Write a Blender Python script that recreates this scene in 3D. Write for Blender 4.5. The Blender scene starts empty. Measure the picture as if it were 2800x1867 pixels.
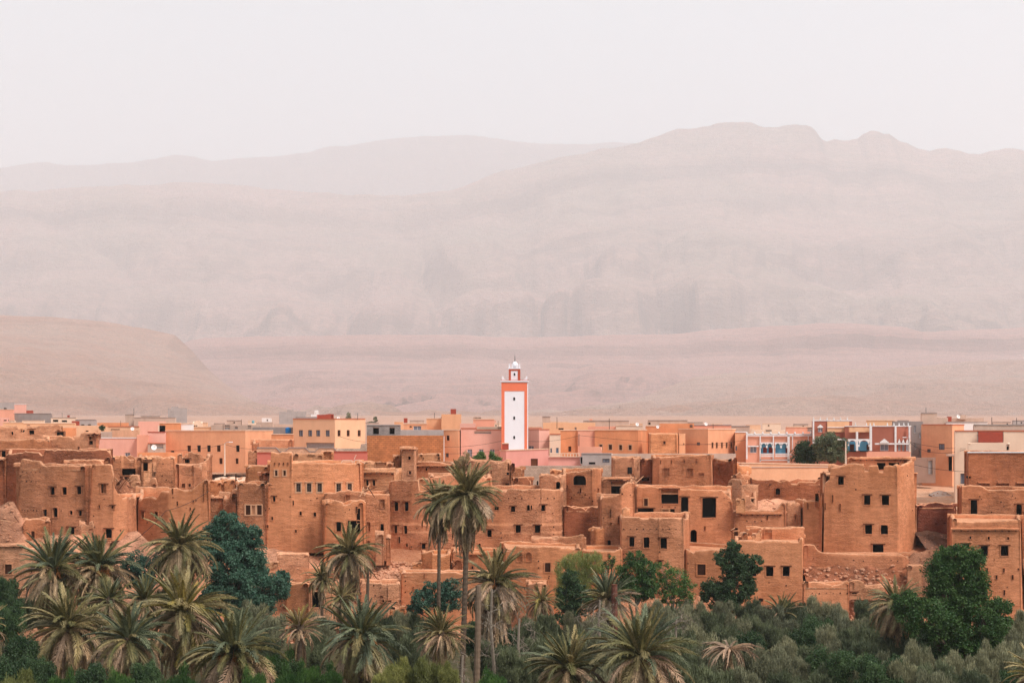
import bpy, math, random
import numpy as np
from mathutils import Vector, Matrix, noise

# ---------------------------------------------------------------- camera, sky, sun, exposure
S = bpy.context.scene
COL = S.collection
F, CX, HY = 3889.0, 1400.0, 1130.0          # focal length and horizon in photograph pixels (2800 wide)
cam_d = bpy.data.cameras.new("camera"); cam = bpy.data.objects.new("camera", cam_d); COL.objects.link(cam)
cam_d.lens = 50.0; cam_d.sensor_width = 36.0; cam_d.shift_y = 0.0702
cam_d.clip_start = 1.0; cam_d.clip_end = 60000.0
cam.location = (0, 0, 0); cam.rotation_euler = (math.radians(90), 0, 0)
S.camera = cam
wd = bpy.data.worlds.new("World"); S.world = wd; wd.use_nodes = True
nt = wd.node_tree; nt.nodes.clear()
SUN_EL, SUN_AZ = math.radians(52), math.radians(128)     # azimuth clockwise from +Y: from the right, behind the camera
sky = nt.nodes.new("ShaderNodeTexSky"); sky.sky_type = 'NISHITA'; sky.sun_disc = False
sky.sun_elevation = SUN_EL; sky.sun_rotation = SUN_AZ
sky.air_density = 1.0; sky.dust_density = 6.0; sky.ozone_density = 1.0
hs = nt.nodes.new("ShaderNodeHueSaturation"); hs.inputs['Saturation'].default_value = 0.06   # dust veil: hardly any blue left
mx = nt.nodes.new("ShaderNodeMix"); mx.data_type = 'RGBA'; mx.inputs[0].default_value = 0.72
mx.inputs[7].default_value = (5.15, 5.95, 6.55, 1)                                           # even cloud layer
bg = nt.nodes.new("ShaderNodeBackground"); bg.inputs[1].default_value = 0.125
wo = nt.nodes.new("ShaderNodeOutputWorld")
nt.links.new(sky.outputs[0], hs.inputs['Color']); nt.links.new(hs.outputs[0], mx.inputs[6])
nt.links.new(mx.outputs[2], bg.inputs[0]); nt.links.new(bg.outputs[0], wo.inputs[0])
sl = bpy.data.lights.new("sun", 'SUN'); sl.energy = 2.7; sl.angle = math.radians(16); sl.color = (1.0, 0.975, 0.95)
sun = bpy.data.objects.new("sun", sl); COL.objects.link(sun)
sd = Vector((math.sin(SUN_AZ) * math.cos(SUN_EL), math.cos(SUN_AZ) * math.cos(SUN_EL), math.sin(SUN_EL)))
sun.rotation_euler = sd.to_track_quat('Z', 'Y').to_euler()
S.view_settings.view_transform = 'Standard'; S.view_settings.look = 'None'
S.view_settings.exposure = 0.29; S.view_settings.gamma = 1.0; S.view_settings.use_curve_mapping = False
S.render.engine = 'CYCLES'
cy = S.cycles
cy.use_denoising = True; cy.denoising_prefilter = 'NONE'; cy.max_bounces = 6; cy.diffuse_bounces = 3; cy.glossy_bounces = 1
cy.transmission_bounces = 2; cy.volume_bounces = 4; cy.transparent_max_bounces = 8
cy.caustics_reflective = False; cy.caustics_refractive = False
HAZE = 0.98e-4

# ---------------------------------------------------------------- small tools
R = random.Random(7)
def zt(py, Y): return (HY - py) / F * Y
def at(px, py, Y): return Vector(((px - CX) / F * Y, Y, zt(py, Y)))
def lin(c):
    c /= 255.0
    return c / 12.92 if c <= 0.04045 else ((c + 0.055) / 1.055) ** 2.4
KW = 1.04
def alb(r, g, b, k=None):
    c = [lin(v) / (k or KW) for v in (r, g, b)]; q = max(c) / .84
    return tuple(v / q if q > 1 else v for v in c)
def interp(pts, x):
    if x <= pts[0][0]: return pts[0][1]
    for (a, va), (b, vb) in zip(pts, pts[1:]):
        if x <= b: return va + (vb - va) * (x - a) / max(1e-9, b - a)
    return pts[-1][1]
TY = [(-300, -27.5), (60, -27.5), (140, -26), (150, -26.3), (160, -25.5), (165, -23.8), (168, -21.2), (171, -19.6), (175, -18.4), (180, -17.6), (200, -15.3), (225, -13.2),
      (260, -12.0), (400, -10.2), (1000, -6.2), (1500, -4.0), (40000, -4.0)]
def terr(x, Y):
    z = interp(TY, Y)
    if Y < 330: z += 0.35 * noise.noise(Vector((x * .11, Y * .11, 0))) + .12 * noise.noise(Vector((x * .5, Y * .5, 3)))
    return z
def tag(o, label=None, cat=None, group=None, kind=None):
    if label: o['label'] = label
    if cat: o['category'] = cat
    if group: o['group'] = group
    if kind: o['kind'] = kind
    elif cat: o['kind'] = 'thing'
    return o
def empty(name, loc, label=None, cat=None, group=None):
    o = bpy.data.objects.new(name, None); COL.objects.link(o); o.location = loc; o.empty_display_size = .3
    return tag(o, label, cat, group)
def link(name, me, parent=None, loc=(0, 0, 0)):
    o = bpy.data.objects.new(name, me); COL.objects.link(o); o.location = loc
    if parent: o.parent = parent
    return o
class MB:
    def __init__(s): s.v = []; s.f = []; s.m = []
    def add(s, vs, fs, mi=0):
        b = len(s.v); s.v += [tuple(v) for v in vs]
        for f in fs: s.f.append([b + i for i in f]); s.m.append(mi)
    def box(s, lo, hi, mi=0, rot=0.0, c=None):
        x0, y0, z0 = lo; x1, y1, z1 = hi
        vs = [(x0, y0, z0), (x1, y0, z0), (x1, y1, z0), (x0, y1, z0), (x0, y0, z1), (x1, y0, z1), (x1, y1, z1), (x0, y1, z1)]
        if rot:
            cx, cy_ = ((x0 + x1) / 2, (y0 + y1) / 2) if c is None else c
            cr, sr = math.cos(rot), math.sin(rot)
            vs = [(cx + (x - cx) * cr - (y - cy_) * sr, cy_ + (x - cx) * sr + (y - cy_) * cr, z) for x, y, z in vs]
        s.add(vs, [(0, 3, 2, 1), (4, 5, 6, 7), (0, 1, 5, 4), (1, 2, 6, 5), (2, 3, 7, 6), (3, 0, 4, 7)], mi)
    def tube(s, pts, rad, n=6, mi=0, cap=True):
        pts = [Vector(p) for p in pts]
        if not hasattr(rad, '__len__'): rad = [rad] * len(pts)
        b = len(s.v); u = None
        for i, p in enumerate(pts):
            d = (pts[min(i + 1, len(pts) - 1)] - pts[max(i - 1, 0)])
            d = d.normalized() if d.length > 1e-9 else Vector((0, 0, 1))
            if u is None:
                u = d.orthogonal().normalized()
            else:
                u = (u - d * u.dot(d)); u = u.normalized() if u.length > 1e-6 else d.orthogonal().normalized()
            w = d.cross(u)
            for k in range(n):
                a = 2 * math.pi * k / n
                s.v.append(tuple(p + (u * math.cos(a) + w * math.sin(a)) * rad[i]))
        for i in range(len(pts) - 1):
            for k in range(n):
                k2 = (k + 1) % n
                s.f.append([b + i * n + k, b + i * n + k2, b + (i + 1) * n + k2, b + (i + 1) * n + k]); s.m.append(mi)
        if cap:
            s.f.append([b + k for k in range(n)][::-1]); s.m.append(mi)
            s.f.append([b + (len(pts) - 1) * n + k for k in range(n)]); s.m.append(mi)
    def lathe(s, prof, c, n=12, mi=0):
        b = len(s.v)
        for r, z in prof:
            for k in range(n):
                a = 2 * math.pi * k / n; s.v.append((c[0] + r * math.cos(a), c[1] + r * math.sin(a), c[2] + z))
        for i in range(len(prof) - 1):
            for k in range(n):
                k2 = (k + 1) % n
                s.f.append([b + i * n + k, b + i * n + k2, b + (i + 1) * n + k2, b + (i + 1) * n + k]); s.m.append(mi)
        s.f.append([b + k for k in range(n)][::-1]); s.m.append(mi)
        s.f.append([b + (len(prof) - 1) * n + k for k in range(n)]); s.m.append(mi)
    def build(s, name, mats, parent=None, off=(0, 0, 0), smooth=False, loc=(0, 0, 0)):
        me = bpy.data.meshes.new(name)
        ox, oy, oz = off
        me.from_pydata([(x - ox, y - oy, z - oz) for x, y, z in s.v], [], s.f)
        for m in (mats if isinstance(mats, (list, tuple)) else [mats]): me.materials.append(m)
        if len(me.materials) > 1: me.polygons.foreach_set('material_index', s.m)
        if smooth: me.polygons.foreach_set('use_smooth', [True] * len(s.f))
        me.update()
        return link(name, me, parent, loc)

# ---------------------------------------------------------------- materials
MC = {}
def nodes_mat(name):
    m = bpy.data.materials.new(name); m.use_nodes = True; t = m.node_tree
    b = t.nodes['Principled BSDF']; b.inputs['Roughness'].default_value = .9
    if 'Specular IOR Level' in b.inputs: b.inputs['Specular IOR Level'].default_value = .15
    return m, t, b
def N(t, typ, **kw):
    n = t.nodes.new(typ)
    for k, v in kw.items():
        if k in n.inputs.keys(): n.inputs[k].default_value = v
        else: setattr(n, k, v)
    return n
def mapped(t, sc):
    g = N(t, 'ShaderNodeNewGeometry'); mp = N(t, 'ShaderNodeMapping'); mp.inputs['Scale'].default_value = sc
    t.links.new(g.outputs['Position'], mp.inputs['Vector']); return mp.outputs[0]
def noi(t, vec, scale, detail=4, rough=.6):
    n = N(t, 'ShaderNodeTexNoise'); n.inputs['Scale'].default_value = scale; n.inputs['Detail'].default_value = detail
    n.inputs['Roughness'].default_value = rough; t.links.new(vec, n.inputs['Vector']); return n.outputs['Fac']
def ramp(t, fac, a, b, ca, cb):
    r = N(t, 'ShaderNodeValToRGB'); r.color_ramp.elements[0].position = a; r.color_ramp.elements[1].position = b
    r.color_ramp.elements[0].color = (*ca, 1); r.color_ramp.elements[1].color = (*cb, 1); t.links.new(fac, r.inputs[0]); return r.outputs[0]
def mul(t, a, b, fac=1.0):
    m = N(t, 'ShaderNodeMix'); m.data_type = 'RGBA'; m.blend_type = 'MULTIPLY'; m.inputs[0].default_value = fac
    t.links.new(a, m.inputs[6]); t.links.new(b, m.inputs[7]); return m.outputs[2]
def mixc(t, a, b, f):
    m = N(t, 'ShaderNodeMix'); m.data_type = 'RGBA'
    t.links.new(f, m.inputs[0]); t.links.new(a, m.inputs[6]); t.links.new(b, m.inputs[7]); return m.outputs[2]
def g3(v): return (v, v, v)
def mud(c, rough=1.0, name='mud'):
    """earth plaster over rammed earth: patches where the plaster is gone, wavy courses, pits and rain streaks"""
    key = ('mud', c, rough)
    if key in MC: return MC[key]
    m, t, b = nodes_mat(name)
    base = alb(*c)
    dark = tuple(v * k for v, k in zip(base, (.74, .66, .60))); light = tuple(min(.8, v * k) for v, k in zip(base, (1.18, 1.28, 1.42)))
    p1 = mapped(t, (1, 1, 1)); pz = mapped(t, (1, 1, 3.2)); pv = mapped(t, (1.6, 1.6, .16))
    big = noi(t, p1, .16, 3, .55); med = noi(t, pz, .8, 5, .65); fine = noi(t, pz, 4.5, 4, .7); st = noi(t, pv, .9, 3, .6)
    c1 = ramp(t, big, .34, .68, tuple(v * .90 for v in base), light)
    c2 = mul(t, c1, ramp(t, med, .30, .66, (.74, .70, .66), (1.12, 1.12, 1.12)), .85)
    c3 = mul(t, c2, ramp(t, fine, .30, .60, g3(.60), g3(1.14)), .75 * min(1, .4 + .6 * rough))
    oi = N(t, 'ShaderNodeObjectInfo'); c3 = mul(t, c3, ramp(t, oi.outputs['Random'], 0, 1, (.87, .89, .92), (1.06, 1.05, 1.04)), 1.0)
    c4 = mul(t, c3, ramp(t, st, .30, .52, (.80, .76, .72), (1, 1, 1)), .6)
    t.links.new(c4, b.inputs['Base Color'])
    lam = ramp(t, noi(t, mapped(t, (1, 1, 4.5)), 1.7, 6, .78), .33, .47, (.56, .50, .46), (1, 1, 1)); ptc = ramp(t, noi(t, p1, .3, 2), .36, .58, g3(0), g3(min(1.0, .85 * rough)))
    one = N(t, 'ShaderNodeRGB'); one.outputs[0].default_value = (1, 1, 1, 1); c4 = mul(t, c4, mixc(t, one.outputs[0], lam, ptc), 1.0)
    v = N(t, 'ShaderNodeTexVoronoi'); v.inputs['Scale'].default_value = 2.6; t.links.new(pz, v.inputs['Vector'])
    pit = ramp(t, v.outputs['Distance'], .03, .22, g3(0), g3(1))
    c4b = mul(t, c4, ramp(t, v.outputs['Distance'], .05, .16, g3(.62), g3(1)), min(1, .3 + .5 * rough)); t.links.new(c4b, b.inputs['Base Color'])
    h = N(t, 'ShaderNodeMath', operation='MULTIPLY_ADD'); t.links.new(med, h.inputs[0]); h.inputs[1].default_value = 1.6; t.links.new(fine, h.inputs[2])
    h2 = N(t, 'ShaderNodeMath', operation='MULTIPLY_ADD'); t.links.new(pit, h2.inputs[0]); h2.inputs[1].default_value = .6; t.links.new(h.outputs[0], h2.inputs[2])
    # roughness of relief comes and goes in patches
    pt = ramp(t, noi(t, p1, .3, 2), .38, .60, g3(.25), g3(1))
    sm = N(t, 'ShaderNodeMath', operation='MULTIPLY'); t.links.new(pt, sm.inputs[0]); sm.inputs[1].default_value = .8 * min(1.2, .3 + .7 * rough)
    bp = N(t, 'ShaderNodeBump'); bp.inputs['Distance'].default_value = .45; t.links.new(sm.outputs[0], bp.inputs['Strength'])
    t.links.new(h2.outputs[0], bp.inputs['Height']); t.links.new(bp.outputs[0], b.inputs['Normal'])
    b.inputs['Roughness'].default_value = .97
    MC[key] = m; return m
def plaster(c, amt=1.0, name='plaster'):
    key = ('pl', c, amt)
    if key in MC: return MC[key]
    m, t, b = nodes_mat(name)
    base = alb(*c, k=.96); p1 = mapped(t, (1, 1, 1)); pv = mapped(t, (1.2, 1.2, .12))
    big = noi(t, p1, .35, 4, .6); st = noi(t, pv, .8, 4, .6); fine = noi(t, p1, 5, 4, .7)
    c1 = ramp(t, big, .3, .7, tuple(v * (1 - .16 * amt) for v in base), tuple(min(.85, v * (1 + .08 * amt)) for v in base))
    c2 = mul(t, c1, ramp(t, st, .28, .55, (.82, .78, .74), (1, 1, 1)), .55 * amt)
    c3 = mul(t, c2, ramp(t, fine, .3, .6, g3(.86), g3(1.05)), .5 * amt)
    t.links.new(c3, b.inputs['Base Color'])
    bp = N(t, 'ShaderNodeBump'); bp.inputs['Distance'].default_value = .1; bp.inputs['Strength'].default_value = .25 * amt
    t.links.new(fine, bp.inputs['Height']); t.links.new(bp.outputs[0], b.inputs['Normal'])
    MC[key] = m; return m
def blocks(c, mortar, w=.45, h=.22, name='blockwork', bump=.5):
    """courses of blocks, far away: joints drawn in relief and colour"""
    key = ('bl', c, mortar, w, h)
    if key in MC: return MC[key]
    m, t, b = nodes_mat(name)
    base = alb(*c); mo = alb(*mortar)
    g = N(t, 'ShaderNodeNewGeometry'); sx = N(t, 'ShaderNodeSeparateXYZ'); t.links.new(g.outputs['Position'], sx.inputs[0])
    ad = N(t, 'ShaderNodeMath', operation='ADD'); t.links.new(sx.outputs[0], ad.inputs[0]); t.links.new(sx.outputs[1], ad.inputs[1])
    cb = N(t, 'ShaderNodeCombineXYZ'); t.links.new(ad.outputs[0], cb.inputs[0]); t.links.new(sx.outputs[2], cb.inputs[1])
    br = N(t, 'ShaderNodeTexBrick'); t.links.new(cb.outputs[0], br.inputs['Vector'])
    br.inputs['Color1'].default_value = (*base, 1); br.inputs['Color2'].default_value = (*(v * .78 for v in base), 1)
    br.inputs['Mortar'].default_value = (*mo, 1); br.inputs['Scale'].default_value = 1
    br.inputs['Brick Width'].default_value = w; br.inputs['Row Height'].default_value = h; br.inputs['Mortar Size'].default_value = .03
    c2 = mul(t, br.outputs['Color'], ramp(t, noi(t, mapped(t, (1, 1, 1)), .9, 5), .3, .68, g3(.72), g3(1.12)), .8)
    t.links.new(c2, b.inputs['Base Color'])
    bp = N(t, 'ShaderNodeBump'); bp.inputs['Distance'].default_value = .06; bp.inputs['Strength'].default_value = bump; bp.invert = True
    t.links.new(br.outputs['Fac'], bp.inputs['Height']); t.links.new(bp.outputs[0], b.inputs['Normal'])
    MC[key] = m; return m
def flat(c, rough=.8, name='paint', metal=0.0, raw=False):
    key = ('fl', c, rough, metal, raw)
    if key in MC: return MC[key]
    m, t, b = nodes_mat(name)
    base = c if raw else alb(*c)
    col = ramp(t, noi(t, mapped(t, (1, 1, 1)), 3.0, 4), .3, .7, tuple(v * .86 for v in base), tuple(min(.87, v * 1.06) for v in base))
    t.links.new(col, b.inputs['Base Color']); b.inputs['Roughness'].default_value = rough; b.inputs['Metallic'].default_value = metal
    MC[key] = m; return m
def earth(c1, c2, c3, scale=1.0, name='earth', bump=.6, dist=.4):
    m, t, b = nodes_mat(name)
    p = mapped(t, (1, 1, 1)); n1 = noi(t, p, .12 * scale, 5, .6); n2 = noi(t, p, 1.1 * scale, 6, .7); n3 = noi(t, p, 6 * scale, 3, .7)
    a = ramp(t, n1, .35, .65, alb(*c1), alb(*c2)); bb = ramp(t, n2, .45, .7, (0, 0, 0), (1, 1, 1))
    r3 = N(t, 'ShaderNodeRGB'); r3.outputs[0].default_value = (*alb(*c3), 1)
    cc = mixc(t, a, r3.outputs[0], bb)
    cc = mul(t, cc, ramp(t, n3, .3, .65, g3(.7), g3(1.15)), .6)
    t.links.new(cc, b.inputs['Base Color'])
    bp = N(t, 'ShaderNodeBump'); bp.inputs['Distance'].default_value = dist; bp.inputs['Strength'].default_value = bump
    t.links.new(n2, bp.inputs['Height']); t.links.new(bp.outputs[0], b.inputs['Normal'])
    return m
def leafmat(c1, c2, name='leaves', tr=.25):
    """albedo given raw; light and dark leaves by position"""
    m, t, b = nodes_mat(name)
    p = mapped(t, (1, 1, 1)); n1 = noi(t, p, .9, 2); n2 = noi(t, p, 9, 2)
    a = ramp(t, n1, .35, .65, c1, c2); a = mul(t, a, ramp(t, n2, .35, .65, g3(.62), g3(1.3)), .9)
    oi = N(t, 'ShaderNodeObjectInfo'); a = mul(t, a, ramp(t, oi.outputs['Random'], 0, 1, (.70, .74, .72), (1.28, 1.24, 1.15)), 1.0)
    t.links.new(a, b.inputs['Base Color']); b.inputs['Roughness'].default_value = .55
    b.inputs['Specular IOR Level'].default_value = .3
    tl = N(t, 'ShaderNodeBsdfTranslucent'); t.links.new(a, tl.inputs['Color'])
    ms = N(t, 'ShaderNodeMixShader'); ms.inputs[0].default_value = tr
    t.links.new(b.outputs[0], ms.inputs[1]); t.links.new(tl.outputs[0], ms.inputs[2])
    t.links.new(ms.outputs[0], t.nodes['Material Output'].inputs['Surface'])
    return m
DARK = flat((.022, .016, .014), .9, 'dark_room', raw=True)  # near-black colour paints in the shade of the rooms behind openings
WOOD = flat((112, 66, 44), .85, 'old_wood'); WOODD = flat((70, 42, 32), .85, 'dark_wood')
WHITE = flat((235, 228, 224), .7, 'white_paint'); REDB = flat((168, 74, 56), .8, 'red_paint')
GLASS = flat((128, 130, 142), .3, 'window_glass'); IRON = flat((60, 46, 42), .6, 'dark_iron')
GREY = flat((160, 150, 146), .85, 'cement'); BLUE = flat((88, 148, 178), .6, 'blue_paint'); GRIL = flat((128, 108, 98), .6, 'window_grille'); SILV = flat((175, 168, 170), .6, 'painted_metal')
# ---------------------------------------------------------------- the builder of every house and wall
def bld(name, label, pts, top, wins=(), mat=None, D=5.0, bot=None, cat='house', roof=None, a=.07, thk=.45, bat=.02,
        jag=.10, back=None, cell=.38, roofmat=None, coping=None, ledge=(), rim=None, holes=(), group=None, flatroof=False, side=0.0):
    """pts: plan of the front as (photo px, metres away); top: roof line as (px, py); wins: (px, py, w, h[, type])"""
    rough = a > 0.015
    P = [Vector(((px - CX) / F * Y, Y)) for px, Y in pts]
    Ym = min(p.y for p in P)
    xm = sum(p.x for p in P) / len(P)
    z0 = (zt(bot, Ym) if bot is not None else interp(TY, Ym) - 1.2)
    org = Vector((xm, Ym, z0))
    root = empty(name, org, label, cat, group)
    L = [0.0]
    for p, q in zip(P, P[1:]): L.append(L[-1] + (q - p).length)
    def s_of(px):
        u = (px - CX) / F
        for i, (p, q) in enumerate(zip(P, P[1:])):
            d = q - p; den = d.x - u * d.y
            if abs(den) < 1e-6: continue
            k = (u * p.y - p.x) / den
            if k <= 1.0 or i == len(P) - 2: return L[i] + max(0.0 if i == 0 else -.01, k) * d.length
        return L[-1]
    def pt_s(s):
        for i in range(len(P) - 1):
            if s <= L[i + 1] or i == len(P) - 2:
                k = (s - L[i]) / max(1e-6, (L[i + 1] - L[i])); return P[i] + (P[i + 1] - P[i]) * k
    def nrm(i):
        d = (P[i + 1] - P[i]).normalized(); return Vector((d.y, -d.x))
    def seg_of(s):
        for i in range(len(P) - 1):
            if s <= L[i + 1] + 1e-6: return i
        return len(P) - 2
    def topz(s):
        p = pt_s(s); px = CX + F * p.x / p.y
        return zt(interp(top, px), p.y)
    # openings
    H = []
    for w in wins:
        px, py, ww, hh = w[:4]; ty = w[4] if len(w) > 4 else 'o'
        s = s_of(px); p = pt_s(s); i = seg_of(s); n = nrm(i); d = (P[i + 1] - P[i]).normalized()
        view = Vector((p.x, p.y)).normalized(); cosv = max(.35, abs(view.dot(n)))
        wm = ww / F * p.y / cosv; zc = zt(py, p.y); hm = hh / F * p.y
        if ty in 'oafg' and rough: wm *= 1.08; hm *= 1.06
        H.append([s - wm / 2, s + wm / 2, zc - hm / 2, zc + hm / 2, ty, i, s, zc])
    tops = [topz(L[-1] * k / 60) for k in range(61)]
    zmax = max(tops) + .3
    def lines(base, extra, tol):
        ex = sorted(extra); out = list(ex)
        for b in base:
            if all(abs(b - e) > tol for e in ex): out.append(b)
        return sorted(out)
    exs = [v for h in H for v in h[:2]] + list(L[1:-1])
    for (px, _) in top:
        if min(q[0] for q in pts) < px < max(q[0] for q in pts):
            v = s_of(px)
            if all(abs(v - e) > .02 for e in exs): exs.append(v)
    n_ = max(2, int(L[-1] / cell)); cols = lines([L[-1] * k / n_ for k in range(n_ + 1)], [e for e in exs if 0 < e < L[-1]], .06)
    if cols[0] > 1e-6: cols.insert(0, 0.0)
    if cols[-1] < L[-1] - 1e-6: cols.append(L[-1])
    nz = max(2, int((zmax - z0) / cell)); rows = lines([z0 + (zmax - z0) * k / nz for k in range(nz + 1)], [v for h in H for v in h[2:4]], .06)
    if rows[0] > z0: rows.insert(0, z0)
    mb = MB(); sd_ = R.random() * 50
    def jit(x, z, k=0):
        return noise.noise(Vector((x * 1.1, z * 1.3, sd_ + k))) * .6 + .4 * noise.noise(Vector((x * 3.1, z * 3.3, sd_ + k + 9)))
    def vnorm(s):
        for i in range(1, len(L) - 1):
            if abs(s - L[i]) < 1e-4:
                v = (nrm(i - 1) + nrm(i)); return v.normalized()
        return nrm(seg_of(s))
    ctop = []
    def wallcols(cs, pos, nor, tz, rws, hl, inner_to, closed=None):
        """one run of wall: outer skin, rounded top and inner face down to the roof"""
        idx = []; lip = []
        for c in cs:
            p, n = pos(c), nor(c)
            tp = tz(c)
            if rough:      # crumbled in steps, with bites out of it
                tp += jag * (.5 * noise.noise(Vector((c * .5, sd_, 1))) + .5 * noise.noise(Vector((c * 3.7, sd_, 5))) + .75 * round(1.9 * noise.noise(Vector((c * .95, sd_, 7)))))
                tp -= jag * 2.2 * round(max(0, 3.2 * (noise.noise(Vector((c * .5, sd_, 11))) - .22)) + .25 * noise.noise(Vector((c * 4, sd_, 2))))
            col = []; last = None
            for z in rws:
                zz = min(z, tp)
                if zz == tp and last is not None: col.append(last); continue
                dd = bat * (zz - z0) + (a * (.5 - .5 * jit(c, zz)) if rough else 0)
                mb.v.append((p.x - n.x * dd, p.y - n.y * dd, zz)); k = len(mb.v) - 1
                col.append(k)
                if zz == tp: last = k
            idx.append(col)
            to = mb.v[col[-1]] if last is not None else mb.v[col[-1]]
            tw = thk * (1 + (.25 * noise.noise(Vector((c * .7, 2, sd_))) if rough else 0))
            m1 = (to[0] - n.x * tw * .35, to[1] - n.y * tw * .35, tp + (.11 if rough else .0))
            m2 = (to[0] - n.x * tw, to[1] - n.y * tw, tp + (.03 if rough else .0))
            m3 = (to[0] - n.x * tw * 1.05, to[1] - n.y * tw * 1.05, min(inner_to, tp - .05))
            b = len(mb.v); mb.v += [m1, m2, m3]; lip.append((col[-1], b, b + 1, b + 2)); ctop.append((m2, tp))
        for i in range(len(cs) - 1):
            cm = (cs[i] + cs[i + 1]) / 2
            for j in range(len(rws) - 1):
                zm = (rws[j] + rws[j + 1]) / 2
                if any(h[0] < cm < h[1] and h[2] < zm < h[3] for h in hl): continue
                q = []
                for k in (idx[i][j], idx[i + 1][j], idx[i + 1][j + 1], idx[i][j + 1]):
                    if k not in q: q.append(k)
                if len(q) > 2: mb.f.append(q); mb.m.append(0)
            for k in range(3):
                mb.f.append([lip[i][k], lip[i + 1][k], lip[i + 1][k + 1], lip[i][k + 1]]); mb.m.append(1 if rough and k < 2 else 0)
    ff = [t for t in tops]
    rz = zt(roof, Ym) if roof is not None else sorted(ff)[len(ff) // 4] - (.32 if rough else .25)
    wallcols(cols, pt_s, vnorm, topz, rows, H, rz)
    # sides and back
    A0, A1 = P[0], P[-1]; av0 = A0.normalized() if True else 0
    B0 = A0 + Vector((A0.x / A0.y * D * .9 + side, D)); B1 = A1 + Vector((A1.x / A1.y * D * .9 + side, D))
    zb = zt(back, Ym + D) if back is not None else sorted(ff)[len(ff) // 2]
    zL, zR = ff[0], ff[-1]
    crs = [z0 + (zmax - z0) * k / max(2, int((zmax - z0) / .9)) for k in range(max(2, int((zmax - z0) / .9)) + 1)]
    for (q0, q1, za, zb_) in ((A1, B1, zR, zb), (B1, B0, zb, zb), (B0, A0, zb, zL)):
        d = q1 - q0; ln = d.length; dn = d.normalized(); nn = Vector((dn.y, -dn.x)); k_ = max(1, int(ln / .6))
        wallcols([ln * k / k_ for k in range(k_ + 1)], lambda c, q0=q0, dn=dn: q0 + dn * c, lambda c, nn=nn: nn,
                 lambda c, za=za, zb_=zb_, ln=ln: za + (zb_ - za) * c / ln, crs, (), rz)
    mat = mat or MUD1
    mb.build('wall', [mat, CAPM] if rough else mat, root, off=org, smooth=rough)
    # roof
    rp = []
    loop = list(P) + [B1, B0]
    cen = sum(loop, Vector((0, 0))) / len(loop)
    rb = MB()
    ins = [p + (cen - p).normalized() * (thk * .6 + bat * (rz - z0)) for p in loop]
    nn_ = len(ins)
    vs = [(p.x, p.y, rz) for p in ins] + [(p.x, p.y, rz - .18) for p in ins]
    rb.add(vs, [list(range(nn_)), list(range(nn_, 2 * nn_))[::-1]] + [[i, (i + 1) % nn_, nn_ + (i + 1) % nn_, nn_ + i] for i in range(nn_)])
    rb.build('roof', roofmat or (DIRT if rough else ROOFM), root, off=org)
    # coping along the front
    if coping:
        cb = MB(); ch = .16
        for i in range(len(cols) - 1):
            s0, s1 = cols[i], cols[i + 1]
            n = vnorm(s0); n1 = vnorm(s1); p, q = pt_s(s0), pt_s(s1); z_a, z_b = topz(s0), topz(s1)
            o = .10 - bat * (z_a - z0); t = thk + .06 + bat * (z_a - z0)
            vs = []
            for (pp, nv, z) in ((p, n, z_a), (q, n1, z_b)):
                for (of, dz) in ((o, 0.01), (o, ch), (-t, ch), (-t, 0.01)): vs.append((pp.x + nv.x * of, pp.y + nv.y * of, z + dz))
            cb.add(vs, [(0, 4, 5, 1), (1, 5, 6, 2), (2, 6, 7, 3), (3, 7, 4, 0), (0, 1, 2, 3), (7, 6, 5, 4)])
        cb.build('coping', coping, root, off=org)
    for (pa, pb, py) in ledge:       # a crumbling earth ledge on beam ends, sticking out of the wall
        s0, s1 = s_of(pa), s_of(pb); lb = MB(); bb_ = MB(); k_ = max(2, int((s1 - s0) / .35)); pr = []
        for k in range(k_ + 1):
            s = s0 + (s1 - s0) * k / k_; n = nrm(seg_of(s)); p = pt_s(s); z = zt(py, p.y) + .05 * jit(s, 1, 3); bt = bat * (z - z0)
            o = .22 + .08 * jit(s, 4, 5)
            pr.append([(p.x + n.x * (e - bt), p.y + n.y * (e - bt), z + dz) for e, dz in ((-.1, -.10), (o, -.07), (o * .9, .10), (-.1, .20))])
        b0 = len(lb.v)
        for c in pr: lb.v += c
        for k in range(k_):
            for j in range(4):
                j2 = (j + 1) % 4; lb.f.append([b0 + k * 4 + j, b0 + (k + 1) * 4 + j, b0 + (k + 1) * 4 + j2, b0 + k * 4 + j2]); lb.m.append(0)
        lb.f += [[b0, b0 + 1, b0 + 2, b0 + 3], [b0 + k_ * 4 + j for j in (3, 2, 1, 0)]]; lb.m += [0, 0]
        lb.build('ledge', mat, root, off=org)
        nb = max(3, int((s1 - s0) / .7))
        for k in range(nb):
            s = s0 + (s1 - s0) * (k + .5) / nb; i = seg_of(s); n = nrm(i); p = pt_s(s); z = zt(py, p.y) - .16; bt = bat * (z - z0)
            e = R.uniform(.2, .42)
            bb_.tube([(p.x - n.x * (bt + .1), p.y - n.y * (bt + .1), z), (p.x + n.x * (e - bt), p.y + n.y * (e - bt), z - .02)], .06, 5)
        o = bb_.build('beam_ends', WOODD, root, off=org); o['kind'] = 'stuff'
    # windows, doors, niches: each its own part
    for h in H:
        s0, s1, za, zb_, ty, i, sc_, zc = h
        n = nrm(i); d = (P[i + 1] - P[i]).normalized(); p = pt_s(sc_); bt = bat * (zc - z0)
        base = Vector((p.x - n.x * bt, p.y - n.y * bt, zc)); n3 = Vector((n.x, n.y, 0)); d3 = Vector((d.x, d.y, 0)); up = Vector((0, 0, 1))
        opening(root, org, base, d3, n3, s1 - s0, zb_ - za, ty, mat, rim, rough)
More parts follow.
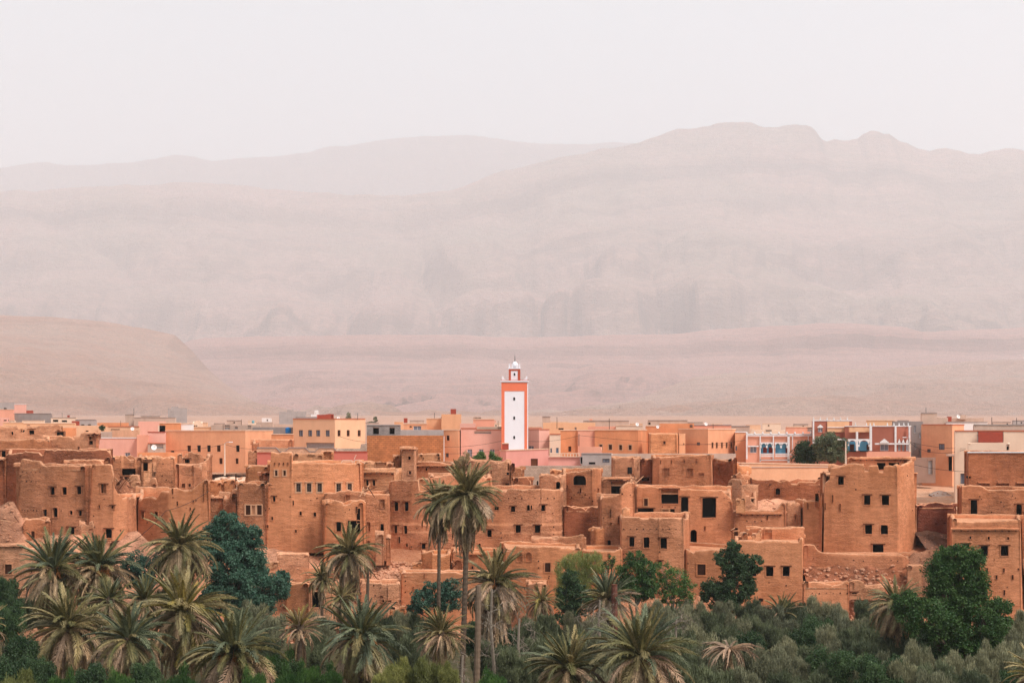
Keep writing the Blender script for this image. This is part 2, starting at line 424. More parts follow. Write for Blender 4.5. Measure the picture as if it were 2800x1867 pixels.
    if holes:
        hb = MB()
        for (px, py) in holes:
            s = s_of(px); i = seg_of(s); n = nrm(i); d = (P[i + 1] - P[i]).normalized(); p = pt_s(s); z = zt(py, p.y); bt = bat * (z - z0) + a * .5
            r = R.uniform(.045, .085)
            c = Vector((p.x - n.x * bt, p.y - n.y * bt, z)); d3 = Vector((d.x, d.y, 0)); n3 = Vector((n.x, n.y, 0)); up = Vector((0, 0, 1))
            # dark plug in place of a putlog hole, its shade put into the colour
            ring = [c + d3 * (r * math.cos(t_)) + up * (r * 1.2 * math.sin(t_)) + n3 * (a * .5 + .015) for t_ in [k * math.pi / 3 for k in range(6)]]
            bk = [v - n3 * .25 for v in ring]
            hb.add(ring + bk, [tuple(range(6))] + [(k, 6 + k, 6 + (k + 1) % 6, (k + 1) % 6) for k in range(6)])
        o = hb.build('putlog_hole_plugs', BEAMH, root, off=org); o['kind'] = 'stuff'
    return root

def opening(root, org, base, d, n, w, h, ty, wallm, rim, rough):
    up = Vector((0, 0, 1)); hw, hh = w / 2, h / 2
    def Q(x, z, dep): return base + d * x + up * z - n * dep
    arch = ty in 'aAm'
    mb = MB()
    deep = {'o': 1.7, 'a': 1.9, 'A': .22, 'n': .22, 'l': 1.0, 'f': 1.6, 'g': .7, 's': .16, 'w': .5, 'b': .5, 'd': .18, 'm': .6, 'k': .9, 'D': 2.4, 'p': .2, 'x': .5}.get(ty, 1.5)
    rw = .07 if ty in 'olnaAmD' else .14
    if ty in 'fgwp' and rim is not None: rw = .16
    if ty == 'l': rw = .03
    fr = .035 if rough else .03
    if arch:
        k_ = 8; ah = min(hw, h * .5); prof = [(-hw, -hh)] + [(-hw * math.cos(math.pi * k / k_), hh - ah + ah * math.sin(math.pi * k / k_) ** .8) for k in range(k_ + 1)] + [(hw, -hh)]
    else: prof = [(-hw, -hh), (-hw, hh), (hw, hh), (hw, -hh)]
    if rough and ty in 'oaD' and not arch:      # worn corners
        j = min(.06, .09 * w)
        prof = [(-hw + R.uniform(0, j), -hh), (-hw + R.uniform(0, j * .4), 0), (-hw + R.uniform(0, j), hh - R.uniform(0, j)), (R.uniform(-.2, .2) * w, hh + R.uniform(-j, j) * .4),
                (hw - R.uniform(0, j), hh - R.uniform(0, j)), (hw - R.uniform(0, j * .4), R.uniform(-.2, .2) * h), (hw - R.uniform(0, j), -hh + R.uniform(0, j)), (R.uniform(-.2, .2) * w, -hh + R.uniform(0, j))]
        outer = [(-hw - rw, -hh - rw), (-hw - rw, 0), (-hw - rw, hh + rw), (0, hh + rw), (hw + rw, hh + rw), (hw + rw, 0), (hw + rw, -hh - rw), (0, -hh - rw)]
    elif arch: outer = [(max(-hw - rw, min(hw + rw, x * 1.0 + (rw if x > 0 else -rw))), z) for x, z in prof]
    else: outer = [(-hw - rw, -hh - rw), (-hw - rw, hh + rw), (hw + rw, hh + rw), (hw + rw, -hh - rw)]
    if arch:        # square surround with the arch inside it
        outer = []
        for k, (x, z) in enumerate(prof):
            if k == 0: outer.append((-hw - rw, -hh - rw))
            elif k == len(prof) - 1: outer.append((hw + rw, -hh - rw))
            else:
                t_ = (k - 1) / (len(prof) - 3)
                if t_ < .25: outer.append((-hw - rw, hh - min(hw, h * .5) + (min(hw, h * .5) + rw) * t_ / .25))
                elif t_ > .75: outer.append((hw + rw, hh - min(hw, h * .5) + (min(hw, h * .5) + rw) * (1 - t_) / .25))
                else: outer.append((-hw - rw + (2 * hw + 2 * rw) * (t_ - .25) / .5, hh + rw))
    m = len(prof)
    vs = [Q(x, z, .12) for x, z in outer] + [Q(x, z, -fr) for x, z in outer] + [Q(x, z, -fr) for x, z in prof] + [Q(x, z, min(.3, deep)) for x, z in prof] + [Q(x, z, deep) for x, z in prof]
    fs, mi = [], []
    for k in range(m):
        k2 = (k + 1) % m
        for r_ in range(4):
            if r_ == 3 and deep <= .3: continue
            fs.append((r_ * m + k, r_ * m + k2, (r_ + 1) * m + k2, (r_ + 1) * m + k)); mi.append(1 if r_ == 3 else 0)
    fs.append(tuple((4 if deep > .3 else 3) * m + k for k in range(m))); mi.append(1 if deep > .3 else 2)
    b = len(mb.v); mb.v += [tuple(v) for v in vs]
    for f_, q in zip(fs, mi): mb.f.append([b + k for k in f_]); mb.m.append(q)
    surround = rim if (rim is not None and ty in 'fgwbpks') else wallm
    backm = {'s': WOOD, 'd': WOOD, 'n': wallm, 'A': wallm, 'p': rim or GREY}.get(ty, wallm)
    nm = {'n': 'niche', 'A': 'niche', 'd': 'door', 'l': 'slit', 'm': 'arch', 'p': 'panel'}.get(ty, 'window')
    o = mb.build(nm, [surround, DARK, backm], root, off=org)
    oo = base - org
    def sub(name, mb2, mt):
        return mb2.build(name, mt, o, off=org)
    def obox(mb2, x0, x1, z0, z1, d0, d1):
        vs = [Q(x, z, dd) for dd in (d0, d1) for (x, z) in ((x0, z0), (x1, z0), (x1, z1), (x0, z1))]
        mb2.add(vs, [(0, 1, 2, 3), (7, 6, 5, 4), (0, 4, 5, 1), (1, 5, 6, 2), (2, 6, 7, 3), (3, 7, 4, 0)])
    if ty in 'og' and rough and w > .35 and R.random() < .75 or ty == 'f':      # lintel plank
        q = MB(); obox(q, -hw - .22, hw + .22, hh + rw - .04, hh + rw + .06, -.10, .1); sub('lintel', q, WOOD if ty != 'f' else LPL)
    if ty in 'gf':
        q = MB(); nb = 3; t_ = .018 if ty == 'f' else .022
        for k in range(nb): x = -hw + w * (k + .5) / nb; obox(q, x - t_, x + t_, -hh, hh, .10, .14)
        for k in range(4): z = -hh + h * (k + .5) / 4; obox(q, -hw, hw, z - t_, z + t_, .09, .10)
        g = sub('grille', q, IRON if ty == 'g' else GRIL)
    if ty in 'wbk':
        fm = {'w': WHITE, 'b': BLUE, 'k': IRON}[ty]
        q = MB(); t_ = min(.07, w * .12)
        for (x0, x1, z0_, z1_) in ((-hw, -hw + t_, -hh, hh), (hw - t_, hw, -hh, hh), (-hw + t_, hw - t_, hh - t_, hh), (-hw + t_, hw - t_, -hh, -hh + t_), (-t_ * .4, t_ * .4, -hh + t_, hh - t_)):
            obox(q, x0, x1, z0_, z1_, .08, .14)
        sub('frame', q, fm)
        q = MB(); obox(q, -hw + t_, hw - t_, -hh + t_, hh - t_, .15, .16); sub('pane', q, GLASS)
    if ty == 's':
        q = MB(); k_ = max(3, int(h / .14))
        for k in range(k_): z = -hh + h * (k + .5) / k_; obox(q, -hw + .03, hw - .03, z - .035, z + .035, .09, .13)
        sub('shutter', q, WOODD)
    return o
# ---------------------------------------------------------------- palette of the town
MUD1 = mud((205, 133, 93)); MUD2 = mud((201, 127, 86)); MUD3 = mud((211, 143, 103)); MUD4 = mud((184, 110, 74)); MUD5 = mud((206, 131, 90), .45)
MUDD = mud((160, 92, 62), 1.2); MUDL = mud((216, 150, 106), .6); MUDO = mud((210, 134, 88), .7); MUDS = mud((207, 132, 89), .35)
CAPM = mud((218, 152, 112), .9, 'weathered_skylit_clay')  # wall tops: washed-out clay, with sky light painted in as a paler colour
DIRT = earth((206, 142, 104), (190, 122, 84), (222, 168, 130), 1.0, 'roof_earth'); ROOFM = flat((205, 170, 150), .95, 'roof_screed')
BEAMH = flat((58, 34, 26), .95, 'putlog_hole_shade'); LPL = flat((212, 158, 122), .9, 'pale_plaster_rim')
P_OR = plaster((236, 166, 126), .9); P_OR2 = plaster((236, 172, 130), .7); P_PE = plaster((250, 194, 154), .5); P_PK = plaster((240, 176, 156), .6)
P_PK2 = plaster((234, 162, 148), .5); P_CR = plaster((248, 212, 184), .5); P_DO = plaster((222, 144, 100)); P_BR = plaster((174, 104, 84), .6)
P_SAL = plaster((238, 164, 136), .6); P_LT = plaster((244, 190, 152), .6); P_YE = plaster((250, 190, 146), .5); P_RS = plaster((196, 108, 92), .5)
C_GR = plaster((172, 158, 152), 1.0, 'concrete'); C_TN = plaster((196, 166, 148), 1.0, 'concrete'); C_DK = plaster((150, 136, 130), 1.0, 'concrete')
P_WH = plaster((238, 226, 220), .4)
CB = blocks((196, 172, 154), (170, 140, 120), .42, .22, 'cement_blocks'); AB = blocks((208, 132, 84), (176, 104, 66), .62, .34, 'adobe_blocks', .8)
GB = blocks((166, 154, 148), (140, 128, 122), .5, .24, 'grey_blocks')
W_ = WHITE; COP = flat((238, 196, 164), .9, 'pale_coping'); COPR = flat((190, 100, 70), .9, 'red_coping')

# ================= the old earthen village, from the palms up the slope =================
# ---- far left
bld('mud_house', 'low mud house with a reed cornice and grey shuttered window, bottom left of the village', [(-60, 160), (120, 160), (236, 163)],
    [(-60, 1488), (66, 1491), (72, 1500), (140, 1502), (236, 1512)], [(21, 1556, 18, 27, 's'), (84, 1555, 6, 21, 'l'), (209, 1550, 9, 30, 'o')], MUD3, D=6, ledge=[(-50, 64, 1492)])
bld('mud_wall', 'crumbled mud wall stub with one brown shutter, above the two leftmost palms', [(62, 169), (138, 169)],
    [(62, 1432), (70, 1424), (96, 1420), (120, 1421), (138, 1426)], [(90, 1461, 9, 19, 's')], MUD2, D=2.5, bot=1486, jag=.2)
bld('mud_house', 'wide mud house with three square windows above four smaller ones, left end', [(44, 174), (150, 172), (243, 171)],
    [(44, 1300), (50, 1256), (100, 1262), (109, 1272), (122, 1276), (165, 1275), (200, 1276), (243, 1274)],
    [(138, 1342, 12, 20), (172, 1342, 12, 21), (212, 1341, 12, 21), (119, 1402, 10, 18), (147, 1401, 12, 26), (191, 1401, 7, 11, 'a'), (216, 1403, 9, 14), (193, 1451, 15, 18)],
    MUD1, D=7, holes=[(55 + 12 * k, 1290 + (k % 2)) for k in range(5)] + [(54 + 13 * k, 1316) for k in range(4)] + [(56 + 8 * k, 1394 + (k % 3)) for k in range(6)] + [(164, 1396), (232, 1424), (209, 1450)], bat=.03)
bld('mud_house', 'smooth bulging mud wall with one window near its top and a dark doorway below', [(243, 171), (310, 170.6), (350, 172), (375, 177)],
    [(243, 1273), (300, 1271), (306, 1300), (318, 1338), (326, 1352), (337, 1362), (368, 1360), (375, 1366)],
    [(281, 1336, 15, 23), (270, 1385, 4, 9, 'l'), (307, 1386, 8, 8), (369, 1388, 4, 10, 'l'), (297, 1458, 17, 24, 'o')], MUD5, D=5, bot=1478, holes=[(283, 1364), (255, 1410), (330, 1450)], bat=.035)
bld('mud_wall', 'eroded low mud hump against the foot of the bulging wall, behind the second palm', [(219, 168), (256, 168)], [(219, 1450), (226, 1434), (240, 1424), (250, 1430), (256, 1446)], [], MUD3, D=2, bot=1490, jag=.25)
bld('mud_house', 'roofless mud room whose long dark-stained parapet rises behind the house with three windows', [(14, 187), (120, 186), (306, 188)],
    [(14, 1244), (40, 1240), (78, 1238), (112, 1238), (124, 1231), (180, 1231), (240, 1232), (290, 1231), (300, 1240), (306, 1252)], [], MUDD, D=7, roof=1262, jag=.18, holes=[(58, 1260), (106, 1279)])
bld('mud_wall', 'short upright mud parapet with a dip in its middle, right behind the three-window house', [(178, 178), (288, 178)], [(178, 1266), (186, 1260), (230, 1259), (272, 1260), (280, 1268), (288, 1276)], [], MUD1, D=1.5, jag=.12)
bld('mud_house', 'mud house cut by the left edge, three dark windows half hidden behind the next roof', [(-70, 204), (92, 206), (140, 208)],
    [(-70, 1204), (0, 1206), (50, 1205), (90, 1200), (108, 1204), (140, 1206)], [(11, 1241, 13, 16), (42, 1238, 10, 12), (67, 1238, 8, 8)], MUD2, D=6)
bld('mud_house', 'ruined mud house whose right corner keeps a dark window under a broken reed roof', [(120, 212), (210, 211), (268, 210)],
    [(120, 1202), (150, 1200), (158, 1195), (200, 1194), (208, 1187), (236, 1183), (268, 1185)], [(246, 1204, 11, 22), (213, 1228, 5, 14, 'l'), (230, 1230, 3, 6, 'l')], MUD3, D=6, ledge=[(234, 270, 1186)], jag=.2)
bld('mud_house', 'far left upper mud house with a black opening under its roof beams', [(-60, 236), (168, 238)],
    [(-60, 1168), (10, 1167), (50, 1166), (60, 1172), (92, 1171), (118, 1163), (160, 1162), (168, 1176)], [(33, 1184, 5, 8), (86, 1180, 13, 14), (58, 1176, 4, 6), (164, 1187, 18, 12)], MUD3, D=8, jag=.15)
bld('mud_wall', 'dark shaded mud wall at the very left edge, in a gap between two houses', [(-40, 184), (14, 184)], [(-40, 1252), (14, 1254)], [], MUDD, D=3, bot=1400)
bld('mud_house', 'collapsed mud house with torn roof poles between the bulging wall and the wire-crossed wall', [(300, 196), (392, 197)],
    [(300, 1252), (330, 1246), (345, 1250), (365, 1252), (392, 1252)], [(352, 1290, 34, 18, 'o'), (352, 1320, 34, 30, 'o')], MUD2, D=6, jag=.3, holes=[(330, 1262)])
bld('mud_house', 'mud gatehouse shell with a tall dark doorway under a projecting flat roof', [(388, 195), (440, 196)], [(388, 1252), (440, 1250)], [(399, 1276, 12, 22), (427, 1266, 17, 28, 'n'), (422, 1298, 12, 34)], MUDL, D=5, ledge=[(390, 438, 1255)])
bld('mud_wall', 'jagged mud gable stub with a stepped left side, beside the tall-doorway shell', [(414, 189), (478, 190)], [(414, 1330), (424, 1306), (434, 1262), (440, 1250), (460, 1252), (478, 1254)], [], MUD1, D=2.5, jag=.22, bot=1350, holes=[(446, 1268), (444, 1300), (455, 1312), (470, 1318)])
bld('mud_house', 'roofless mud room with a small dark arched hole, left of the pale dirt yard', [(474, 192), (532, 193), (555, 196)], [(474, 1271), (530, 1272), (552, 1281), (555, 1288)], [(502, 1327, 9, 12, 'a'), (519, 1326, 6, 8)], MUD1, D=5, roof=1345)
bld('mud_house', 'mud hut with a black square hole, just under the long orange house', [(484, 206), (545, 206), (578, 208)], [(484, 1244), (500, 1243), (512, 1238), (530, 1237), (545, 1242), (560, 1252), (576, 1242), (578, 1250)], [(511, 1260, 13, 11)], MUD1, D=4, jag=.3)
bld('mud_house', 'tall slit-pierced mud wall crossed by a cable, left of the dark blue-green tree', [(375, 178), (460, 175), (575, 176)],
    [(375, 1366), (398, 1360), (430, 1357), (440, 1337), (484, 1336), (500, 1342), (524, 1342), (544, 1322), (556, 1315), (575, 1315)],
    [(388, 1408, 7, 20), (425, 1408, 9, 18, 's'), (472, 1343, 3, 15, 'l'), (485, 1376, 3, 12, 'l'), (529, 1371, 3, 9, 'l'), (520, 1391, 3, 9, 'l')], MUDS, D=6, bot=1482, jag=.16,
    holes=[(401, 1428), (415, 1460), (536, 1368), (473, 1360), (509, 1388)], roof=1372, bat=.035)
bld('mud_house', 'small mud hut under a pale flat roof in the crook between two tall walls', [(571, 183), (612, 183)], [(571, 1359), (600, 1358), (612, 1361)], [(574, 1385, 5, 28, 'n')], MUD3, D=4, ledge=[(571, 610, 1361)])
bld('mud_wall', 'orange mud wall panel below the pale dirt yard', [(572, 198), (609, 198)], [(572, 1315), (596, 1317), (609, 1322)], [], MUDO, D=3)
bld('mud_wall', 'square mud wall above the rounded ruin, next to a leaning dark pole', [(608, 190), (646, 190)], [(608, 1317), (620, 1314), (646, 1315)], [(600, 1335, 9, 20, 'n')], MUDO, D=3)
bld('mud_wall', 'eroded mud ruin with a rounded broken knob on top, left of the double shutters', [(606, 181), (650, 180)], [(606, 1372), (612, 1362), (624, 1360), (630, 1342), (638, 1337), (648, 1342), (650, 1350)], [(640, 1362, 4, 5)], MUD3, D=3, jag=.3, a=.16)
# ---- the big smooth wall of the left centre
bld('mud_house', 'broad mud house with a pair of slatted shutters in one pale plaster frame', [(647, 178), (730, 177.5)], [(647, 1324), (690, 1322), (730, 1323)],
    [(677, 1394, 13, 26, 's'), (708, 1394, 13, 26, 's'), (692, 1394, 9, 24, 'p')], MUD1, D=6, bot=1515, rim=LPL, holes=[(725, 1394)], bat=.03)
bld('mud_house', 'great blank mud wall with five framed grille windows in a row near its roof', [(728, 177.5), (796, 177), (885, 177.5), (992, 180)],
    [(728, 1323), (735, 1323), (738, 1238), (760, 1240), (768, 1237), (795, 1239), (797, 1266), (880, 1267), (940, 1268), (992, 1270)],
    [(753, 1293, 7, 15, 's'), (776, 1293, 7, 14, 's'), (816, 1333, 11, 22, 'f'), (845, 1333, 11, 22, 'f'), (874, 1333, 11, 22, 'f'), (928, 1334, 12, 23, 'f'), (958, 1334, 11, 23, 'f'),
     (748, 1364, 7, 14), (802, 1375, 3, 13, 'l'), (743, 1417, 5, 9), (822, 1403, 5, 10, 'a'), (861, 1406, 6, 11, 'a'), (809, 1452, 4, 8), (715, 1439, 10, 8),
     (749, 1268, 3, 7, 'l'), (761, 1268, 3, 7, 'l'), (773, 1268, 3, 7, 'l'), (785, 1268, 3, 7, 'l')], MUDS, D=8, bot=1512, rim=LPL, bat=.03, jag=.07,
    holes=[(765, 1366), (792, 1358), (850, 1367), (867, 1362), (735, 1390)])
bld('mud_house', 'flat-roofed mud annexe with a raised parapet behind the row of framed windows', [(800, 190), (886, 191)], [(800, 1243), (884, 1240), (886, 1246)], [(852, 1245, 20, 3, 'l')], MUDL, D=5)
bld('mud_wall', 'rough adobe chimney block beside a red wall, on the annexe roof', [(880, 194), (912, 194)], [(880, 1236), (895, 1233), (912, 1236)], [], MUDO, D=2.5, a=.12)
bld('mud_house', 'square mud block with a pale sagging roof at the edge of the dirt yard', [(672, 188), (738, 187)], [(672, 1281), (682, 1277), (700, 1274), (738, 1278)], [], MUDO, D=5, roof=1282)
bld('mud_wall', 'shaded recess wall with a slanting plank roof beside the square mud block', [(712, 184), (740, 183)], [(712, 1296), (740, 1292)], [], MUD4, D=2, ledge=[(708, 738, 1293)])
# ---- the cracked house
bld('mud_house', 'mud house torn open by a tall black crack above two square holes', [(884, 173), (940, 172.3), (1000, 172.5)],
    [(884, 1370), (886, 1375), (905, 1374), (912, 1370), (940, 1376), (958, 1372), (992, 1370), (1000, 1376)],
    [(924, 1440, 14, 25), (968, 1441, 32, 34, 'o'), (980, 1410, 9, 40, 'l'), (975, 1394, 5, 18, 'l'), (925, 1493, 11, 12)], MUDS, D=3, jag=.14, holes=[(944, 1400), (956, 1393)], bat=.03)
bld('mud_house', 'mud house behind the cracked one, with plaster niches and rubble on its roof', [(884, 177), (1000, 175.5), (1062, 176), (1070, 181)],
    [(884, 1352), (905, 1349), (935, 1343), (948, 1341), (960, 1345), (985, 1347), (1000, 1352), (1040, 1353), (1062, 1353), (1070, 1356)],
    [(950, 1366, 13, 26, 'n'), (1046, 1377, 12, 24, 'n'), (1008, 1440, 9, 26, 'n'), (1045, 1444, 9, 23), (1008, 1485, 6, 14, 'n')], MUD1, D=5, roof=1362, bat=.02)
bld('mud_wall', 'broken rammed-earth buttress with a deep dark slot at its right side', [(1026, 170), (1050, 170)], [(1026, 1470), (1032, 1458), (1044, 1455), (1050, 1462)], [], MUD3, D=3, jag=.3, bot=1545, a=.15)
bld('mud_wall', 'plain narrow mud pier right of the dark slot', [(1056, 171), (1068, 171)], [(1056, 1470), (1068, 1466)], [], MUD1, D=4, bot=1545)
# ---- the tall centre house behind the high palms
bld('mud_house', 'long tall mud house behind the two tallest palms, with paired windows on each floor', [(1062, 183), (1150, 181.5), (1340, 181), (1480, 181), (1536, 182), (1545, 186)],
    [(1062, 1318), (1066, 1316), (1140, 1314), (1143, 1342), (1180, 1343), (1260, 1342), (1340, 1340), (1400, 1339), (1430, 1341), (1490, 1338), (1528, 1340), (1545, 1343)],
    [(1082, 1384, 11, 24), (1110, 1385, 11, 24), (1170, 1393, 11, 18), (1081, 1447, 8, 20), (1108, 1448, 9, 21), (1091, 1476, 5, 18, 'l'), (1158, 1493, 10, 14), (1248, 1500, 8, 17), (1285, 1499, 8, 18),
     (1338, 1458, 12, 19), (1358, 1390, 11, 9), (1311, 1490, 6, 9, 'a'), (1386, 1484, 3, 12, 'l'), (1403, 1392, 11, 15), (1445, 1388, 7, 15, 'a'), (1453, 1387, 4, 12, 'l'), (1487, 1389, 12, 17),
     (1417, 1446, 14, 20), (1470, 1446, 14, 20), (1428, 1484, 3, 13, 'l'), (1196, 1477, 5, 14, 'l'), (1112, 1490, 5, 8), (1155, 1434, 2, 14, 'l'), (1124, 1495, 3, 6)], MUD1, D=8, bot=1560, bat=.02,
    holes=[(1391 + 18 * k, 1362) for k in range(8)] + [(1129, 1413), (1139, 1444), (1494, 1418), (1513, 1402), (1515, 1440), (1515, 1460), (1080, 1503), (1381, 1464), (1370, 1456), (1371, 1470), (1466, 1400)])
bld('mud_wall', 'pale plastered wall end standing over the roof left of the tall palms', [(1143, 186), (1176, 186)], [(1143, 1312), (1160, 1311), (1176, 1313)], [], MUDL, D=3)
bld('mud_house', 'low mud house half hidden behind the crown of the tallest palm', [(1172, 192), (1262, 191), (1345, 191)], [(1172, 1303), (1185, 1300), (1260, 1299), (1300, 1301), (1345, 1306)], [], MUD3, D=6, roof=1310)
bld('mud_house', 'mud house with projecting beam-end cornice left of the dry reeds', [(1134, 202), (1245, 201)], [(1134, 1268), (1142, 1264), (1180, 1263), (1200, 1267), (1245, 1270)], [(1165, 1283, 5, 7), (1128, 1268, 3, 6, 'l')], MUD2, D=5, ledge=[(1136, 1242, 1273)])
bld('mud_house', 'small flat mud shed with a ragged roof edge under the adobe brick wall', [(1144, 215), (1206, 215)], [(1144, 1244), (1160, 1243), (1206, 1242)], [(1157, 1253, 3, 4), (1200, 1253, 4, 6)], MUDL, D=5)
bld('mud_house', 'slim square mud stair tower with a reed-edged roof and one dark window', [(1093, 199), (1095, 196), (1135, 195.5), (1143, 199)], [(1093, 1226), (1120, 1223), (1143, 1225)], [(1118, 1252, 7, 9), (1120, 1292, 7, 9, 's')], MUD3, D=4, ledge=[(1096, 1138, 1227)])
bld('mud_wall', 'stubby round-cornered mud block against the left side of the stair tower', [(1074, 201), (1094, 201)], [(1074, 1249), (1084, 1246), (1094, 1248)], [], MUD2, D=3)
bld('mud_house', 'mud house with broken upper wall and twin dark windows, left of the stair tower', [(990, 188), (1080, 187), (1096, 189)], [(990, 1282), (1004, 1284), (1030, 1286), (1056, 1285), (1078, 1276), (1080, 1290), (1096, 1292)],
    [(1003, 1320, 7, 15), (1021, 1320, 7, 15)], MUDL, D=5, ledge=[(992, 1078, 1291)], jag=.2)
bld('mud_house', 'low ruined mud rooms on the roof right of the row of framed windows', [(994, 200), (1075, 199)], [(994, 1266), (1010, 1262), (1030, 1263), (1050, 1268), (1075, 1268)], [(1040, 1269, 30, 9, 'n')], MUDL, D=5, jag=.25)
bld('mud_house', 'rough mud house right of the dry reeds, in front of the pink house', [(1280, 203), (1360, 202), (1398, 203)], [(1280, 1262), (1310, 1260), (1352, 1262), (1358, 1268), (1380, 1264), (1396, 1266), (1398, 1275)], [(1333, 1287, 4, 9, 'l'), (1343, 1290, 2, 8, 'l'), (1397, 1296, 3, 6, 'l'), (1390, 1323, 14, 4, 'l')], MUD3, D=5, jag=.2)
bld('mud_wall', 'leaning mud fin with a ragged slope, directly under the pink mosque wall', [(1394, 199), (1432, 200)], [(1394, 1268), (1402, 1272), (1412, 1278), (1426, 1280), (1432, 1296)], [(1397, 1295, 3, 7, 'l')], MUD2, D=3, jag=.25)
bld('mud_wall', 'low brown adobe wall stepping down left of the house with the big arch', [(1404, 195), (1456, 196)], [(1404, 1307), (1440, 1305), (1448, 1311), (1456, 1330)], [(1410, 1330, 6, 6)], MUD4, D=2, jag=.2)
# ---- house with the big arch
bld('mud_house', 'mud house with a small arched doorway standing in front of the big arch', [(1473, 192), (1535, 191), (1562, 195)], [(1473, 1302), (1486, 1301), (1500, 1300), (1540, 1299), (1562, 1297)], [(1525, 1328, 12, 22, 'a')], MUD3, D=4, roof=1306)
bld('mud_house', 'rounded mud house with the big black round arch', [(1536, 194), (1560, 193), (1620, 192), (1647, 195)], [(1536, 1298), (1560, 1291), (1600, 1289), (1618, 1284), (1632, 1281), (1647, 1284)],
    [(1584, 1312, 33, 27, 'a'), (1587, 1341, 4, 14, 'l'), (1637, 1340, 4, 11, 'l'), (1551, 1332, 3, 12, 'l'), (1546, 1342, 3, 8, 'l')], MUD2, D=5, bot=1400, holes=[(1570, 1352), (1600, 1352), (1592, 1358), (1612, 1360), (1563, 1360), (1620, 1370), (1580, 1346)])
bld('mud_house', 'low mud room with a roof hole above the small arched doorway', [(1504, 206), (1602, 206)], [(1504, 1285), (1530, 1286), (1602, 1286)], [(1540, 1296, 18, 6, 'o')], MUDO, D=4)
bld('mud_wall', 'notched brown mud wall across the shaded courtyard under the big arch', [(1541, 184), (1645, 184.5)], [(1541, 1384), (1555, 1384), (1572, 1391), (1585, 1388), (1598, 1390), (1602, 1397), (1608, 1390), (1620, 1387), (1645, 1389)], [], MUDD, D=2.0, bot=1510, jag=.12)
bld('mud_house', 'mud tower with a ragged black cave-like opening under a sagging roof slab', [(1645, 186), (1700, 185), (1737, 185.5)], [(1645, 1312), (1664, 1308), (1700, 1309), (1712, 1318), (1737, 1322)],
    [(1689, 1336, 38, 38, 'o')], MUD1, D=5, ledge=[(1662, 1724, 1309)], jag=.1)
bld('mud_house', 'front half of the mud tower, its top edge swooping down below the cave-like opening', [(1637, 180), (1642, 178), (1700, 177), (1737, 178)], [(1637, 1366), (1646, 1361), (1668, 1358), (1684, 1357), (1694, 1352), (1703, 1338), (1712, 1326), (1722, 1320), (1737, 1322)],
    [(1669, 1403, 3, 20, 'l'), (1690, 1421, 3, 20, 'l'), (1670, 1431, 4, 5), (1665, 1484, 9, 16, 'a')], MUD1, D=3.5, roof=1380, holes=[(1700, 1350), (1726, 1353), (1650, 1415)], jag=.07)
bld('mud_wall', 'orange curved mud wall fragment at the foot of the mud tower', [(1616, 176), (1628, 174), (1654, 174.5)], [(1616, 1452), (1622, 1447), (1640, 1440), (1650, 1436), (1654, 1442)], [], MUDO, D=1.5, bot=1515)
bld('mud_wall', 'thin upright broken slab of mud, like a shark fin, on the roof corner', [(1700, 173), (1722, 173)], [(1700, 1414), (1705, 1392), (1712, 1388), (1719, 1396), (1722, 1414)], [], MUDL, D=.8, bot=1425)
# ---- upper houses centre right
bld('mud_house', 'blocky mud house with wavy top right of the blue-windowed cement house', [(1672, 214), (1676, 212), (1736, 211), (1753, 214)], [(1672, 1256), (1690, 1252), (1720, 1252), (1753, 1253)], [(1737, 1286, 2, 18, 'l'), (1746, 1280, 2, 12, 'l')], MUD3, D=5)
bld('mud_wall', 'dark reed-patched recess between two mud houses', [(1750, 214), (1784, 214)], [(1750, 1256), (1784, 1258)], [(1765, 1310, 18, 8)], MUDD, D=2, a=.18)
bld('mud_house', 'large blank mud house with two shallow plaster niches and spout slots along its top', [(1781, 210), (1800, 208), (1945, 206), (1952, 210)], [(1781, 1252), (1800, 1250), (1842, 1250), (1870, 1246), (1900, 1247), (1944, 1244), (1952, 1250)],
    [(1822, 1290, 16, 21, 'n'), (1887, 1291, 16, 21, 'n'), (1918, 1297, 13, 8, 'n'), (1806, 1262, 2, 10, 'l'), (1836, 1262, 2, 12, 'l'), (1871, 1260, 2, 10, 'l'), (1905, 1260, 2, 12, 'l')], MUD2, D=6)
bld('mud_house', 'hollow mud room with a pale upper niche, right of the two-niche house', [(1948, 214), (2004, 212)], [(1948, 1254), (1962, 1258), (1990, 1262), (2000, 1259), (2004, 1256)], [(1974, 1283, 24, 30, 'n'), (1958, 1315, 2, 4)], MUD4, D=3)
bld('mud_wall', 'orange triangular gable slope sliding down to the pale peach wall', [(2003, 216), (2050, 217)], [(2003, 1252), (2012, 1256), (2020, 1268), (2034, 1285), (2046, 1300), (2050, 1306)], [], MUDO, D=2, jag=.08)
bld('mud_wall', 'rounded ruined mud wall end descending in steps to the right, below the triangular gable', [(1990, 192), (2030, 191), (2072, 192)], [(1990, 1316), (1998, 1308), (2010, 1311), (2024, 1313), (2032, 1326), (2040, 1343), (2052, 1352), (2060, 1372), (2072, 1388)], [], MUD3, D=2.5, jag=.12, holes=[(1999, 1322), (2025, 1323)])
bld('mud_wall', 'crumbling mud wall bit behind the rounded wall end', [(2000, 198), (2050, 198)], [(2000, 1300), (2018, 1296), (2024, 1290), (2030, 1300), (2046, 1312), (2050, 1330)], [], MUD1, D=1.6, jag=.2, a=.14)
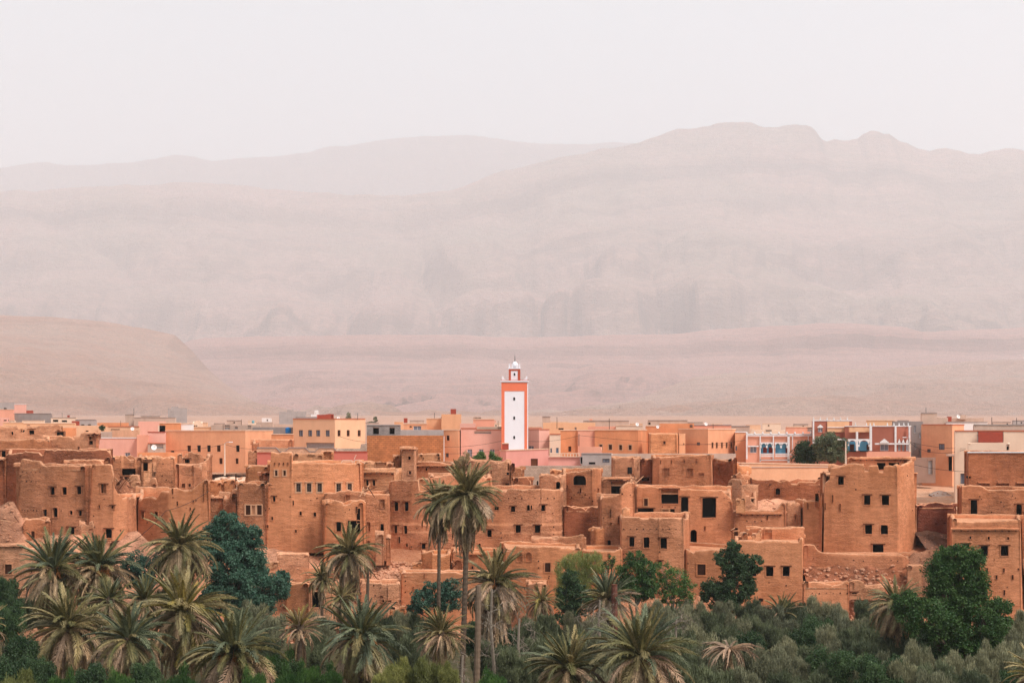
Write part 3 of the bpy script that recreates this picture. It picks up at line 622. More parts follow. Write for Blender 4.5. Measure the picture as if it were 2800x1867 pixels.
bld('mud_house', 'mud house with three big black openings in its upper wall and an arched door', [(1733, 184), (1740, 181), (1880, 180), (2004, 180.5)],
    [(1733, 1334), (1738, 1330), (1790, 1332), (1850, 1337), (1900, 1340), (1975, 1343), (1988, 1352), (1997, 1362), (2004, 1372)],
    [(1766, 1373, 10, 20, 's'), (1831, 1357, 44, 38), (1765, 1404, 41, 27), (1820, 1405, 18, 25, 'p'), (1837, 1405, 15, 27), (1872, 1388, 19, 55), (1940, 1388, 36, 52), (1897, 1465, 16, 33, 'a'), (1928, 1444, 3, 12, 'l')],
    MUD5, D=7, bat=.02, rim=MUDL, holes=[(1811, 1385), (1830, 1385), (1846, 1387), (1950, 1417), (1981, 1361), (1966, 1434)])
bld('mud_house', 'lower mud wing with a plank-topped sagging wall, right of the three big black openings', [(2004, 180.5), (2150, 181)],
    [(2004, 1400), (2020, 1398), (2060, 1397), (2100, 1399), (2115, 1398), (2128, 1390), (2140, 1376), (2143, 1374), (2150, 1378)],
    [(2013, 1462, 11, 18, 's'), (2013, 1446, 10, 6), (2099, 1414, 3, 13, 'l')],
    MUD5, D=2.2, bat=.02, ledge=[(2020, 2140, 1404)], rim=MUDL, back=1397, holes=[(2043, 1424), (2065, 1425), (2083, 1424)])
bld('mud_wall', 'squarish mud pillar stub on the stepped roof edge, right of the biggest black opening', [(2012, 179), (2038, 179)], [(2012, 1369), (2020, 1367), (2038, 1367)], [], MUDL, D=1.2, bot=1402)
bld('mud_wall', 'twin eroded mud piers with vertical grooves, left of the great square tower', [(2136, 186), (2150, 184), (2192, 184), (2200, 187)], [(2136, 1380), (2142, 1376), (2156, 1374), (2162, 1380), (2170, 1376), (2182, 1373), (2190, 1378), (2200, 1392)], [(2176, 1412, 2, 14, 'l')], MUD3, D=3, jag=.15, a=.16)
bld('mud_wall', 'long scorched mud wall with a white plastered arch niche in its middle', [(2042, 205), (2140, 204), (2250, 205)], [(2042, 1308), (2070, 1312), (2100, 1314), (2160, 1317), (2230, 1320), (2240, 1310), (2250, 1306)],
    [(2127, 1343, 12, 18, 'm')], MUD4, D=3, jag=.2, a=.16, holes=[(2094, 1317), (2105, 1325), (2108, 1324), (2188, 1326), (2240, 1343), (2231, 1362), (2190, 1362)])
bld('garden_wall', 'long smooth peach boundary wall below the dark trees', [(2016, 222), (2275, 224)], [(2016, 1266), (2030, 1267), (2100, 1268), (2275, 1272)], [(2247, 1292, 2, 2, 'l')], plaster((232, 172, 134), .7), D=1.0, a=.01, cat='wall', coping=COP, cell=1.0)
bld('garden_wall', 'short pink wall piece at the left end of the peach boundary wall', [(2006, 219), (2048, 219)], [(2006, 1274), (2048, 1273)], [], P_PK, D=.6, a=.01, cat='wall', cell=1.0, coping=COP)
# ---- the great tower
bld('mud_tower', 'great square mud tower with a notched parapet and five square dark windows, right of centre', [(2244, 184), (2250, 178.4), (2330, 177), (2459, 175.5), (2508, 184)],
    [(2244, 1345), (2250, 1330), (2256, 1320), (2268, 1310), (2269, 1280), (2290, 1279), (2320, 1270), (2361, 1270), (2364, 1289), (2375, 1290), (2377, 1275), (2400, 1273), (2404, 1291), (2415, 1292), (2417, 1276), (2440, 1273), (2465, 1271), (2475, 1275), (2505, 1262), (2508, 1264)],
    [(2371, 1367, 16, 26), (2421, 1368, 18, 26), (2375, 1447, 18, 25), (2418, 1448, 18, 25), (2401, 1502, 27, 26), (2298, 1314, 15, 22, 'o'), (2276, 1363, 3, 20, 'l'), (2255, 1384, 3, 20, 'l'), (2296, 1387, 3, 21, 'l')],
    MUDS, D=6, bot=1560, bat=.03, cat='tower', roof=1300, jag=.06, back=1300, holes=[(2340, 1338), (2336, 1322), (2500, 1395), (2489, 1300)])
bld('mud_house', 'lower left shoulder wall joined to the great tower, with one thin slit', [(2190, 184), (2194, 180), (2246, 178.6)], [(2190, 1376), (2196, 1372), (2236, 1370), (2246, 1350)],
    [(2207, 1383, 3, 18, 'l')], MUDS, D=4, bot=1560, bat=.03, jag=.06, holes=[(2219, 1490), (2236, 1492)])
bld('mud_house', 'mud rooms with three black openings showing over the tower parapet', [(2318, 190), (2478, 189), (2500, 192)], [(2318, 1254), (2326, 1250), (2360, 1253), (2420, 1254), (2478, 1254), (2500, 1257)], [(2410, 1272, 22, 24), (2445, 1267, 27, 12), (2476, 1272, 8, 22)], MUD1, D=4, ledge=[(2330, 2490, 1254)])
bld('mud_house', 'raised left shoulder of the tower with a beam-end frieze over its window', [(2269, 184), (2322, 183)], [(2269, 1276), (2275, 1273), (2322, 1272)], [], MUD3, D=4, ledge=[(2270, 2320, 1289)], roof=1290)
# ---- right side
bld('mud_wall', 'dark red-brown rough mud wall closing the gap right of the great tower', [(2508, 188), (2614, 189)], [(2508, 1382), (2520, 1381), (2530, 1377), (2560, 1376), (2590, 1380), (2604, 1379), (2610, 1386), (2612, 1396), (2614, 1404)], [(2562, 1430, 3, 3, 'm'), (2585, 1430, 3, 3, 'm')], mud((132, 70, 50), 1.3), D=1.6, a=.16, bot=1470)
bld('mud_house', 'tall mud house at the right edge with a beam-end ledge and three dark windows', [(2594, 170), (2598, 165), (2700, 164), (2794, 163.5), (2802, 168)], [(2594, 1420), (2598, 1417), (2606, 1420), (2614, 1427), (2640, 1429), (2700, 1428), (2770, 1425), (2794, 1421), (2802, 1424)],
    [(2641, 1494, 18, 14), (2692, 1506, 18, 27), (2748, 1506, 19, 27), (2654, 1470, 4, 7), (2705, 1471, 5, 8), (2758, 1472, 5, 8), (2700, 1560, 4, 15, 'l'), (2746, 1559, 4, 12, 'l'), (2726, 1578, 4, 12, 'l'), (2770, 1578, 4, 13, 'l'), (2747, 1620, 4, 15, 'l'), (2786, 1556, 3, 6, 'l')],
    MUD5, D=7, bot=1720, ledge=[(2600, 2788, 1447)], bat=.025, holes=[(2755, 1605), (2720, 1530)])
bld('mud_house', 'sliver of mud house cut by the right edge beyond a dark vertical crack', [(2803, 166), (2860, 166)], [(2803, 1400), (2860, 1398)], [], MUD2, D=6, bot=1720)
bld('mud_house', 'upper mud house at the right edge with two tall dark doorway-like windows', [(2622, 182), (2627, 178), (2760, 177), (2870, 177)], [(2622, 1334), (2630, 1330), (2688, 1330), (2696, 1336), (2704, 1340), (2870, 1342)],
    [(2664, 1387, 17, 39), (2788, 1395, 15, 31)], MUD2, D=6, holes=[(2680, 1357), (2684, 1364), (2738, 1372), (2746, 1384), (2770, 1355), (2778, 1361), (2712, 1400), (2756, 1418)], bat=.02)
bld('mud_house', 'brown mud house with a white-coped roof and three lintelled recesses, at the right edge', [(2641, 195), (2645, 192), (2880, 191)], [(2641, 1238), (2880, 1238)], [(2691, 1331, 30, 19, 'n'), (2744, 1331, 30, 19, 'n'), (2796, 1331, 30, 19, 'n'), (2653, 1305, 5, 6)],
    mud((186, 112, 74)), D=7, coping=W_, jag=.03, ledge=[(2675, 2707, 1320), (2728, 2760, 1320), (2780, 2812, 1320)])
# ---- the front row
bld('mud_house', 'front mud house with three square windows right of the pointed tree', [(2008, 167), (2100, 166.4), (2195, 166), (2199, 170)],
    [(2008, 1496), (2016, 1482), (2024, 1479), (2100, 1480), (2184, 1481), (2190, 1475), (2199, 1476)],
    [(2061, 1562, 15, 26), (2105, 1562, 19, 26), (2150, 1562, 18, 26), (2080, 1640, 12, 9), (2147, 1643, 6, 12)], MUDS, D=6, bot=1720, bat=.008, jag=.06, holes=[(2103, 1592), (2150, 1600)])
bld('mud_house', 'low flat-roofed front house with one brownish square window, left of the pointed tree', [(1866, 171), (1873, 168), (2008, 167)],
    [(1866, 1500), (1873, 1502), (1888, 1509), (1896, 1515), (1902, 1508), (1960, 1504), (2008, 1503)],
    [(1918, 1557, 22, 30, 's')], MUDS, D=7.5, bot=1720, bat=.008, jag=.06, roof=1513, back=1490, holes=[(1881, 1540), (1904, 1600)])
bld('mud_wall', 'rear terrace wall on the roof of the front house, notched beside a low bench', [(2040, 174), (2090, 173), (2180, 172.5), (2200, 173)], [(2040, 1450), (2052, 1444), (2080, 1443), (2084, 1448), (2092, 1443), (2196, 1442), (2200, 1443)], [(2101, 1463, 20, 28, 'n')], MUD5, D=1.0, bot=1492, jag=.06)
bld('mud_wall', 'small rounded mud stove-like block on the terrace', [(2028, 171.5), (2044, 171)], [(2028, 1462), (2034, 1456), (2044, 1458)], [], MUDL, D=1.0, bot=1490)
bld('mud_wall', 'low stepped mud bench beside the rounded block on the terrace', [(2056, 171), (2082, 171)], [(2056, 1461), (2068, 1460), (2076, 1452), (2082, 1450)], [], MUDL, D=.9, bot=1490)
bld('mud_house', 'tall front mud house with three dark windows in smooth patches under a rough top band', [(1693, 173), (1697, 169), (1800, 167.5), (1871, 167.5), (1888, 173)], [(1693, 1418), (1700, 1414), (1780, 1416), (1790, 1419), (1840, 1417), (1871, 1418), (1880, 1421), (1888, 1417)],
    [(1727, 1481, 14, 25), (1767, 1483, 16, 28), (1815, 1485, 17, 28), (1805, 1540, 9, 14)], MUD1, D=6, bot=1640, bat=.012, holes=[(1705 + 18 * k, 1446) for k in range(9)] + [(1705, 1514), (1705, 1528), (1804, 1508)])
bld('mud_house', 'low mud house with a black slit, right of the yellow-green feathery tree', [(1588, 168), (1640, 166.5), (1700, 166.5), (1705, 169)], [(1588, 1506), (1600, 1507), (1625, 1509), (1680, 1509), (1690, 1505), (1698, 1500), (1705, 1502)],
    [(1666, 1520, 5, 15, 'l'), (1647, 1552, 9, 20)], MUDS, D=6, bot=1640, roof=1516, jag=.06)
bld('mud_wall', 'broken mud parapet around a small roof yard, rising to a horn at its right end', [(1455, 172), (1530, 171), (1590, 170), (1604, 171)], [(1455, 1477), (1470, 1472), (1530, 1471), (1560, 1468), (1580, 1465), (1594, 1463), (1600, 1464), (1604, 1500)], [], MUD3, D=.9, bot=1506, jag=.12, a=.14)
bld('mud_house', 'front mud house with two pointed arch niches side by side', [(1372, 169), (1378, 166), (1470, 165), (1590, 165.5)], [(1372, 1512), (1384, 1508), (1405, 1499), (1412, 1496), (1460, 1497), (1500, 1496), (1540, 1498), (1590, 1500)],
    [(1420, 1523, 16, 24, 'A'), (1445, 1522, 16, 24, 'A'), (1498, 1551, 15, 25, 's'), (1527, 1543, 6, 16)], MUDS, D=5, bot=1700, jag=.1, roof=1504, holes=[(1473, 1534), (1473, 1552), (1502, 1575), (1501, 1580)])
bld('mud_wall', 'tapering mud buttress with an eroded right edge at the foot of the arch-niche house', [(1440, 161), (1470, 160), (1498, 160.5)], [(1440, 1600), (1465, 1595), (1486, 1593), (1498, 1600)], [(1490, 1602, 6, 6)], MUD3, D=3, bot=1760, jag=.1)
bld('mud_house', 'low mud house with a blind arch behind the two tall palm trunks', [(1236, 170), (1300, 169), (1372, 169)], [(1236, 1509), (1250, 1507), (1300, 1509), (1340, 1508), (1372, 1506)], [(1252, 1548, 22, 34, 'A'), (1291, 1551, 5, 8, 'a')], MUD5, D=5, bot=1640, ledge=[(1280, 1330, 1514)])
bld('mud_house', 'squat cubic mud block left of the tall palm trunks', [(1151, 171), (1180, 170), (1232, 170), (1236, 172)], [(1151, 1515), (1158, 1511), (1180, 1509), (1184, 1517), (1226, 1517), (1236, 1512)], [], MUDO, D=4, bot=1640)
bld('mud_wall', 'small stepped mud wall leading up to the cubic block', [(1128, 169), (1154, 169)], [(1128, 1546), (1136, 1541), (1154, 1539)], [], MUDO, D=1.0, bot=1590)
bld('mud_wall', 'long plain mud garden wall above the teal bushes, crossed by the two tall trunks', [(1096, 165), (1240, 164), (1372, 164)], [(1096, 1568), (1104, 1566), (1200, 1566), (1300, 1565), (1372, 1566)], [(1161, 1574, 2, 10, 'l'), (1261, 1586, 3, 12, 'l'), (1130, 1608, 2, 10, 'l')], MUDS, D=2.5, bot=1720, jag=.08, holes=[(1108, 1588), (1108, 1600), (1108, 1618)])
bld('mud_house', 'ruined mud house with scattered socket holes low in its wall, left of the teal bush', [(985, 163), (1060, 162), (1097, 163)], [(985, 1600), (992, 1594), (1030, 1596), (1060, 1596), (1097, 1598)],
    [(1043, 1632, 9, 8, 'n'), (1047, 1643, 6, 6), (981, 1622, 5, 8, 'o'), (1065, 1643, 12, 5, 'n'), (1084, 1646, 7, 4), (1095, 1643, 3, 8, 'l')], MUD3, D=4, bot=1720, holes=[(1025, 1628), (1021, 1600), (1040, 1606)])
bld('mud_wall', 'low mud wall peeping above the bushes right of the ruined house', [(1066, 160), (1108, 160)], [(1066, 1660), (1108, 1659)], [], MUDO, D=1.2, bot=1720)
bld('mud_wall', 'thick straight mud wall above the little cave', [(758, 171), (845, 171)], [(758, 1518), (764, 1515), (800, 1514), (832, 1516), (845, 1520)], [], MUD3, D=1.6, bot=1556)
bld('mud_wall', 'small cracked pale wall block right of the dark blue-green tree', [(716, 168), (762, 168)], [(716, 1546), (730, 1537), (740, 1538), (762, 1537)], [(752, 1560, 3, 20, 'l')], MUDL, D=2, bot=1600)
bld('mud_house', 'mud hut with a tall black doorway behind the thin short palm', [(842, 160), (900, 160), (960, 161)], [(842, 1606), (852, 1604), (880, 1604), (920, 1606), (960, 1602)], [(865, 1631, 26, 60, 'D')], MUD3, D=4, bot=1720)
bld('mud_wall', 'crumbling bank wall left of the tall black doorway', [(780, 161), (846, 160)], [(780, 1602), (792, 1598), (820, 1594), (846, 1598)], [], mud((196, 124, 84), 1.2), D=2, bot=1700, a=.2)
bld('mud_house', 'mud shed with a dark low window behind the palm hung with brown fronds', [(905, 168), (1000, 167)], [(905, 1560), (925, 1556), (960, 1554), (1000, 1558)], [(971, 1580, 14, 16), (927, 1574, 12, 3)], MUD3, D=3, bot=1640)
# low walls right
bld('mud_wall', 'long rounded mud parapet wall at the foot of the great tower', [(2197, 171), (2320, 170), (2470, 170), (2486, 171)], [(2197, 1491), (2226, 1491), (2236, 1505), (2246, 1512), (2320, 1516), (2400, 1518), (2465, 1517), (2478, 1522), (2486, 1534)], [], MUD5, D=1.4, bot=1552, jag=.06, holes=[(2225, 1526), (2262, 1530), (2335, 1531), (2361, 1533), (2437, 1531), (2455, 1533)])
bld('mud_wall', 'low mud wall with a row of socket holes just above the olive bushes', [(2196, 163), (2322, 163)], [(2196, 1592), (2240, 1594), (2262, 1597), (2276, 1603), (2300, 1597), (2316, 1590), (2322, 1594)], [], MUD5, D=1.2, bot=1700, jag=.08, holes=[(2222 + 19 * k, 1621 + (k % 2)) for k in range(6)])
bld('mud_wall', 'curving low mud wall stepping left of the half-buried palm', [(2322, 163.5), (2400, 163), (2420, 164)], [(2322, 1592), (2332, 1588), (2345, 1587), (2362, 1592), (2366, 1603), (2400, 1604), (2420, 1606)], [(2336, 1621, 12, 4)], MUD3, D=1.2, bot=1640, jag=.08)
bld('mud_wall', 'narrow mud wall between the stone slope and the big round green tree', [(2480, 166), (2524, 166)], [(2480, 1549), (2490, 1548), (2524, 1549)], [], MUD3, D=1.6, bot=1640)
# ================= the newer plastered town behind =================
def nb(name, label, x0, x1, top, Y, mat, wins=(), D=7, bot=None, **k):
    tp = [(x0, top), (x1, top)] if not hasattr(top, '__len__') else top
    pts = k.pop('pts', [(x0, Y), (x1, Y)])
    return bld(name, label, pts, tp, wins, mat, D=D, bot=bot, a=.004, bat=0, jag=0, thk=.25, cell=1.4, **k)
nb('house', 'long orange plastered house with five barred windows above two lower ones', 452, 745, [(452, 1178), (745, 1178)], 262, P_OR,
   [(517, 1226, 10, 17, 's'), (544, 1226, 10, 18, 'g'), (571, 1226, 10, 18, 'g'), (598, 1226, 10, 17, 's'), (650, 1226, 10, 18, 'g'), (604, 1260, 9, 16, 's'), (648, 1260, 8, 15, 's'), (472, 1235, 9, 7, 'g')],
   pts=[(452, 264), (671, 258), (745, 266)], bot=1292, coping=COP, D=9)
nb('house', 'tall orange house end with one small window, left part of the long barred house', 436, 494, 1157, 266, P_DO, [(463, 1204, 4, 7)], coping=COP, D=8)
nb('roof_hut', 'white-grey cubic hut on the long orange house roof', 495, 528, 1159, 267, P_WH, D=5, cat='hut', coping=COP)
nb('house', 'yellow-peach plastered two-storey block with seven barred windows', 801, 998, 1146, 268, P_PE,
   [(823, 1184, 11, 17, 'k'), (848, 1184, 11, 17, 'k'), (870, 1184, 11, 17, 'k'), (896, 1184, 11, 17, 'k'), (927, 1184, 8, 17, 's'), (952, 1184, 8, 17, 's'), (982, 1184, 8, 17, 's'), (875, 1219, 76, 18, 'p')],
   pts=[(801, 270), (916, 266), (998, 272)], coping=COPR, D=10)
nb('roof_hut', 'dark grey slab hut on the yellow-peach block', 808, 866, 1139, 273, C_DK, D=5, cat='hut')
nb('roof_hut', 'sloping red-brown stair hut on the yellow-peach block', 866, 912, [(866, 1143), (890, 1133), (900, 1131), (912, 1132)], 274, REDB, [(908, 1138, 3, 8)], D=4, cat='hut')
nb('house', 'low grey cement house behind the long orange house, with pale window squares', 577, 712, 1162, 284, C_TN, [(621, 1168, 14, 12, 'p'), (646, 1169, 8, 8, 'p'), (682, 1167, 9, 8, 'p')], D=8)
nb('house', 'brownish cement upper room behind the low grey house', 700, 746, 1154, 300, C_TN, D=6)
nb('house', 'dark cement yard wall behind the blue tank', 690, 802, 1168, 279, C_DK, D=4)
nb('house', 'distant flat cement house left of the yellow-peach block', 748, 806, 1160, 330, C_TN, D=8)
nb('roof_hut', 'small white hut with a black window, far behind the cement yard wall', 716, 742, 1143, 345, P_WH, [(731, 1148, 4, 5)], D=4, cat='hut')
nb('house', 'low orange shed roof left under the yellow-peach block', 742, 802, 1188, 258, P_DO, D=4, coping=COP)
bld('mud_house', 'older brown earth house filling the gap under the orange shed', [(688, 250), (705, 248), (803, 248)], [(688, 1214), (712, 1212), (714, 1204), (760, 1203), (803, 1203)], [], mud((214, 140, 100), .6), D=5, jag=.05)
bld('mud_wall', 'jagged earth wall fringe at the right corner of the long orange house', [(678, 240), (704, 240)], [(678, 1240), (682, 1234), (704, 1233)], [(702, 1262, 4, 16, 'n')], MUD3, D=3, bot=1300)
nb('garden_wall', 'beige stone parapet with raised hexagon-shaped sections', 703, 922, [(703, 1225), (755, 1225), (765, 1236), (780, 1236), (790, 1225), (835, 1225), (846, 1236), (862, 1236), (872, 1225), (912, 1225), (922, 1236)], 238, blocks((222, 174, 142), (196, 144, 112), .5, .25, 'stone_wall', .4), D=.8, coping=C_DK, cat='wall', bot=1262)
nb('house', 'dusty red house under the beige stone parapet', 703, 745, 1239, 234, P_RS, D=4, coping=REDB)
nb('house', 'dark pink low house front with red roof edge, left of the adobe brick wall', 906, 1004, 1236, 236, P_RS, D=5, coping=REDB)
nb('garden_wall', 'brown cement parapet stepping up beside the adobe brick wall', 922, 1003, [(922, 1232), (940, 1232), (941, 1226), (985, 1226), (987, 1214), (1003, 1212)], 240, CB, D=1, cat='wall')
nb('house', 'adobe brick house wall under an unfinished grey storey with two black window holes', 1003, 1213, 1191, 246, AB, D=8, pts=[(1003, 246), (1212, 245), (1216, 250)], bot=1290, ledge=())
nb('house', 'unfinished grey block storey with two black window holes on the adobe brick house', 1003, 1095, 1163, 246.5, GB, [(1028, 1177, 16, 19), (1072, 1177, 14, 19)], D=7, bot=1190, coping=GREY)
nb('house', 'low grey cement storey running right from the two black window holes', 1095, 1213, 1176, 246.5, C_GR, D=7, bot=1190)
nb('house', 'narrow orange house with two small windows right of the adobe brick wall', 1213, 1261, 1176, 250, P_OR, [(1225, 1197, 8, 14, 's'), (1223, 1244, 8, 11, 'k')], pts=[(1213, 250), (1254, 249), (1261, 256)], bot=1290, coping=COP)
nb('house', 'tall orange stair house with faded white marks, topped by a red box', 1207, 1261, 1132, 278, P_OR2, [(1190, 1141, 2, 2, 'l')], D=8)
nb('house', 'plain orange house left of the tall stair house', 1166, 1208, 1145, 282, P_OR2, D=8, coping=COP)
nb('house', 'orange house with a white-grilled opening behind the grey storey', 1103, 1168, 1159, 276, P_OR, [(1141, 1170, 22, 12, 'w'), (1123, 1166, 6, 4)], D=7, coping=COP)
nb('roof_box', 'red-brown box on top of the tall stair house', 1232, 1247, 1118, 279, REDB, D=3, bot=1134, cat='box')
nb('roof_box', 'small red box on the flat roof left of the plain orange house', 1104, 1114, 1143, 300, REDB, D=2, bot=1156, cat='box')
nb('house', 'pink house with three white-framed windows under red hoods, left of the minaret', 1260, 1373, [(1260, 1172), (1302, 1172), (1303, 1176), (1373, 1176)], 252, P_PK,
   [(1285, 1238, 13, 21, 'w'), (1316, 1238, 13, 21, 'w'), (1346, 1238, 13, 21, 'w'), (1320, 1182, 46, 7, 'p')], bot=1290, coping=COPR)
nb('house', 'pale pink upper storey behind the pink house', 1258, 1300, 1158, 268, P_PK, D=6)
nb('roof_hut', 'orange roof hut with two black openings left of the minaret', 1294, 1352, 1147, 275, P_SAL, D=5, cat='hut', coping=COP)
nb('roof_box', 'small cement box with two black holes on the orange roof hut', 1293, 1316, 1140, 277, C_TN, [(1302, 1144, 6, 6), (1312, 1144, 5, 6)], D=3, bot=1148, cat='box')
nb('house', 'cream parapet strip left of the minaret shaft', 1304, 1373, 1167, 256, P_CR, [(1366, 1170, 10, 6)], D=3)
nb('house', 'pink mosque wall below the minaret with a rust-red metal door', 1366, 1500, [(1366, 1233), (1385, 1232), (1440, 1230), (1499, 1228)], 244, P_PK2, [(1461, 1264, 19, 21, 'd'), (1372, 1257, 4, 8)], pts=[(1366, 246), (1384, 243), (1500, 243)], bot=1300, coping=COP)
nb('roof_box', 'red-brown shutter box standing at the lower left of the minaret shaft', 1373, 1391, 1213, 245, REDB, D=2.2, bot=1236, cat='box', coping=COP)
nb('house', 'pink house right of the minaret with a grey window under a red hood', 1444, 1502, 1175, 257, P_PK, [(1452, 1223, 15, 9, 'w')], pts=[(1444, 258), (1474, 256), (1502, 257)], coping=COPR)
nb('house', 'small rosy roof room with railings right of the minaret', 1444, 1482, 1168, 272, P_SAL, D=4, coping=COP)
nb('house', 'narrow cream house with blue window bars', 1503, 1533, 1188, 251, P_CR, [(1524, 1231, 7, 14, 'b'), (1507, 1231, 4, 12, 'b')], D=6, coping=COPR)
nb('house', 'orange house section with one brown window behind the white balustrade', 1533, 1580, 1177, 253, P_DO, [(1558, 1227, 8, 14, 's')], D=8, coping=COP)
nb('house', 'paler house section with a drainpipe, between two orange sections', 1580, 1626, 1177, 252.5, P_SAL, D=8, coping=COP)
nb('house', 'orange house section with faded white patches and four small windows', 1626, 1768, 1176, 252, P_DO, [(1643, 1222, 8, 14, 's'), (1669, 1222, 9, 14, 's'), (1697, 1223, 8, 14, 's'), (1723, 1223, 8, 13, 's')], pts=[(1626, 252), (1745, 250), (1768, 257)], D=8, coping=COP, rim=LPL)
nb('house', 'yellowish roof storey behind the orange sections', 1485, 1628, 1156, 278, P_YE, [(1534, 1172, 14, 4), (1574, 1171, 5, 7, 'p')], D=8)
nb('roof_hut', 'thin grey stair hut right of the minaret against the hills', 1483, 1505, 1140, 300, C_TN, D=4, cat='hut', coping=C_DK)
nb('house', 'long grey cement roof wall in the middle distance right of the minaret', 1595, 1720, 1151, 310, C_TN, D=8, coping=C_DK)
nb('house', 'cream low storey behind the orange sections', 1684, 1758, 1164, 268, P_CR, D=6, coping=COP)
nb('house', 'salmon parapet behind the paler section', 1608, 1684, 1166, 270, P_SAL, D=5)
nb('roof_box', 'salmon chimney box on the distant long grey roof wall', 1612, 1620, 1145, 312, P_SAL, D=2, bot=1152, cat='box')
nb('garden_wall', 'pink ruined wall with toothed top under the paler section', 1583, 1646, [(1583, 1220), (1600, 1221), (1642, 1222), (1646, 1232)], 244, P_SAL, D=1, cat='wall', bot=1260)
nb('house', 'pink low terrace house under the white balustrade', 1499, 1590, 1249, 238, P_PK2, D=4, bot=1300)
nb('house', 'grey cement house with a white-silled window, in front of the orange sections', 1590, 1674, 1241, 236, C_GR, [(1657, 1259, 19, 10, 'k'), (1619, 1266, 18, 6, 'o'), (1589, 1258, 5, 18)], D=6, bot=1300, coping=GREY)
nb('garden_wall', 'grey cement block wall below the pink mosque wall', 1430, 1674, [(1430, 1276), (1674, 1271)], 228, CB, [(1470, 1321, 4, 14, 'm')], D=1, cat='wall', bot=1360)
nb('garden_wall', 'flat grey-brown yard wall above the two-niche mud house', 1672, 2012, [(1672, 1243), (1700, 1240), (2012, 1240)], 232, C_TN, D=1, cat='wall', bot=1290)
bld('mud_house', 'broad orange-brown earth house with one tiny window, right of the faded patches', [(1772, 245), (1776, 243), (1852, 243), (1858, 246)], [(1772, 1187), (1810, 1187), (1858, 1187)], [(1817, 1210, 6, 8, 's')], mud((220, 144, 98), .5), D=7, jag=.04)
nb('house', 'small orange rooms stacked behind the broad earth house, white dish on the edge', 1766, 1806, 1165, 262, P_DO, D=6, coping=COP)
nb('house', 'orange roof storey right of the small stacked rooms', 1804, 1898, 1158, 268, P_DO, [(1890, 1164, 8, 8)], D=6)
nb('house', 'distant grey roof line with a black hole above the small orange rooms', 1772, 1880, 1150, 320, C_TN, [(1776, 1157, 6, 6)], D=7, coping=C_DK)
nb('house', 'orange corner house with five slim shutters on its pale right side', 1856, 2011, 1174, 250, P_OR, [(1910, 1213, 9, 8, 'k'), (1948, 1217, 5, 16, 's'), (1960, 1217, 5, 16, 's'), (1974, 1217, 5, 16, 's'), (1987, 1217, 5, 16, 's'), (2000, 1217, 5, 16, 's')],
   pts=[(1856, 252), (1936, 248), (2011, 256)], D=8, coping=COP)
nb('house', 'little orange annexe with a balcony slab left of the five slim shutters', 1857, 1874, 1186, 246, P_OR2, [(1870, 1214, 3, 5)], D=3, bot=1245)
nb('house', 'orange house strip with a blue door bar left of the pink arcade house', 2010, 2041, 1182, 253, P_OR, [(2013, 1225, 4, 12, 'b')], D=7, coping=W_)
nb('house', 'brown-grey roof room behind the orange strip', 1992, 2050, 1166, 285, C_TN, D=6, coping=C_DK)
nb('house', 'low salmon roof rooms in the row left of the turreted house', 1898, 2000, 1163, 275, P_SAL, D=6, coping=C_DK)
nb('house', 'salmon roof room behind the pink arcade house', 2150, 2222, 1168, 278, P_SAL, [(2215, 1174, 14, 12, 'p')], D=6, coping=COP)
nb('house', 'pale cream roof parapet with crenel stubs behind the pink arcade house', 2052, 2146, [(2052, 1173), (2062, 1173), (2063, 1176), (2146, 1176)], 272, P_CR, [(2102, 1177, 16, 4, 'p')], D=4)
# ---- pink arcade house
H1 = nb('house', 'pink house with white trim, blue arcades and a white balcony rail', 2040, 2222, 1188, 247, P_SAL,
   [(2060, 1229, 18, 17, 'w'), (2097, 1226, 33, 28, 'x'), (2137, 1226, 34, 28, 'x'), (2191, 1226, 18, 17, 'w')], pts=[(2040, 247), (2222, 247)], bot=1290, coping=W_)
def on(root, name, mb, mt): return mb.build(name, mt, root, off=root.location)
def pbox(mb, x0, y0, x1, y1, Y, d0, d1, mi=0):
    """box between photo rows and columns, from d0 metres in front of depth Y to d1 behind it"""
    a_, b_ = at(x0, y1, Y), at(x1, y0, Y); mb.box((a_.x, Y - d0, a_.z), (b_.x, Y + d1, b_.z), mi)
def arches(root, x0, x1, yt, yb, Y, n, mt, back=None):
    """white spandrel panel with n arches cut out"""
    mb = MB(); w = (x1 - x0) / n
    for k in range(n):
        xa, xb = x0 + w * k, x0 + w * (k + 1); m = w * .13; r = (w - 2 * m) / 2; cx = (xa + xb) / 2; ysp = yt + 3 + r
        arc = [(cx - r * math.cos(math.pi * j / 8), ysp - r * 1.0 * math.sin(math.pi * j / 8)) for j in range(9)]
        up = [(xa + (xb - xa) * j / 8, yt) for j in range(9)]
        for (d) in (-.10, .08):
            b = len(mb.v)
            for p in arc + up: q = at(p[0], p[1], Y); mb.v.append((q.x, Y + d, q.z))
            for j in range(8): mb.f.append([b + j, b + j + 1, b + 9 + j + 1, b + 9 + j]); mb.m.append(0)
        b2 = len(mb.v) - 18; b1 = b2 - 18
        for j in range(8): mb.f.append([b1 + j, b1 + j + 1, b2 + j + 1, b2 + j]); mb.m.append(0)
        for (u, v) in ((xa, xa + m), (xb - m, xb)): pbox(mb, u, ysp, v, ysp + (yb - ysp) * .28, Y, .10, .08)
    on(root, 'arcade', mb, mt)
Yh = 246.8
m = MB()
for (a_, b_, c_, d_) in ((2040, 1188, 2044, 1255), (2077, 1192, 2080, 1262), (2113, 1192, 2116, 1256), (2153, 1190, 2159, 1265), (2166, 1190, 2168, 1230), (2209, 1192, 2211, 1230), (2044, 1189, 2222, 1192), (2078, 1256, 2160, 1259)):
    pbox(m, a_, b_, c_, d_, Yh, .12, .02)
on(H1, 'white_trim', m, W_)
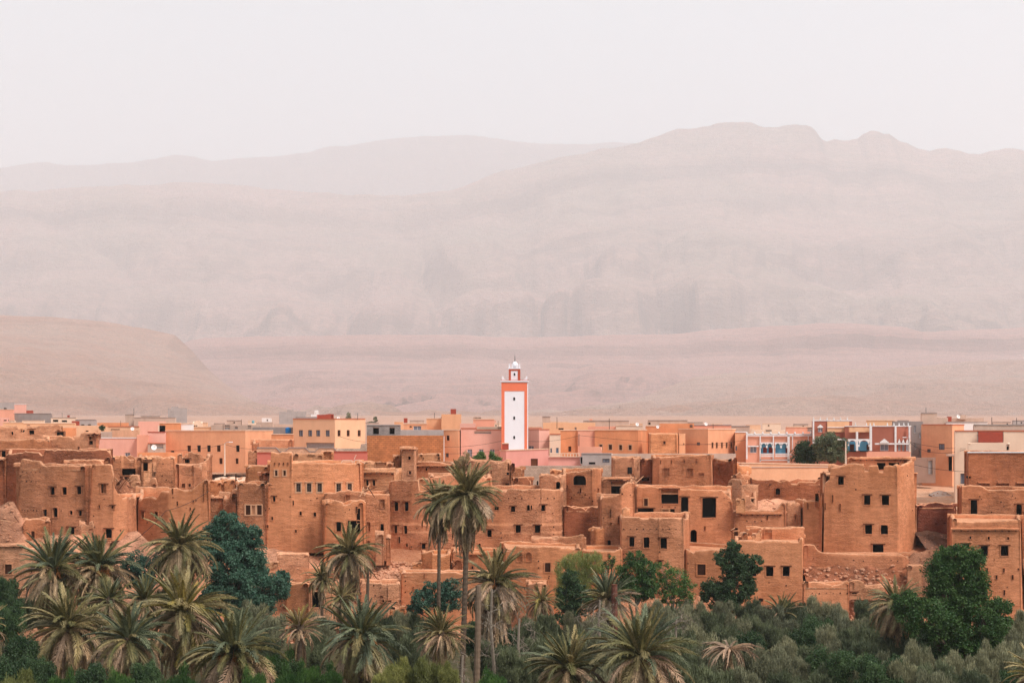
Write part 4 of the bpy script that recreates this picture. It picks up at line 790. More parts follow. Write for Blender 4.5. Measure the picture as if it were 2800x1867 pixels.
arches(H1, 2080, 2113, 1209, 1240, Yh - .1, 2, W_); arches(H1, 2118, 2153, 1209, 1240, Yh - .1, 2, W_)
m = MB(); pbox(m, 2081, 1212, 2113, 1240, Yh + .38, .02, .02); pbox(m, 2119, 1212, 2153, 1240, Yh + .38, .02, .02); on(H1, 'blue_wall', m, BLUE)
for x0 in (2087, 2102, 2148):
    m = MB(); pbox(m, x0, 1222, x0 + 10 if x0 < 2140 else 2154, 1238, Yh + .3, .02, .02); on(H1, 'door', m, flat((120, 44, 36), .7))
for x0, x1 in ((2080, 2113), (2118, 2156)):
    m = MB(); pbox(m, x0, 1239, x1, 1241, Yh, .5, -.4); pbox(m, x0, 1246, x1, 1248, Yh, .5, -.4); on(H1, 'rail', m, W_)
    m = MB(); k = x0 + 1.5
    while k < x1: pbox(m, k, 1241, k + 1.2, 1246, Yh, .48, -.42); k += 2.9
    o = on(H1, 'baluster', m, W_); o['kind'] = 'stuff'
m = MB(); m.add([at(2160, 1239, Yh - .5), at(2176, 1250, Yh - .5), at(2176, 1253, Yh - .5), at(2160, 1242, Yh - .5), at(2160, 1239, Yh - .3), at(2176, 1250, Yh - .3), at(2176, 1253, Yh - .3), at(2160, 1242, Yh - .3)],
    [(0, 1, 2, 3), (7, 6, 5, 4), (0, 4, 5, 1), (1, 5, 6, 2), (2, 6, 7, 3), (3, 7, 4, 0)]); on(H1, 'stair_rail', m, W_)
m = MB(); pbox(m, 2045, 1218, 2074, 1221, Yh, .3, .02); pbox(m, 2176, 1217, 2204, 1220, Yh, .3, .02); on(H1, 'window_hood', m, W_)
m = MB()
for k in range(9): x = 2042 + 22 * k; q = at(x, 1186, Yh); m.lathe([(.16, 0), (.18, .12), (.1, .2), (.12, .3), (.02, .42)], (q.x, Yh + .1, q.z), 6)
o = on(H1, 'finials', m, W_); o['kind'] = 'stuff'
# ---- turreted house with the white spires
H2 = nb('house', 'red-brown and cream house with a row of white merlons, behind the dark trees', 2222, 2330, 1151, 243, P_BR,
   [(2243, 1175, 12, 12, 'w')], bot=1290, pts=[(2222, 243), (2330, 243)], coping=W_)
H3 = nb('house', 'right wing of the merloned house, with blue arches and a shaped white window crown', 2322, 2491, 1166, 240, P_BR,
   [(2418, 1223, 22, 18, 'w'), (2459, 1222, 7, 20, 'w'), (2470, 1222, 7, 20, 'w'), (2481, 1222, 7, 20, 'w'), (2330, 1224, 22, 22, 'x'), (2362, 1224, 22, 22, 'x')], pts=[(2310, 241), (2448, 239), (2491, 240)], bot=1290, coping=W_)
m = MB(); pbox(m, 2262, 1152, 2322, 1181, 242.85, .05, .02); pbox(m, 2322, 1168, 2381, 1181, 239.9, .25, .3); on(H2, 'cream_panel', m, P_YE)
m = MB()
for q in ((2222, 1151, 2226, 1250), (2262, 1167, 2322, 1169), (2226, 1201, 2322, 1212)): pbox(m, *q, 242.8, .14, .02)
on(H2, 'white_trim', m, W_)
m = MB()
for q in ((2378, 1166, 2384, 1232), (2446, 1166, 2451, 1234), (2485, 1166, 2489, 1252), (2393, 1211, 2447, 1215), (2451, 1211, 2486, 1215), (2341, 1180, 2346, 1232)): pbox(m, *q, 239.0, .12, .3)
on(H3, 'white_trim', m, W_)
arches(H3, 2318, 2343, 1200, 1234, 239.0, 1, W_); arches(H3, 2346, 2379, 1200, 1234, 239.0, 1, W_)
arches(H2, 2300, 2322, 1200, 1234, 242.6, 1, W_)
m = MB(); pbox(m, 2316, 1206, 2343, 1232, 240.0, .02, .02); pbox(m, 2347, 1206, 2378, 1232, 239.9, .02, .02); on(H3, 'blue_wall', m, BLUE)
m = MB(); pbox(m, 2324, 1214, 2336, 1231, 239.8, .02, .05); pbox(m, 2370, 1214, 2379, 1230, 239.8, .02, .05); on(H3, 'door', m, WOODD)
def crown(px, w, yb, Y, h):          # stepped ogee crest over a window
    m = MB(); prof = [(-1, 0), (-.95, .35), (-.7, .4), (-.62, .62), (-.4, .66), (-.3, .85), (-.12, .88), (0, 1.05), (.12, .88), (.3, .85), (.4, .66), (.62, .62), (.7, .4), (.95, .35), (1, 0)]
    n_ = len(prof); vs = [at(px + x * w / 2, yb - z * h, Y - .18) for x, z in prof] + [at(px + x * w / 2, yb - z * h, Y) for x, z in prof]
    m.add(vs, [tuple(range(n_)), tuple(range(n_, 2 * n_))[::-1]] + [(i, (i + 1) % n_, n_ + (i + 1) % n_, n_ + i) for i in range(n_)]); return m
on(H3, 'window_crown', crown(2418, 24, 1211, 238.9, 12), W_)
on(H2, 'window_crown', crown(2243, 16, 1169, 242.7, 9), W_)
for x in (2459, 2470, 2481):
    m = MB(); m.add([at(x - 4, 1210, 239.0), at(x + 4, 1210, 239.0), at(x, 1199, 239.0), at(x - 4, 1210, 239.3), at(x + 4, 1210, 239.3), at(x, 1199, 239.3)], [(0, 1, 2), (5, 4, 3), (0, 3, 4, 1), (1, 4, 5, 2), (2, 5, 3, 0)])
    on(H3, 'window_crown', m, W_)
def merlon(px, py, Y, h, root):
    m = MB(); q = at(px, py, Y); s_ = h / F * Y
    m.lathe([(.2 * s_, 0), (.22 * s_, .45 * s_), (.12 * s_, .5 * s_), (.16 * s_, .7 * s_), (.03 * s_, s_)], (q.x, Y + .15, q.z), 6); on(root, 'merlon', m, W_)
for k in range(6): merlon(2225 + 18.5 * k, 1149, 242.8, 9, H2)
for x in (2340, 2370, 2380, 2390, 2427, 2445, 2459, 2472, 2484): merlon(x, 1164, 239.3, 9, H3)
nb('house', 'orange storey peeping behind the merloned right wing', 2370, 2446, 1150, 268, P_YE, D=5, coping=COP)
nb('garden_wall', 'tan wall in front of the merloned right wing', 2370, 2490, 1235, 228, P_SAL, D=1, cat='wall', bot=1290)
nb('house', 'tall grey cement house with small slit windows between the merloned and the orange house', 2442, 2524, 1152, 256, C_DK, [(2502, 1173, 5, 20, 'w'), (2516, 1190, 5, 13, 'w'), (2503, 1220, 4, 17, 'w'), (2516, 1238, 4, 16, 'w'), (2504, 1261, 5, 18, 'w')], bot=1330)
nb('house', 'orange plastered house with a square grille window facing the dirt lot', 2522, 2636, 1162, 244, P_OR, [(2575, 1221, 15, 16, 'k'), (2540, 1232, 9, 9, 'k'), (2544, 1277, 11, 42, 'd'), (2598, 1266, 10, 42, 'D')], pts=[(2522, 246), (2604, 243), (2636, 250)], bot=1330, coping=COPR)
nb('garden_wall', 'grey rendered base wall with a pale door on the dirt lot', 2498, 2558, [(2498, 1252), (2558, 1250)], 240, plaster((160, 128, 112), 1.0), [(2544, 1276, 11, 40, 'p')], D=1, cat='wall', bot=1320)
nb('door_canopy', 'little tiled canopy over the orange house doorway', 2588, 2608, 1241, 242, ROOFM, D=1, bot=1246, cat='canopy')
nb('house', 'brown-grey roof block above the orange grille house', 2520, 2562, 1130, 276, C_TN, D=7, coping=C_DK)
nb('house', 'lower brown-grey storey right of the roof block', 2560, 2592, 1142, 278, C_TN, D=7)
nb('house', 'long white-blue roof storey right of the brown-grey blocks', 2588, 2700, 1155, 272, P_WH, D=6, coping=C_DK)
nb('house', 'cement roof wall with a red box behind the white-blue storey', 2590, 2690, 1143, 300, C_TN, D=6)
nb('roof_box', 'red cube on the cement roof wall at the right', 2590, 2602, 1139, 298, REDB, D=2, bot=1152, cat='box')
nb('roof_box', 'grey-brown cube on the cement roof wall beside the white dish', 2625, 2642, 1134, 299, C_TN, D=3, bot=1146, cat='box')
CRH = nb('house', 'cream house with a red panel under a grey roof, right edge', 2612, 2900, 1179, 214, P_CR, [(2634, 1308, 15, 28, 'k'), (2708, 1194, 68, 29, 'p')], pts=[(2612, 214), (2900, 213)], bot=1420, coping=COPR, D=6)
nb('house', 'grey cement roof storey above the cream house', 2664, 2900, [(2664, 1162), (2750, 1163), (2900, 1160)], 222, C_TN, D=6, coping=C_DK)
nb('garden_wall', 'cream terrace wall in front of the red panel', 2648, 2762, [(2648, 1212), (2752, 1210), (2762, 1216)], 206, P_CR, [(2756, 1222, 7, 16)], D=2.4, cat='wall', bot=1250)
m = MB(); pbox(m, 2675, 1180, 2742, 1209, 213.2, .06, .02); on(CRH, 'red_panel', m, REDB)
# ---- far left town and the scattered far houses
nb('house', 'grey far house at the left edge below white roof posts', -60, 38, 1100, 520, C_GR, [(14, 1117, 8, 4)], D=12)
nb('house', 'pink far house with white bands and posts on its roof, at the left', 39, 70, 1106, 470, P_PK, D=8, coping=W_)
nb('house', 'salmon far house at the left edge', -60, 36, 1120, 440, P_SAL, D=10, coping=COP)
nb('house', 'long grey rounded far house with a red hut behind it, at the left', 38, 139, 1131, 400, C_DK, D=12, coping=C_DK)
nb('house', 'salmon side block of the long grey far house', 20, 39, 1131, 398, P_SAL, D=8)
nb('roof_box', 'red hut on the long grey far house', 72, 90, 1122, 410, REDB, D=4, bot=1134, cat='box')
nb('house', 'pale pink low house at the left edge with a dark slot', -60, 22, 1142, 360, P_PK, [(14, 1149, 8, 3)], D=8)
nb('house', 'cream flat house with a shaded arch pair, left of the red cube', 139, 208, 1142, 390, P_CR, [(152, 1150, 14, 6), (176, 1151, 14, 5)], D=9, coping=C_DK)
nb('roof_box', 'tiny red box on a post over the cream flat house', 184, 190, 1135, 392, REDB, D=2, bot=1144, cat='box')
nb('house', 'grey house with dark window slots right of the red cube', 206, 262, 1148, 370, C_GR, [(226, 1161, 9, 3), (244, 1161, 9, 3)], D=8, coping=C_DK)
nb('roof_box', 'bright red cube standing on the pale roofs at the left', 196, 216, 1151, 335, REDB, D=4, bot=1170, cat='box')
nb('house', 'wide cream roof band left of the red cube', 8, 66, 1156, 330, P_YE, D=8, coping=COP)
nb('house', 'second cream roof band with a dark slab end', 60, 120, 1149, 345, P_CR, D=8, coping=C_DK)
nb('house', 'pale peach roof band under the red cube', 64, 205, 1158, 318, P_YE, [(78, 1162, 9, 3)], D=8, coping=COP)
nb('house', 'pale peach house band right of the red cube', 164, 268, 1164, 305, P_LT, [(238, 1178, 8, 3)], D=8)
nb('house', 'tan low house behind the ruined corner window', 166, 206, 1170, 290, P_DO, D=7)
nb('house', 'pink roof house with a small shrub beside it', 268, 300, 1168, 300, P_LT, D=7)
nb('house', 'distant brown wall run left of the long grey roof', 266, 350, 1156, 380, P_DO, D=8)
nb('house', 'brownish distant hut with an antenna pole', 342, 366, 1134, 420, C_TN, D=5, coping=C_DK)
nb('house', 'long grey-brown distant house with thin dark roof line', 366, 480, 1142, 410, C_TN, D=10, coping=C_DK)
nb('roof_hut', 'raised dark slab on the long grey-brown distant house', 385, 437, 1138, 415, C_TN, D=6, cat='hut', coping=C_DK)
nb('house', 'pink house strip left of the long orange house', 378, 452, 1152, 330, P_PK, D=7)
nb('house', 'rosy plastered house with weathered grey stain', 296, 380, 1167, 280, P_LT, [(315, 1174, 24, 3, 'o')], D=8, coping=COPR)
nb('house', 'grey-stained house face right below the weathered one', 305, 376, 1176, 272, plaster((222, 164, 130), 1.6), D=6)
nb('house', 'pink smooth house with a white roof edge and a half-hidden window', 266, 376, 1198, 256, P_PK, [(349, 1245, 14, 16, 'w')], D=7, coping=W_, bot=1290)
nb('house', 'grey parapet strip above the pink smooth house', 275, 305, 1181, 266, C_TN, D=5)
nb('house', 'salmon house side with a red roof line, right of the pink smooth house', 374, 406, 1190, 254, P_SAL, D=7, bot=1290)
nb('house', 'rose house with a red-edged balcony above the white satellite dish', 404, 452, 1182, 258, P_PK, D=7, coping=REDB)
nb('house', 'grey doorway wall behind the white satellite dish', 404, 452, 1213, 253, C_TN, [(428, 1220, 36, 12, 'p')], D=3, bot=1290, coping=COPR)
nb('house', 'cream roof block leaning at the top of the rose house', 432, 452, 1163, 266, P_CR, D=4)
nb('house', 'tan yard wall with a lattice window left of the mud hut with the square hole', 376, 500, 1238, 236, P_DO, D=4, bot=1290)
nb('house', 'bluish-grey far farmhouse alone on the plain', 459, 510, [(459, 1118), (468, 1117), (470, 1111), (487, 1111), (488, 1115), (510, 1115)], 820, C_GR, [(468, 1125, 3, 4, 'p')], D=16)
nb('house', 'bluish-grey ruined far farmhouse behind the white hut', 763, 836, [(763, 1128), (784, 1126), (786, 1120), (802, 1120), (804, 1125), (836, 1125)], 900, C_GR, D=16)
nb('house', 'tiny white far house with roof posts beyond the yellow-peach block', 850, 878, [(850, 1134), (859, 1134), (860, 1121), (870, 1121), (871, 1132), (878, 1134)], 700, P_WH, [(863, 1130, 3, 4)], D=8)
nb('house', 'long low orange house in the distance between grey roofs', 528, 580, 1168, 290, P_YE, [(532, 1164, 5, 3)], D=6, coping=COP)
nb('roof_hut', 'cream domed roof hut with dark slots', 527, 553, [(527, 1158), (536, 1150), (545, 1150), (553, 1158)], 320, P_CR, [(533, 1164, 9, 4)], D=5, cat='hut')
rr = random.Random(11)
FARC = [(P_LT, 'peach'), (C_TN, 'tan cement'), (P_CR, 'cream'), (C_GR, 'grey'), (P_OR2, 'orange'), (P_PK, 'pink'), (C_DK, 'dark cement')]
far = [(556, 1156, 22, 0), (600, 1158, 30, 1), (640, 1150, 40, 1), (690, 1152, 24, 2), (915, 1152, 20, 3), (1006, 1156, 60, 1), (1090, 1154, 24, 4), (1140, 1150, 40, 1), (1340, 1150, 34, 5), (1360, 1158, 20, 2), (1530, 1154, 50, 2),
       (1700, 1153, 30, 3), (1740, 1158, 34, 0), (1900, 1155, 44, 1), (1960, 1160, 30, 4), (2060, 1162, 40, 0), (2110, 1158, 50, 2), (2190, 1160, 40, 1), (2400, 1152, 50, 1), (2470, 1150, 30, 3), (2640, 1150, 40, 0), (2740, 1154, 50, 1), (2790, 1150, 40, 3), (280, 1158, 30, 2), (320, 1160, 30, 4), (120, 1150, 40, 6), (20, 1150, 40, 2)]
NEAR = ['left of the domed hut', 'behind the domed hut', 'behind the long orange house', 'behind the brownish upper room', 'behind the sloping red stair hut', 'behind the unfinished grey storey', 'behind the small red roof box', 'behind the white-grilled opening', 'left of the minaret shaft',
        'touching the minaret silhouette', 'behind the thin grey stair hut', 'behind the salmon parapet', 'above the faded white patches', 'above the five slim shutters', 'left of the brown-grey roof room', 'behind the blue arcades', 'behind the crenel stubs', 'left of the turret merlons', 'behind the shaped window crown',
        'above the tall grey slit-window house', 'behind the white dish', 'above the red panel', 'at the far right edge', 'near the little dark shrub', 'left of the rosy house', 'under the long grey rounded house', 'under the salmon far house']
for (fx, fy, fw, ci), nn in zip(far, NEAR):
    Yf = rr.uniform(360, 520)
    nb('house', 'small %s far house strip %s' % (FARC[ci][1], nn), fx - fw / 2, fx + fw / 2, fy, Yf, FARC[ci][0], [(fx + rr.uniform(-.3, .3) * fw, fy + 5, 4, 4)] if rr.random() < .5 else [], D=9, coping=C_DK if ci in (1, 3, 6) else COP)

# ---- the minaret
Ym = 250.0
mc = at(1406.5, 1240, Ym)
MIN = empty('minaret', (mc.x, Ym, mc.z), 'square mosque minaret, white panels in orange-red bands, with a white domed lantern', 'minaret')
def mbx(name, x0, y0, x1, y1, d0, d1, mt):
    m_ = MB(); pbox(m_, x0, y0, x1, y1, Ym, -d0, d1); return m_.build(name, mt, MIN, off=MIN.location)
BAND = plaster((230, 122, 88), .35, 'minaret_orange'); BAND2 = plaster((184, 86, 62), .4, 'minaret_red'); MWH = plaster((243, 238, 240), .25, 'minaret_white')
sw = 73.0 / F * Ym
def face_with_slots(name, x0, x1, yt, yb, slots, d0, dep, mt):
    """a panel with real openings for small windows (cx, cy, w, h in photo px)"""
    m_ = MB(); ys_ = sorted({yt, yb} | {c[1] - c[3] / 2 for c in slots} | {c[1] + c[3] / 2 for c in slots}); cx_, w_ = slots[0][0], slots[0][2]
    xs_ = [x0, cx_ - w_ / 2, cx_ + w_ / 2, x1]
    for a_ in range(3):
        for b_ in range(len(ys_) - 1):
            ym = (ys_[b_] + ys_[b_ + 1]) / 2
            if a_ == 1 and any(abs(ym - c[1]) < c[3] / 2 for c in slots): continue
            vs = [at(xs_[a_], ys_[b_ + 1], Ym), at(xs_[a_ + 1], ys_[b_ + 1], Ym), at(xs_[a_ + 1], ys_[b_], Ym), at(xs_[a_], ys_[b_], Ym)]
            m_.add([(v.x, Ym + d0, v.z) for v in vs], [(0, 1, 2, 3)])
    p, q = at(x0, yb, Ym), at(x1, yt, Ym)
    m_.add([(p.x, Ym + d0, p.z), (q.x, Ym + d0, p.z), (q.x, Ym + d0, q.z), (p.x, Ym + d0, q.z), (p.x, Ym + d0 + dep, p.z), (q.x, Ym + d0 + dep, p.z), (q.x, Ym + d0 + dep, q.z), (p.x, Ym + d0 + dep, q.z)],
           [(0, 4, 5, 1), (1, 5, 6, 2), (2, 6, 7, 3), (3, 7, 4, 0), (4, 7, 6, 5)])
    return m_.build(name, mt, MIN, off=MIN.location)
face_with_slots('shaft', 1371, 1444, 1046, 1262, [(1406, 1090, 5.5, 9), (1406, 1142.5, 5, 9), (1406, 1195.5, 5, 9)], 0, sw, MWH)
mbx('band', 1371, 1046, 1379.5, 1262, -.05, .3, BAND); mbx('band', 1434, 1046, 1441.5, 1262, -.05, .3, BAND); mbx('band', 1379.5, 1046, 1434, 1069, -.05, .3, BAND)
mbx('cornice', 1368, 1040.5, 1447, 1044, -.2, sw + .2, MWH); mbx('cornice', 1369, 1039, 1446, 1040.5, -.14, sw + .14, BAND2)
l0, l1 = (sw / 2 - 1.05), (sw / 2 + 1.05)
face_with_slots('lantern', 1391, 1423, 1007, 1039, [(1407, 1022.5, 4.5, 7.5)], l0, l1 - l0, MWH)
for q4 in ((1391, 1007, 1397, 1039), (1416, 1007, 1423, 1039), (1397, 1007, 1416, 1013)): mbx('lantern_band', *q4, l0 - .05, l0 + .2, BAND2)
mbx('lantern_cornice', 1389.5, 1005, 1424.5, 1008, l0 - .12, l1 + .12, MWH)
for x in (1393, 1401, 1413, 1420.5):
    mbx('merlon', x - 2.2, 994 if x in (1393, 1420.5) else 996, x + 2.2, 1005, l0, l0 + .4, MWH)
for s_ in (-1, 1):      # corner horns
    m_ = MB(); xo = 1372.5 if s_ < 0 else 1442
    vs = [at(xo, 1039, Ym), at(xo - s_ * 11, 1039, Ym), at(xo - s_ * 5.5, 1034, Ym), at(xo - s_ * 3, 1028, Ym), at(xo, 1028, Ym)]
    vs = [Vector((v.x, v.y + .05, v.z)) for v in vs] + [Vector((v.x, v.y + .55, v.z)) for v in vs]
    m_.add(vs, [(0, 1, 2, 3, 4), (9, 8, 7, 6, 5)] + [(i, (i + 1) % 5, 5 + (i + 1) % 5, 5 + i) for i in range(5)]); m_.build('horn', MWH, MIN, off=MIN.location)
    m2 = MB(); m2.add([Vector((v.x, v.y + sw - .7, v.z)) for v in vs], [(0, 1, 2, 3, 4), (9, 8, 7, 6, 5)] + [(i, (i + 1) % 5, 5 + (i + 1) % 5, 5 + i) for i in range(5)]); m2.build('horn', MWH, MIN, off=MIN.location)
q = at(1408, 1006, Ym); m_ = MB(); m_.lathe([(.52, 0), (.56, .45), (.54, .75), (.40, 1.0), (.18, 1.2), (.03, 1.32)], (q.x, Ym + sw / 2, q.z), 16); m_.build('dome', MWH, MIN, off=MIN.location, smooth=True)
q = at(1408, 986.5, Ym); m_ = MB(); m_.lathe([(.03, 0), (.14, .12), (.03, .25), (.03, .38), (.10, .48), (.03, .60), (.03, .75), (.07, .85), (.02, .95), (.01, 1.35)], (q.x, Ym + sw / 2, q.z), 8); m_.build('finial', IRON, MIN, off=MIN.location, smooth=True)
for (x, y, hh) in ((1406, 1090, 9), (1406, 1142.5, 9), (1406, 1195.5, 9)):
    b_ = at(x, y, Ym); opening(MIN, MIN.location, Vector((b_.x, Ym, b_.z)), Vector((1, 0, 0)), Vector((0, -1, 0)), (5.5 if y < 1100 else 5) / F * Ym, hh / F * Ym, 'm', MWH, None, False)
b_ = at(1407, 1022.5, Ym); opening(MIN, MIN.location, Vector((b_.x, Ym + l0, b_.z)), Vector((1, 0, 0)), Vector((0, -1, 0)), 4.5 / F * Ym, 7.5 / F * Ym, 'm', MWH, None, False)
m_ = MB(); q = at(1422, 1039, Ym); m_.tube([(q.x, Ym + l1, q.z), (q.x, Ym + l1, q.z + 3.7)], .045, 5); m_.build('antenna', P_WH, MIN, off=MIN.location)
# ================= land, hills and mountains =================
GND = earth((206, 150, 116), (222, 182, 152), (196, 132, 98), 1.2, 'dry_ground', .5, .3)
EAR = earth((178, 112, 78), (204, 136, 98), (216, 156, 120), 2.2, 'village_earth', 1.0, .5)
GRN = earth((72, 68, 44), (58, 60, 36), (98, 80, 56), 1.5, 'grove_floor', .5, .3)
def grid_mesh(name, xs, ys, fz, mat, kind='structure', smooth=True):
    xs = list(xs); ys = list(ys); nx, ny = len(xs), len(ys)
    v = [(x, y, fz(x, y)) for y in ys for x in xs]
    f = [(j * nx + i, j * nx + i + 1, (j + 1) * nx + i + 1, (j + 1) * nx + i) for j in range(ny - 1) for i in range(nx - 1)]
    me = bpy.data.meshes.new(name); me.from_pydata(v, [], f)
    if smooth: me.polygons.foreach_set('use_smooth', [True] * len(f))
    for m_ in (mat if isinstance(mat, list) else [mat]): me.materials.append(m_)
    me.update(); o = link(name, me); o['kind'] = kind; return o, nx, ny
xs = [-17000, -8000, -4500, -2400, -1500, -900, -500, -300, -200, -150] + [x * 1.6 for x in range(-75, 76)] + [150, 200, 300, 500, 900, 1500, 2400, 4500, 8000, 17000]
ys = [-250, -100, 0, 50] + [80 + 2.0 * k for k in range(125)] + [350, 400, 500, 650, 900, 1300, 2000, 3500, 5500, 9000, 17000, 28500]
GND2 = earth((188, 146, 124), (196, 156, 134), (170, 128, 108), .12, 'plain_ground', .4, .5)
g, nx, ny = grid_mesh('ground', xs, ys, terr, [GND, GRN, EAR, GND2])
g.data.polygons.foreach_set('material_index', [1 if p.center.y < 160 else (2 if p.center.y < 212 else (0 if p.center.y < 360 else 3)) for p in g.data.polygons])

def rockmat(name, c1, c2, c3, sc, strata=1.0, steep=(.35, .75)):
    sc = sc / 4.0
    m, t, b = nodes_mat(name)
    p = mapped(t, (1, 1, 1)); pz = mapped(t, (.13, .13, 4.0)); n1 = noi(t, p, .9 * sc, 6, .65); n2 = noi(t, pz, 2.6 * sc, 6, .7); n3 = noi(t, mapped(t, (.5, .5, 1.6)), 12 * sc, 6, .8); n4 = noi(t, mapped(t, (.45, .45, 1.8)), 70 * sc, 3, .8)
    a = ramp(t, n1, .36, .64, alb(*c1), alb(*c2)); r3 = N(t, 'ShaderNodeRGB'); r3.outputs[0].default_value = (*alb(*c3), 1)
    a = mixc(t, a, r3.outputs[0], ramp(t, n2, .52, .62, (0, 0, 0), (.5 * strata,) * 3))
    a = mul(t, a, ramp(t, n3, .3, .7, g3(.84), g3(1.12)), .9)
    a = mul(t, a, ramp(t, n4, .35, .65, g3(.84), g3(1.1)), .9)
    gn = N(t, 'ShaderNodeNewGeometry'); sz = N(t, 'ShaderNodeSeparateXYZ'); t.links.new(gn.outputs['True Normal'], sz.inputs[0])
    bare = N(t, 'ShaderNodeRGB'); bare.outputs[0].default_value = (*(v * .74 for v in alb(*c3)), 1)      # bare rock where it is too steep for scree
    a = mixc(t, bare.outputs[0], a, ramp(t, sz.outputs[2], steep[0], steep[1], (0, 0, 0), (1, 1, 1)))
    t.links.new(a, b.inputs['Base Color'])
    bp = N(t, 'ShaderNodeBump'); bp.inputs['Distance'].default_value = .35 / sc; bp.inputs['Strength'].default_value = .9
    t.links.new(n3, bp.inputs['Height']); t.links.new(bp.outputs[0], b.inputs['Normal'])
    return m
def fbm(x, y, z, oc=5):
    v = 0; a = 1; f_ = 1
    for _ in range(oc): v += a * noise.noise(Vector((x * f_, y * f_, z))); a *= .5; f_ *= 2.03
    return v
HS = 4.0
def hill(name, ridge, Yr, Yf, Yb, mat, amp, sc, seed, shape=1.0, cliff=0.0, x0=-500, x1=3300, nx=330, ny=90, foot=-5.0, gul=1.0, steps=()):
    """ridge: (px, py) line of the crest at distance Yr; the slope runs down towards the viewer to Yf"""
    Yr, Yf, Yb, amp, sc = Yr * HS, Yf * HS, Yb * HS, amp * HS, sc / HS
    X0, X1 = (x0 - CX) / F * Yr, (x1 - CX) / F * Yr
    xs_ = [X0 + (X1 - X0) * i / nx for i in range(nx + 1)]
    ks = [(j / ny) ** 1.0 for j in range(ny + 1)]
    v = []; ny2 = 8
    for j in range(ny + 1 + ny2):
        for x in xs_:
            wob = noise.noise(Vector((x * sc * .6, seed, 0)))
            pxr = CX + F * x / Yr; zr = zt(interp(ridge, pxr), Yr); zs = zt(sum(interp(ridge, pxr + q_) for q_ in range(-280, 281, 70)) / 9, Yr)
            if j <= ny:
                k = ks[j]; y = Yf + (Yr - Yf) * k
                e = k ** shape
                if cliff: e = e * (1 - cliff) + cliff * (1 / (1 + math.exp(-(k - .86 - .03 * wob) * 110)))
                for (k0, fr, wd) in steps:
                    kk = k0 + .022 * fbm(x * sc * .7, seed, k0, 5); br_ = .5 + .5 * min(1, max(-1, 3 * noise.noise(Vector((x * sc * 1.1, k0 * 9, seed)))))
                    e += fr * br_ * (1 / (1 + math.exp(-(k - kk) / wd)) - min(1, max(0, (k - kk + .12) / .24)))
                z = foot + (zs + (zr - zs) * k ** 7 - foot) * e
                ph = x * sc * 1.7 + .9 * fbm(x * sc * .5, y * sc * .5, seed, 3)
                gully = abs(noise.noise(Vector((ph, y * sc * .35, seed + 2))))
                am = amp * min(1, 4.5 * k) * (1.25 - k * 1.17)
                z += am * (fbm(x * sc, y * sc, seed) * .9 - gul * 1.5 * (.3 - min(.3, gully)))
                z += amp * (.09 - .055 * k) * fbm(x * sc * 11, y * sc * 3, seed + 5, 3) * min(1, 6 * k)
                # rock ledges
                z += .10 * amp * gul * math.sin(z / (amp * .22) + 1.5 * fbm(x * sc, y * sc, seed + 8, 2)) * min(1, 5 * k) * (1.1 - k)
            else:
                k = (j - ny) / ny2; y = Yr + (Yb - Yr) * k; z = zr + (foot - zr) * k ** .9
            v.append((x * (y / Yr * .5 + .5), y, z))
    w = nx + 1
    f = [(j * w + i, j * w + i + 1, (j + 1) * w + i + 1, (j + 1) * w + i) for j in range(ny + ny2) for i in range(nx)]
    me = bpy.data.meshes.new(name); me.from_pydata(v, [], f); me.polygons.foreach_set('use_smooth', [True] * len(f)); me.materials.append(mat); me.update()
    o = link(name, me); o['kind'] = 'structure'; return o
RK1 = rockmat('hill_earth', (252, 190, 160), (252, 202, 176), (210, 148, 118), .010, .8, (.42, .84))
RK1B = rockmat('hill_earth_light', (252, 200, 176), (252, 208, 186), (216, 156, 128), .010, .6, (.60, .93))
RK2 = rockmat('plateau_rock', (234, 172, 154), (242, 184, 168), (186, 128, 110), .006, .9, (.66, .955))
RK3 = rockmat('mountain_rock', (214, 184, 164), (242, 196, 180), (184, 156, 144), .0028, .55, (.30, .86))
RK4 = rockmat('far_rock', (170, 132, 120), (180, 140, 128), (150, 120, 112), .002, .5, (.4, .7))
hill('hill', [(-900, 820), (-300, 845), (0, 861), (150, 868), (300, 885), (420, 905), (480, 918), (500, 938), (530, 965), (570, 1010), (620, 1050), (670, 1090), (720, 1118), (780, 1131), (3600, 1134)], 1500, 620, 2000, RK1, 16, .006, 3, .9, .1, steps=[(.92, .07, .003), (.80, .07, .003), (.64, .04, .002), (.44, .03, .002), (.2, .015, .002)])
hill('hill', [(-900, 1136), (1450, 1136), (1600, 1126), (1700, 1108), (1760, 1085), (1830, 1054), (1900, 1030), (2000, 1020), (2200, 1012), (2450, 1006), (2600, 994), (2700, 986), (2900, 984), (3600, 960)], 1400, 560, 1900, RK1B, 12, .007, 9, 1.0, .12, steps=[(.91, .09, .003), (.72, .04, .002), (.55, .03, .002), (.35, .03, .002), (.15, .02, .002)])
hill('plateau', [(-900, 955), (300, 955), (480, 945), (520, 930), (560, 924), (700, 920), (900, 916), (1200, 915), (1400, 922), (1700, 915), (1860, 912), (1960, 900), (2100, 890), (2240, 882), (2350, 884), (2470, 892), (2520, 906), (2650, 900), (2800, 892), (3200, 880), (3600, 900)], 2150, 1150, 2800, RK2, 26, .0042, 15, 1.3, .20, nx=420, steps=[(.76, .08, .003), (.60, .05, .003), (.42, .04, .003), (.25, .03, .002)])
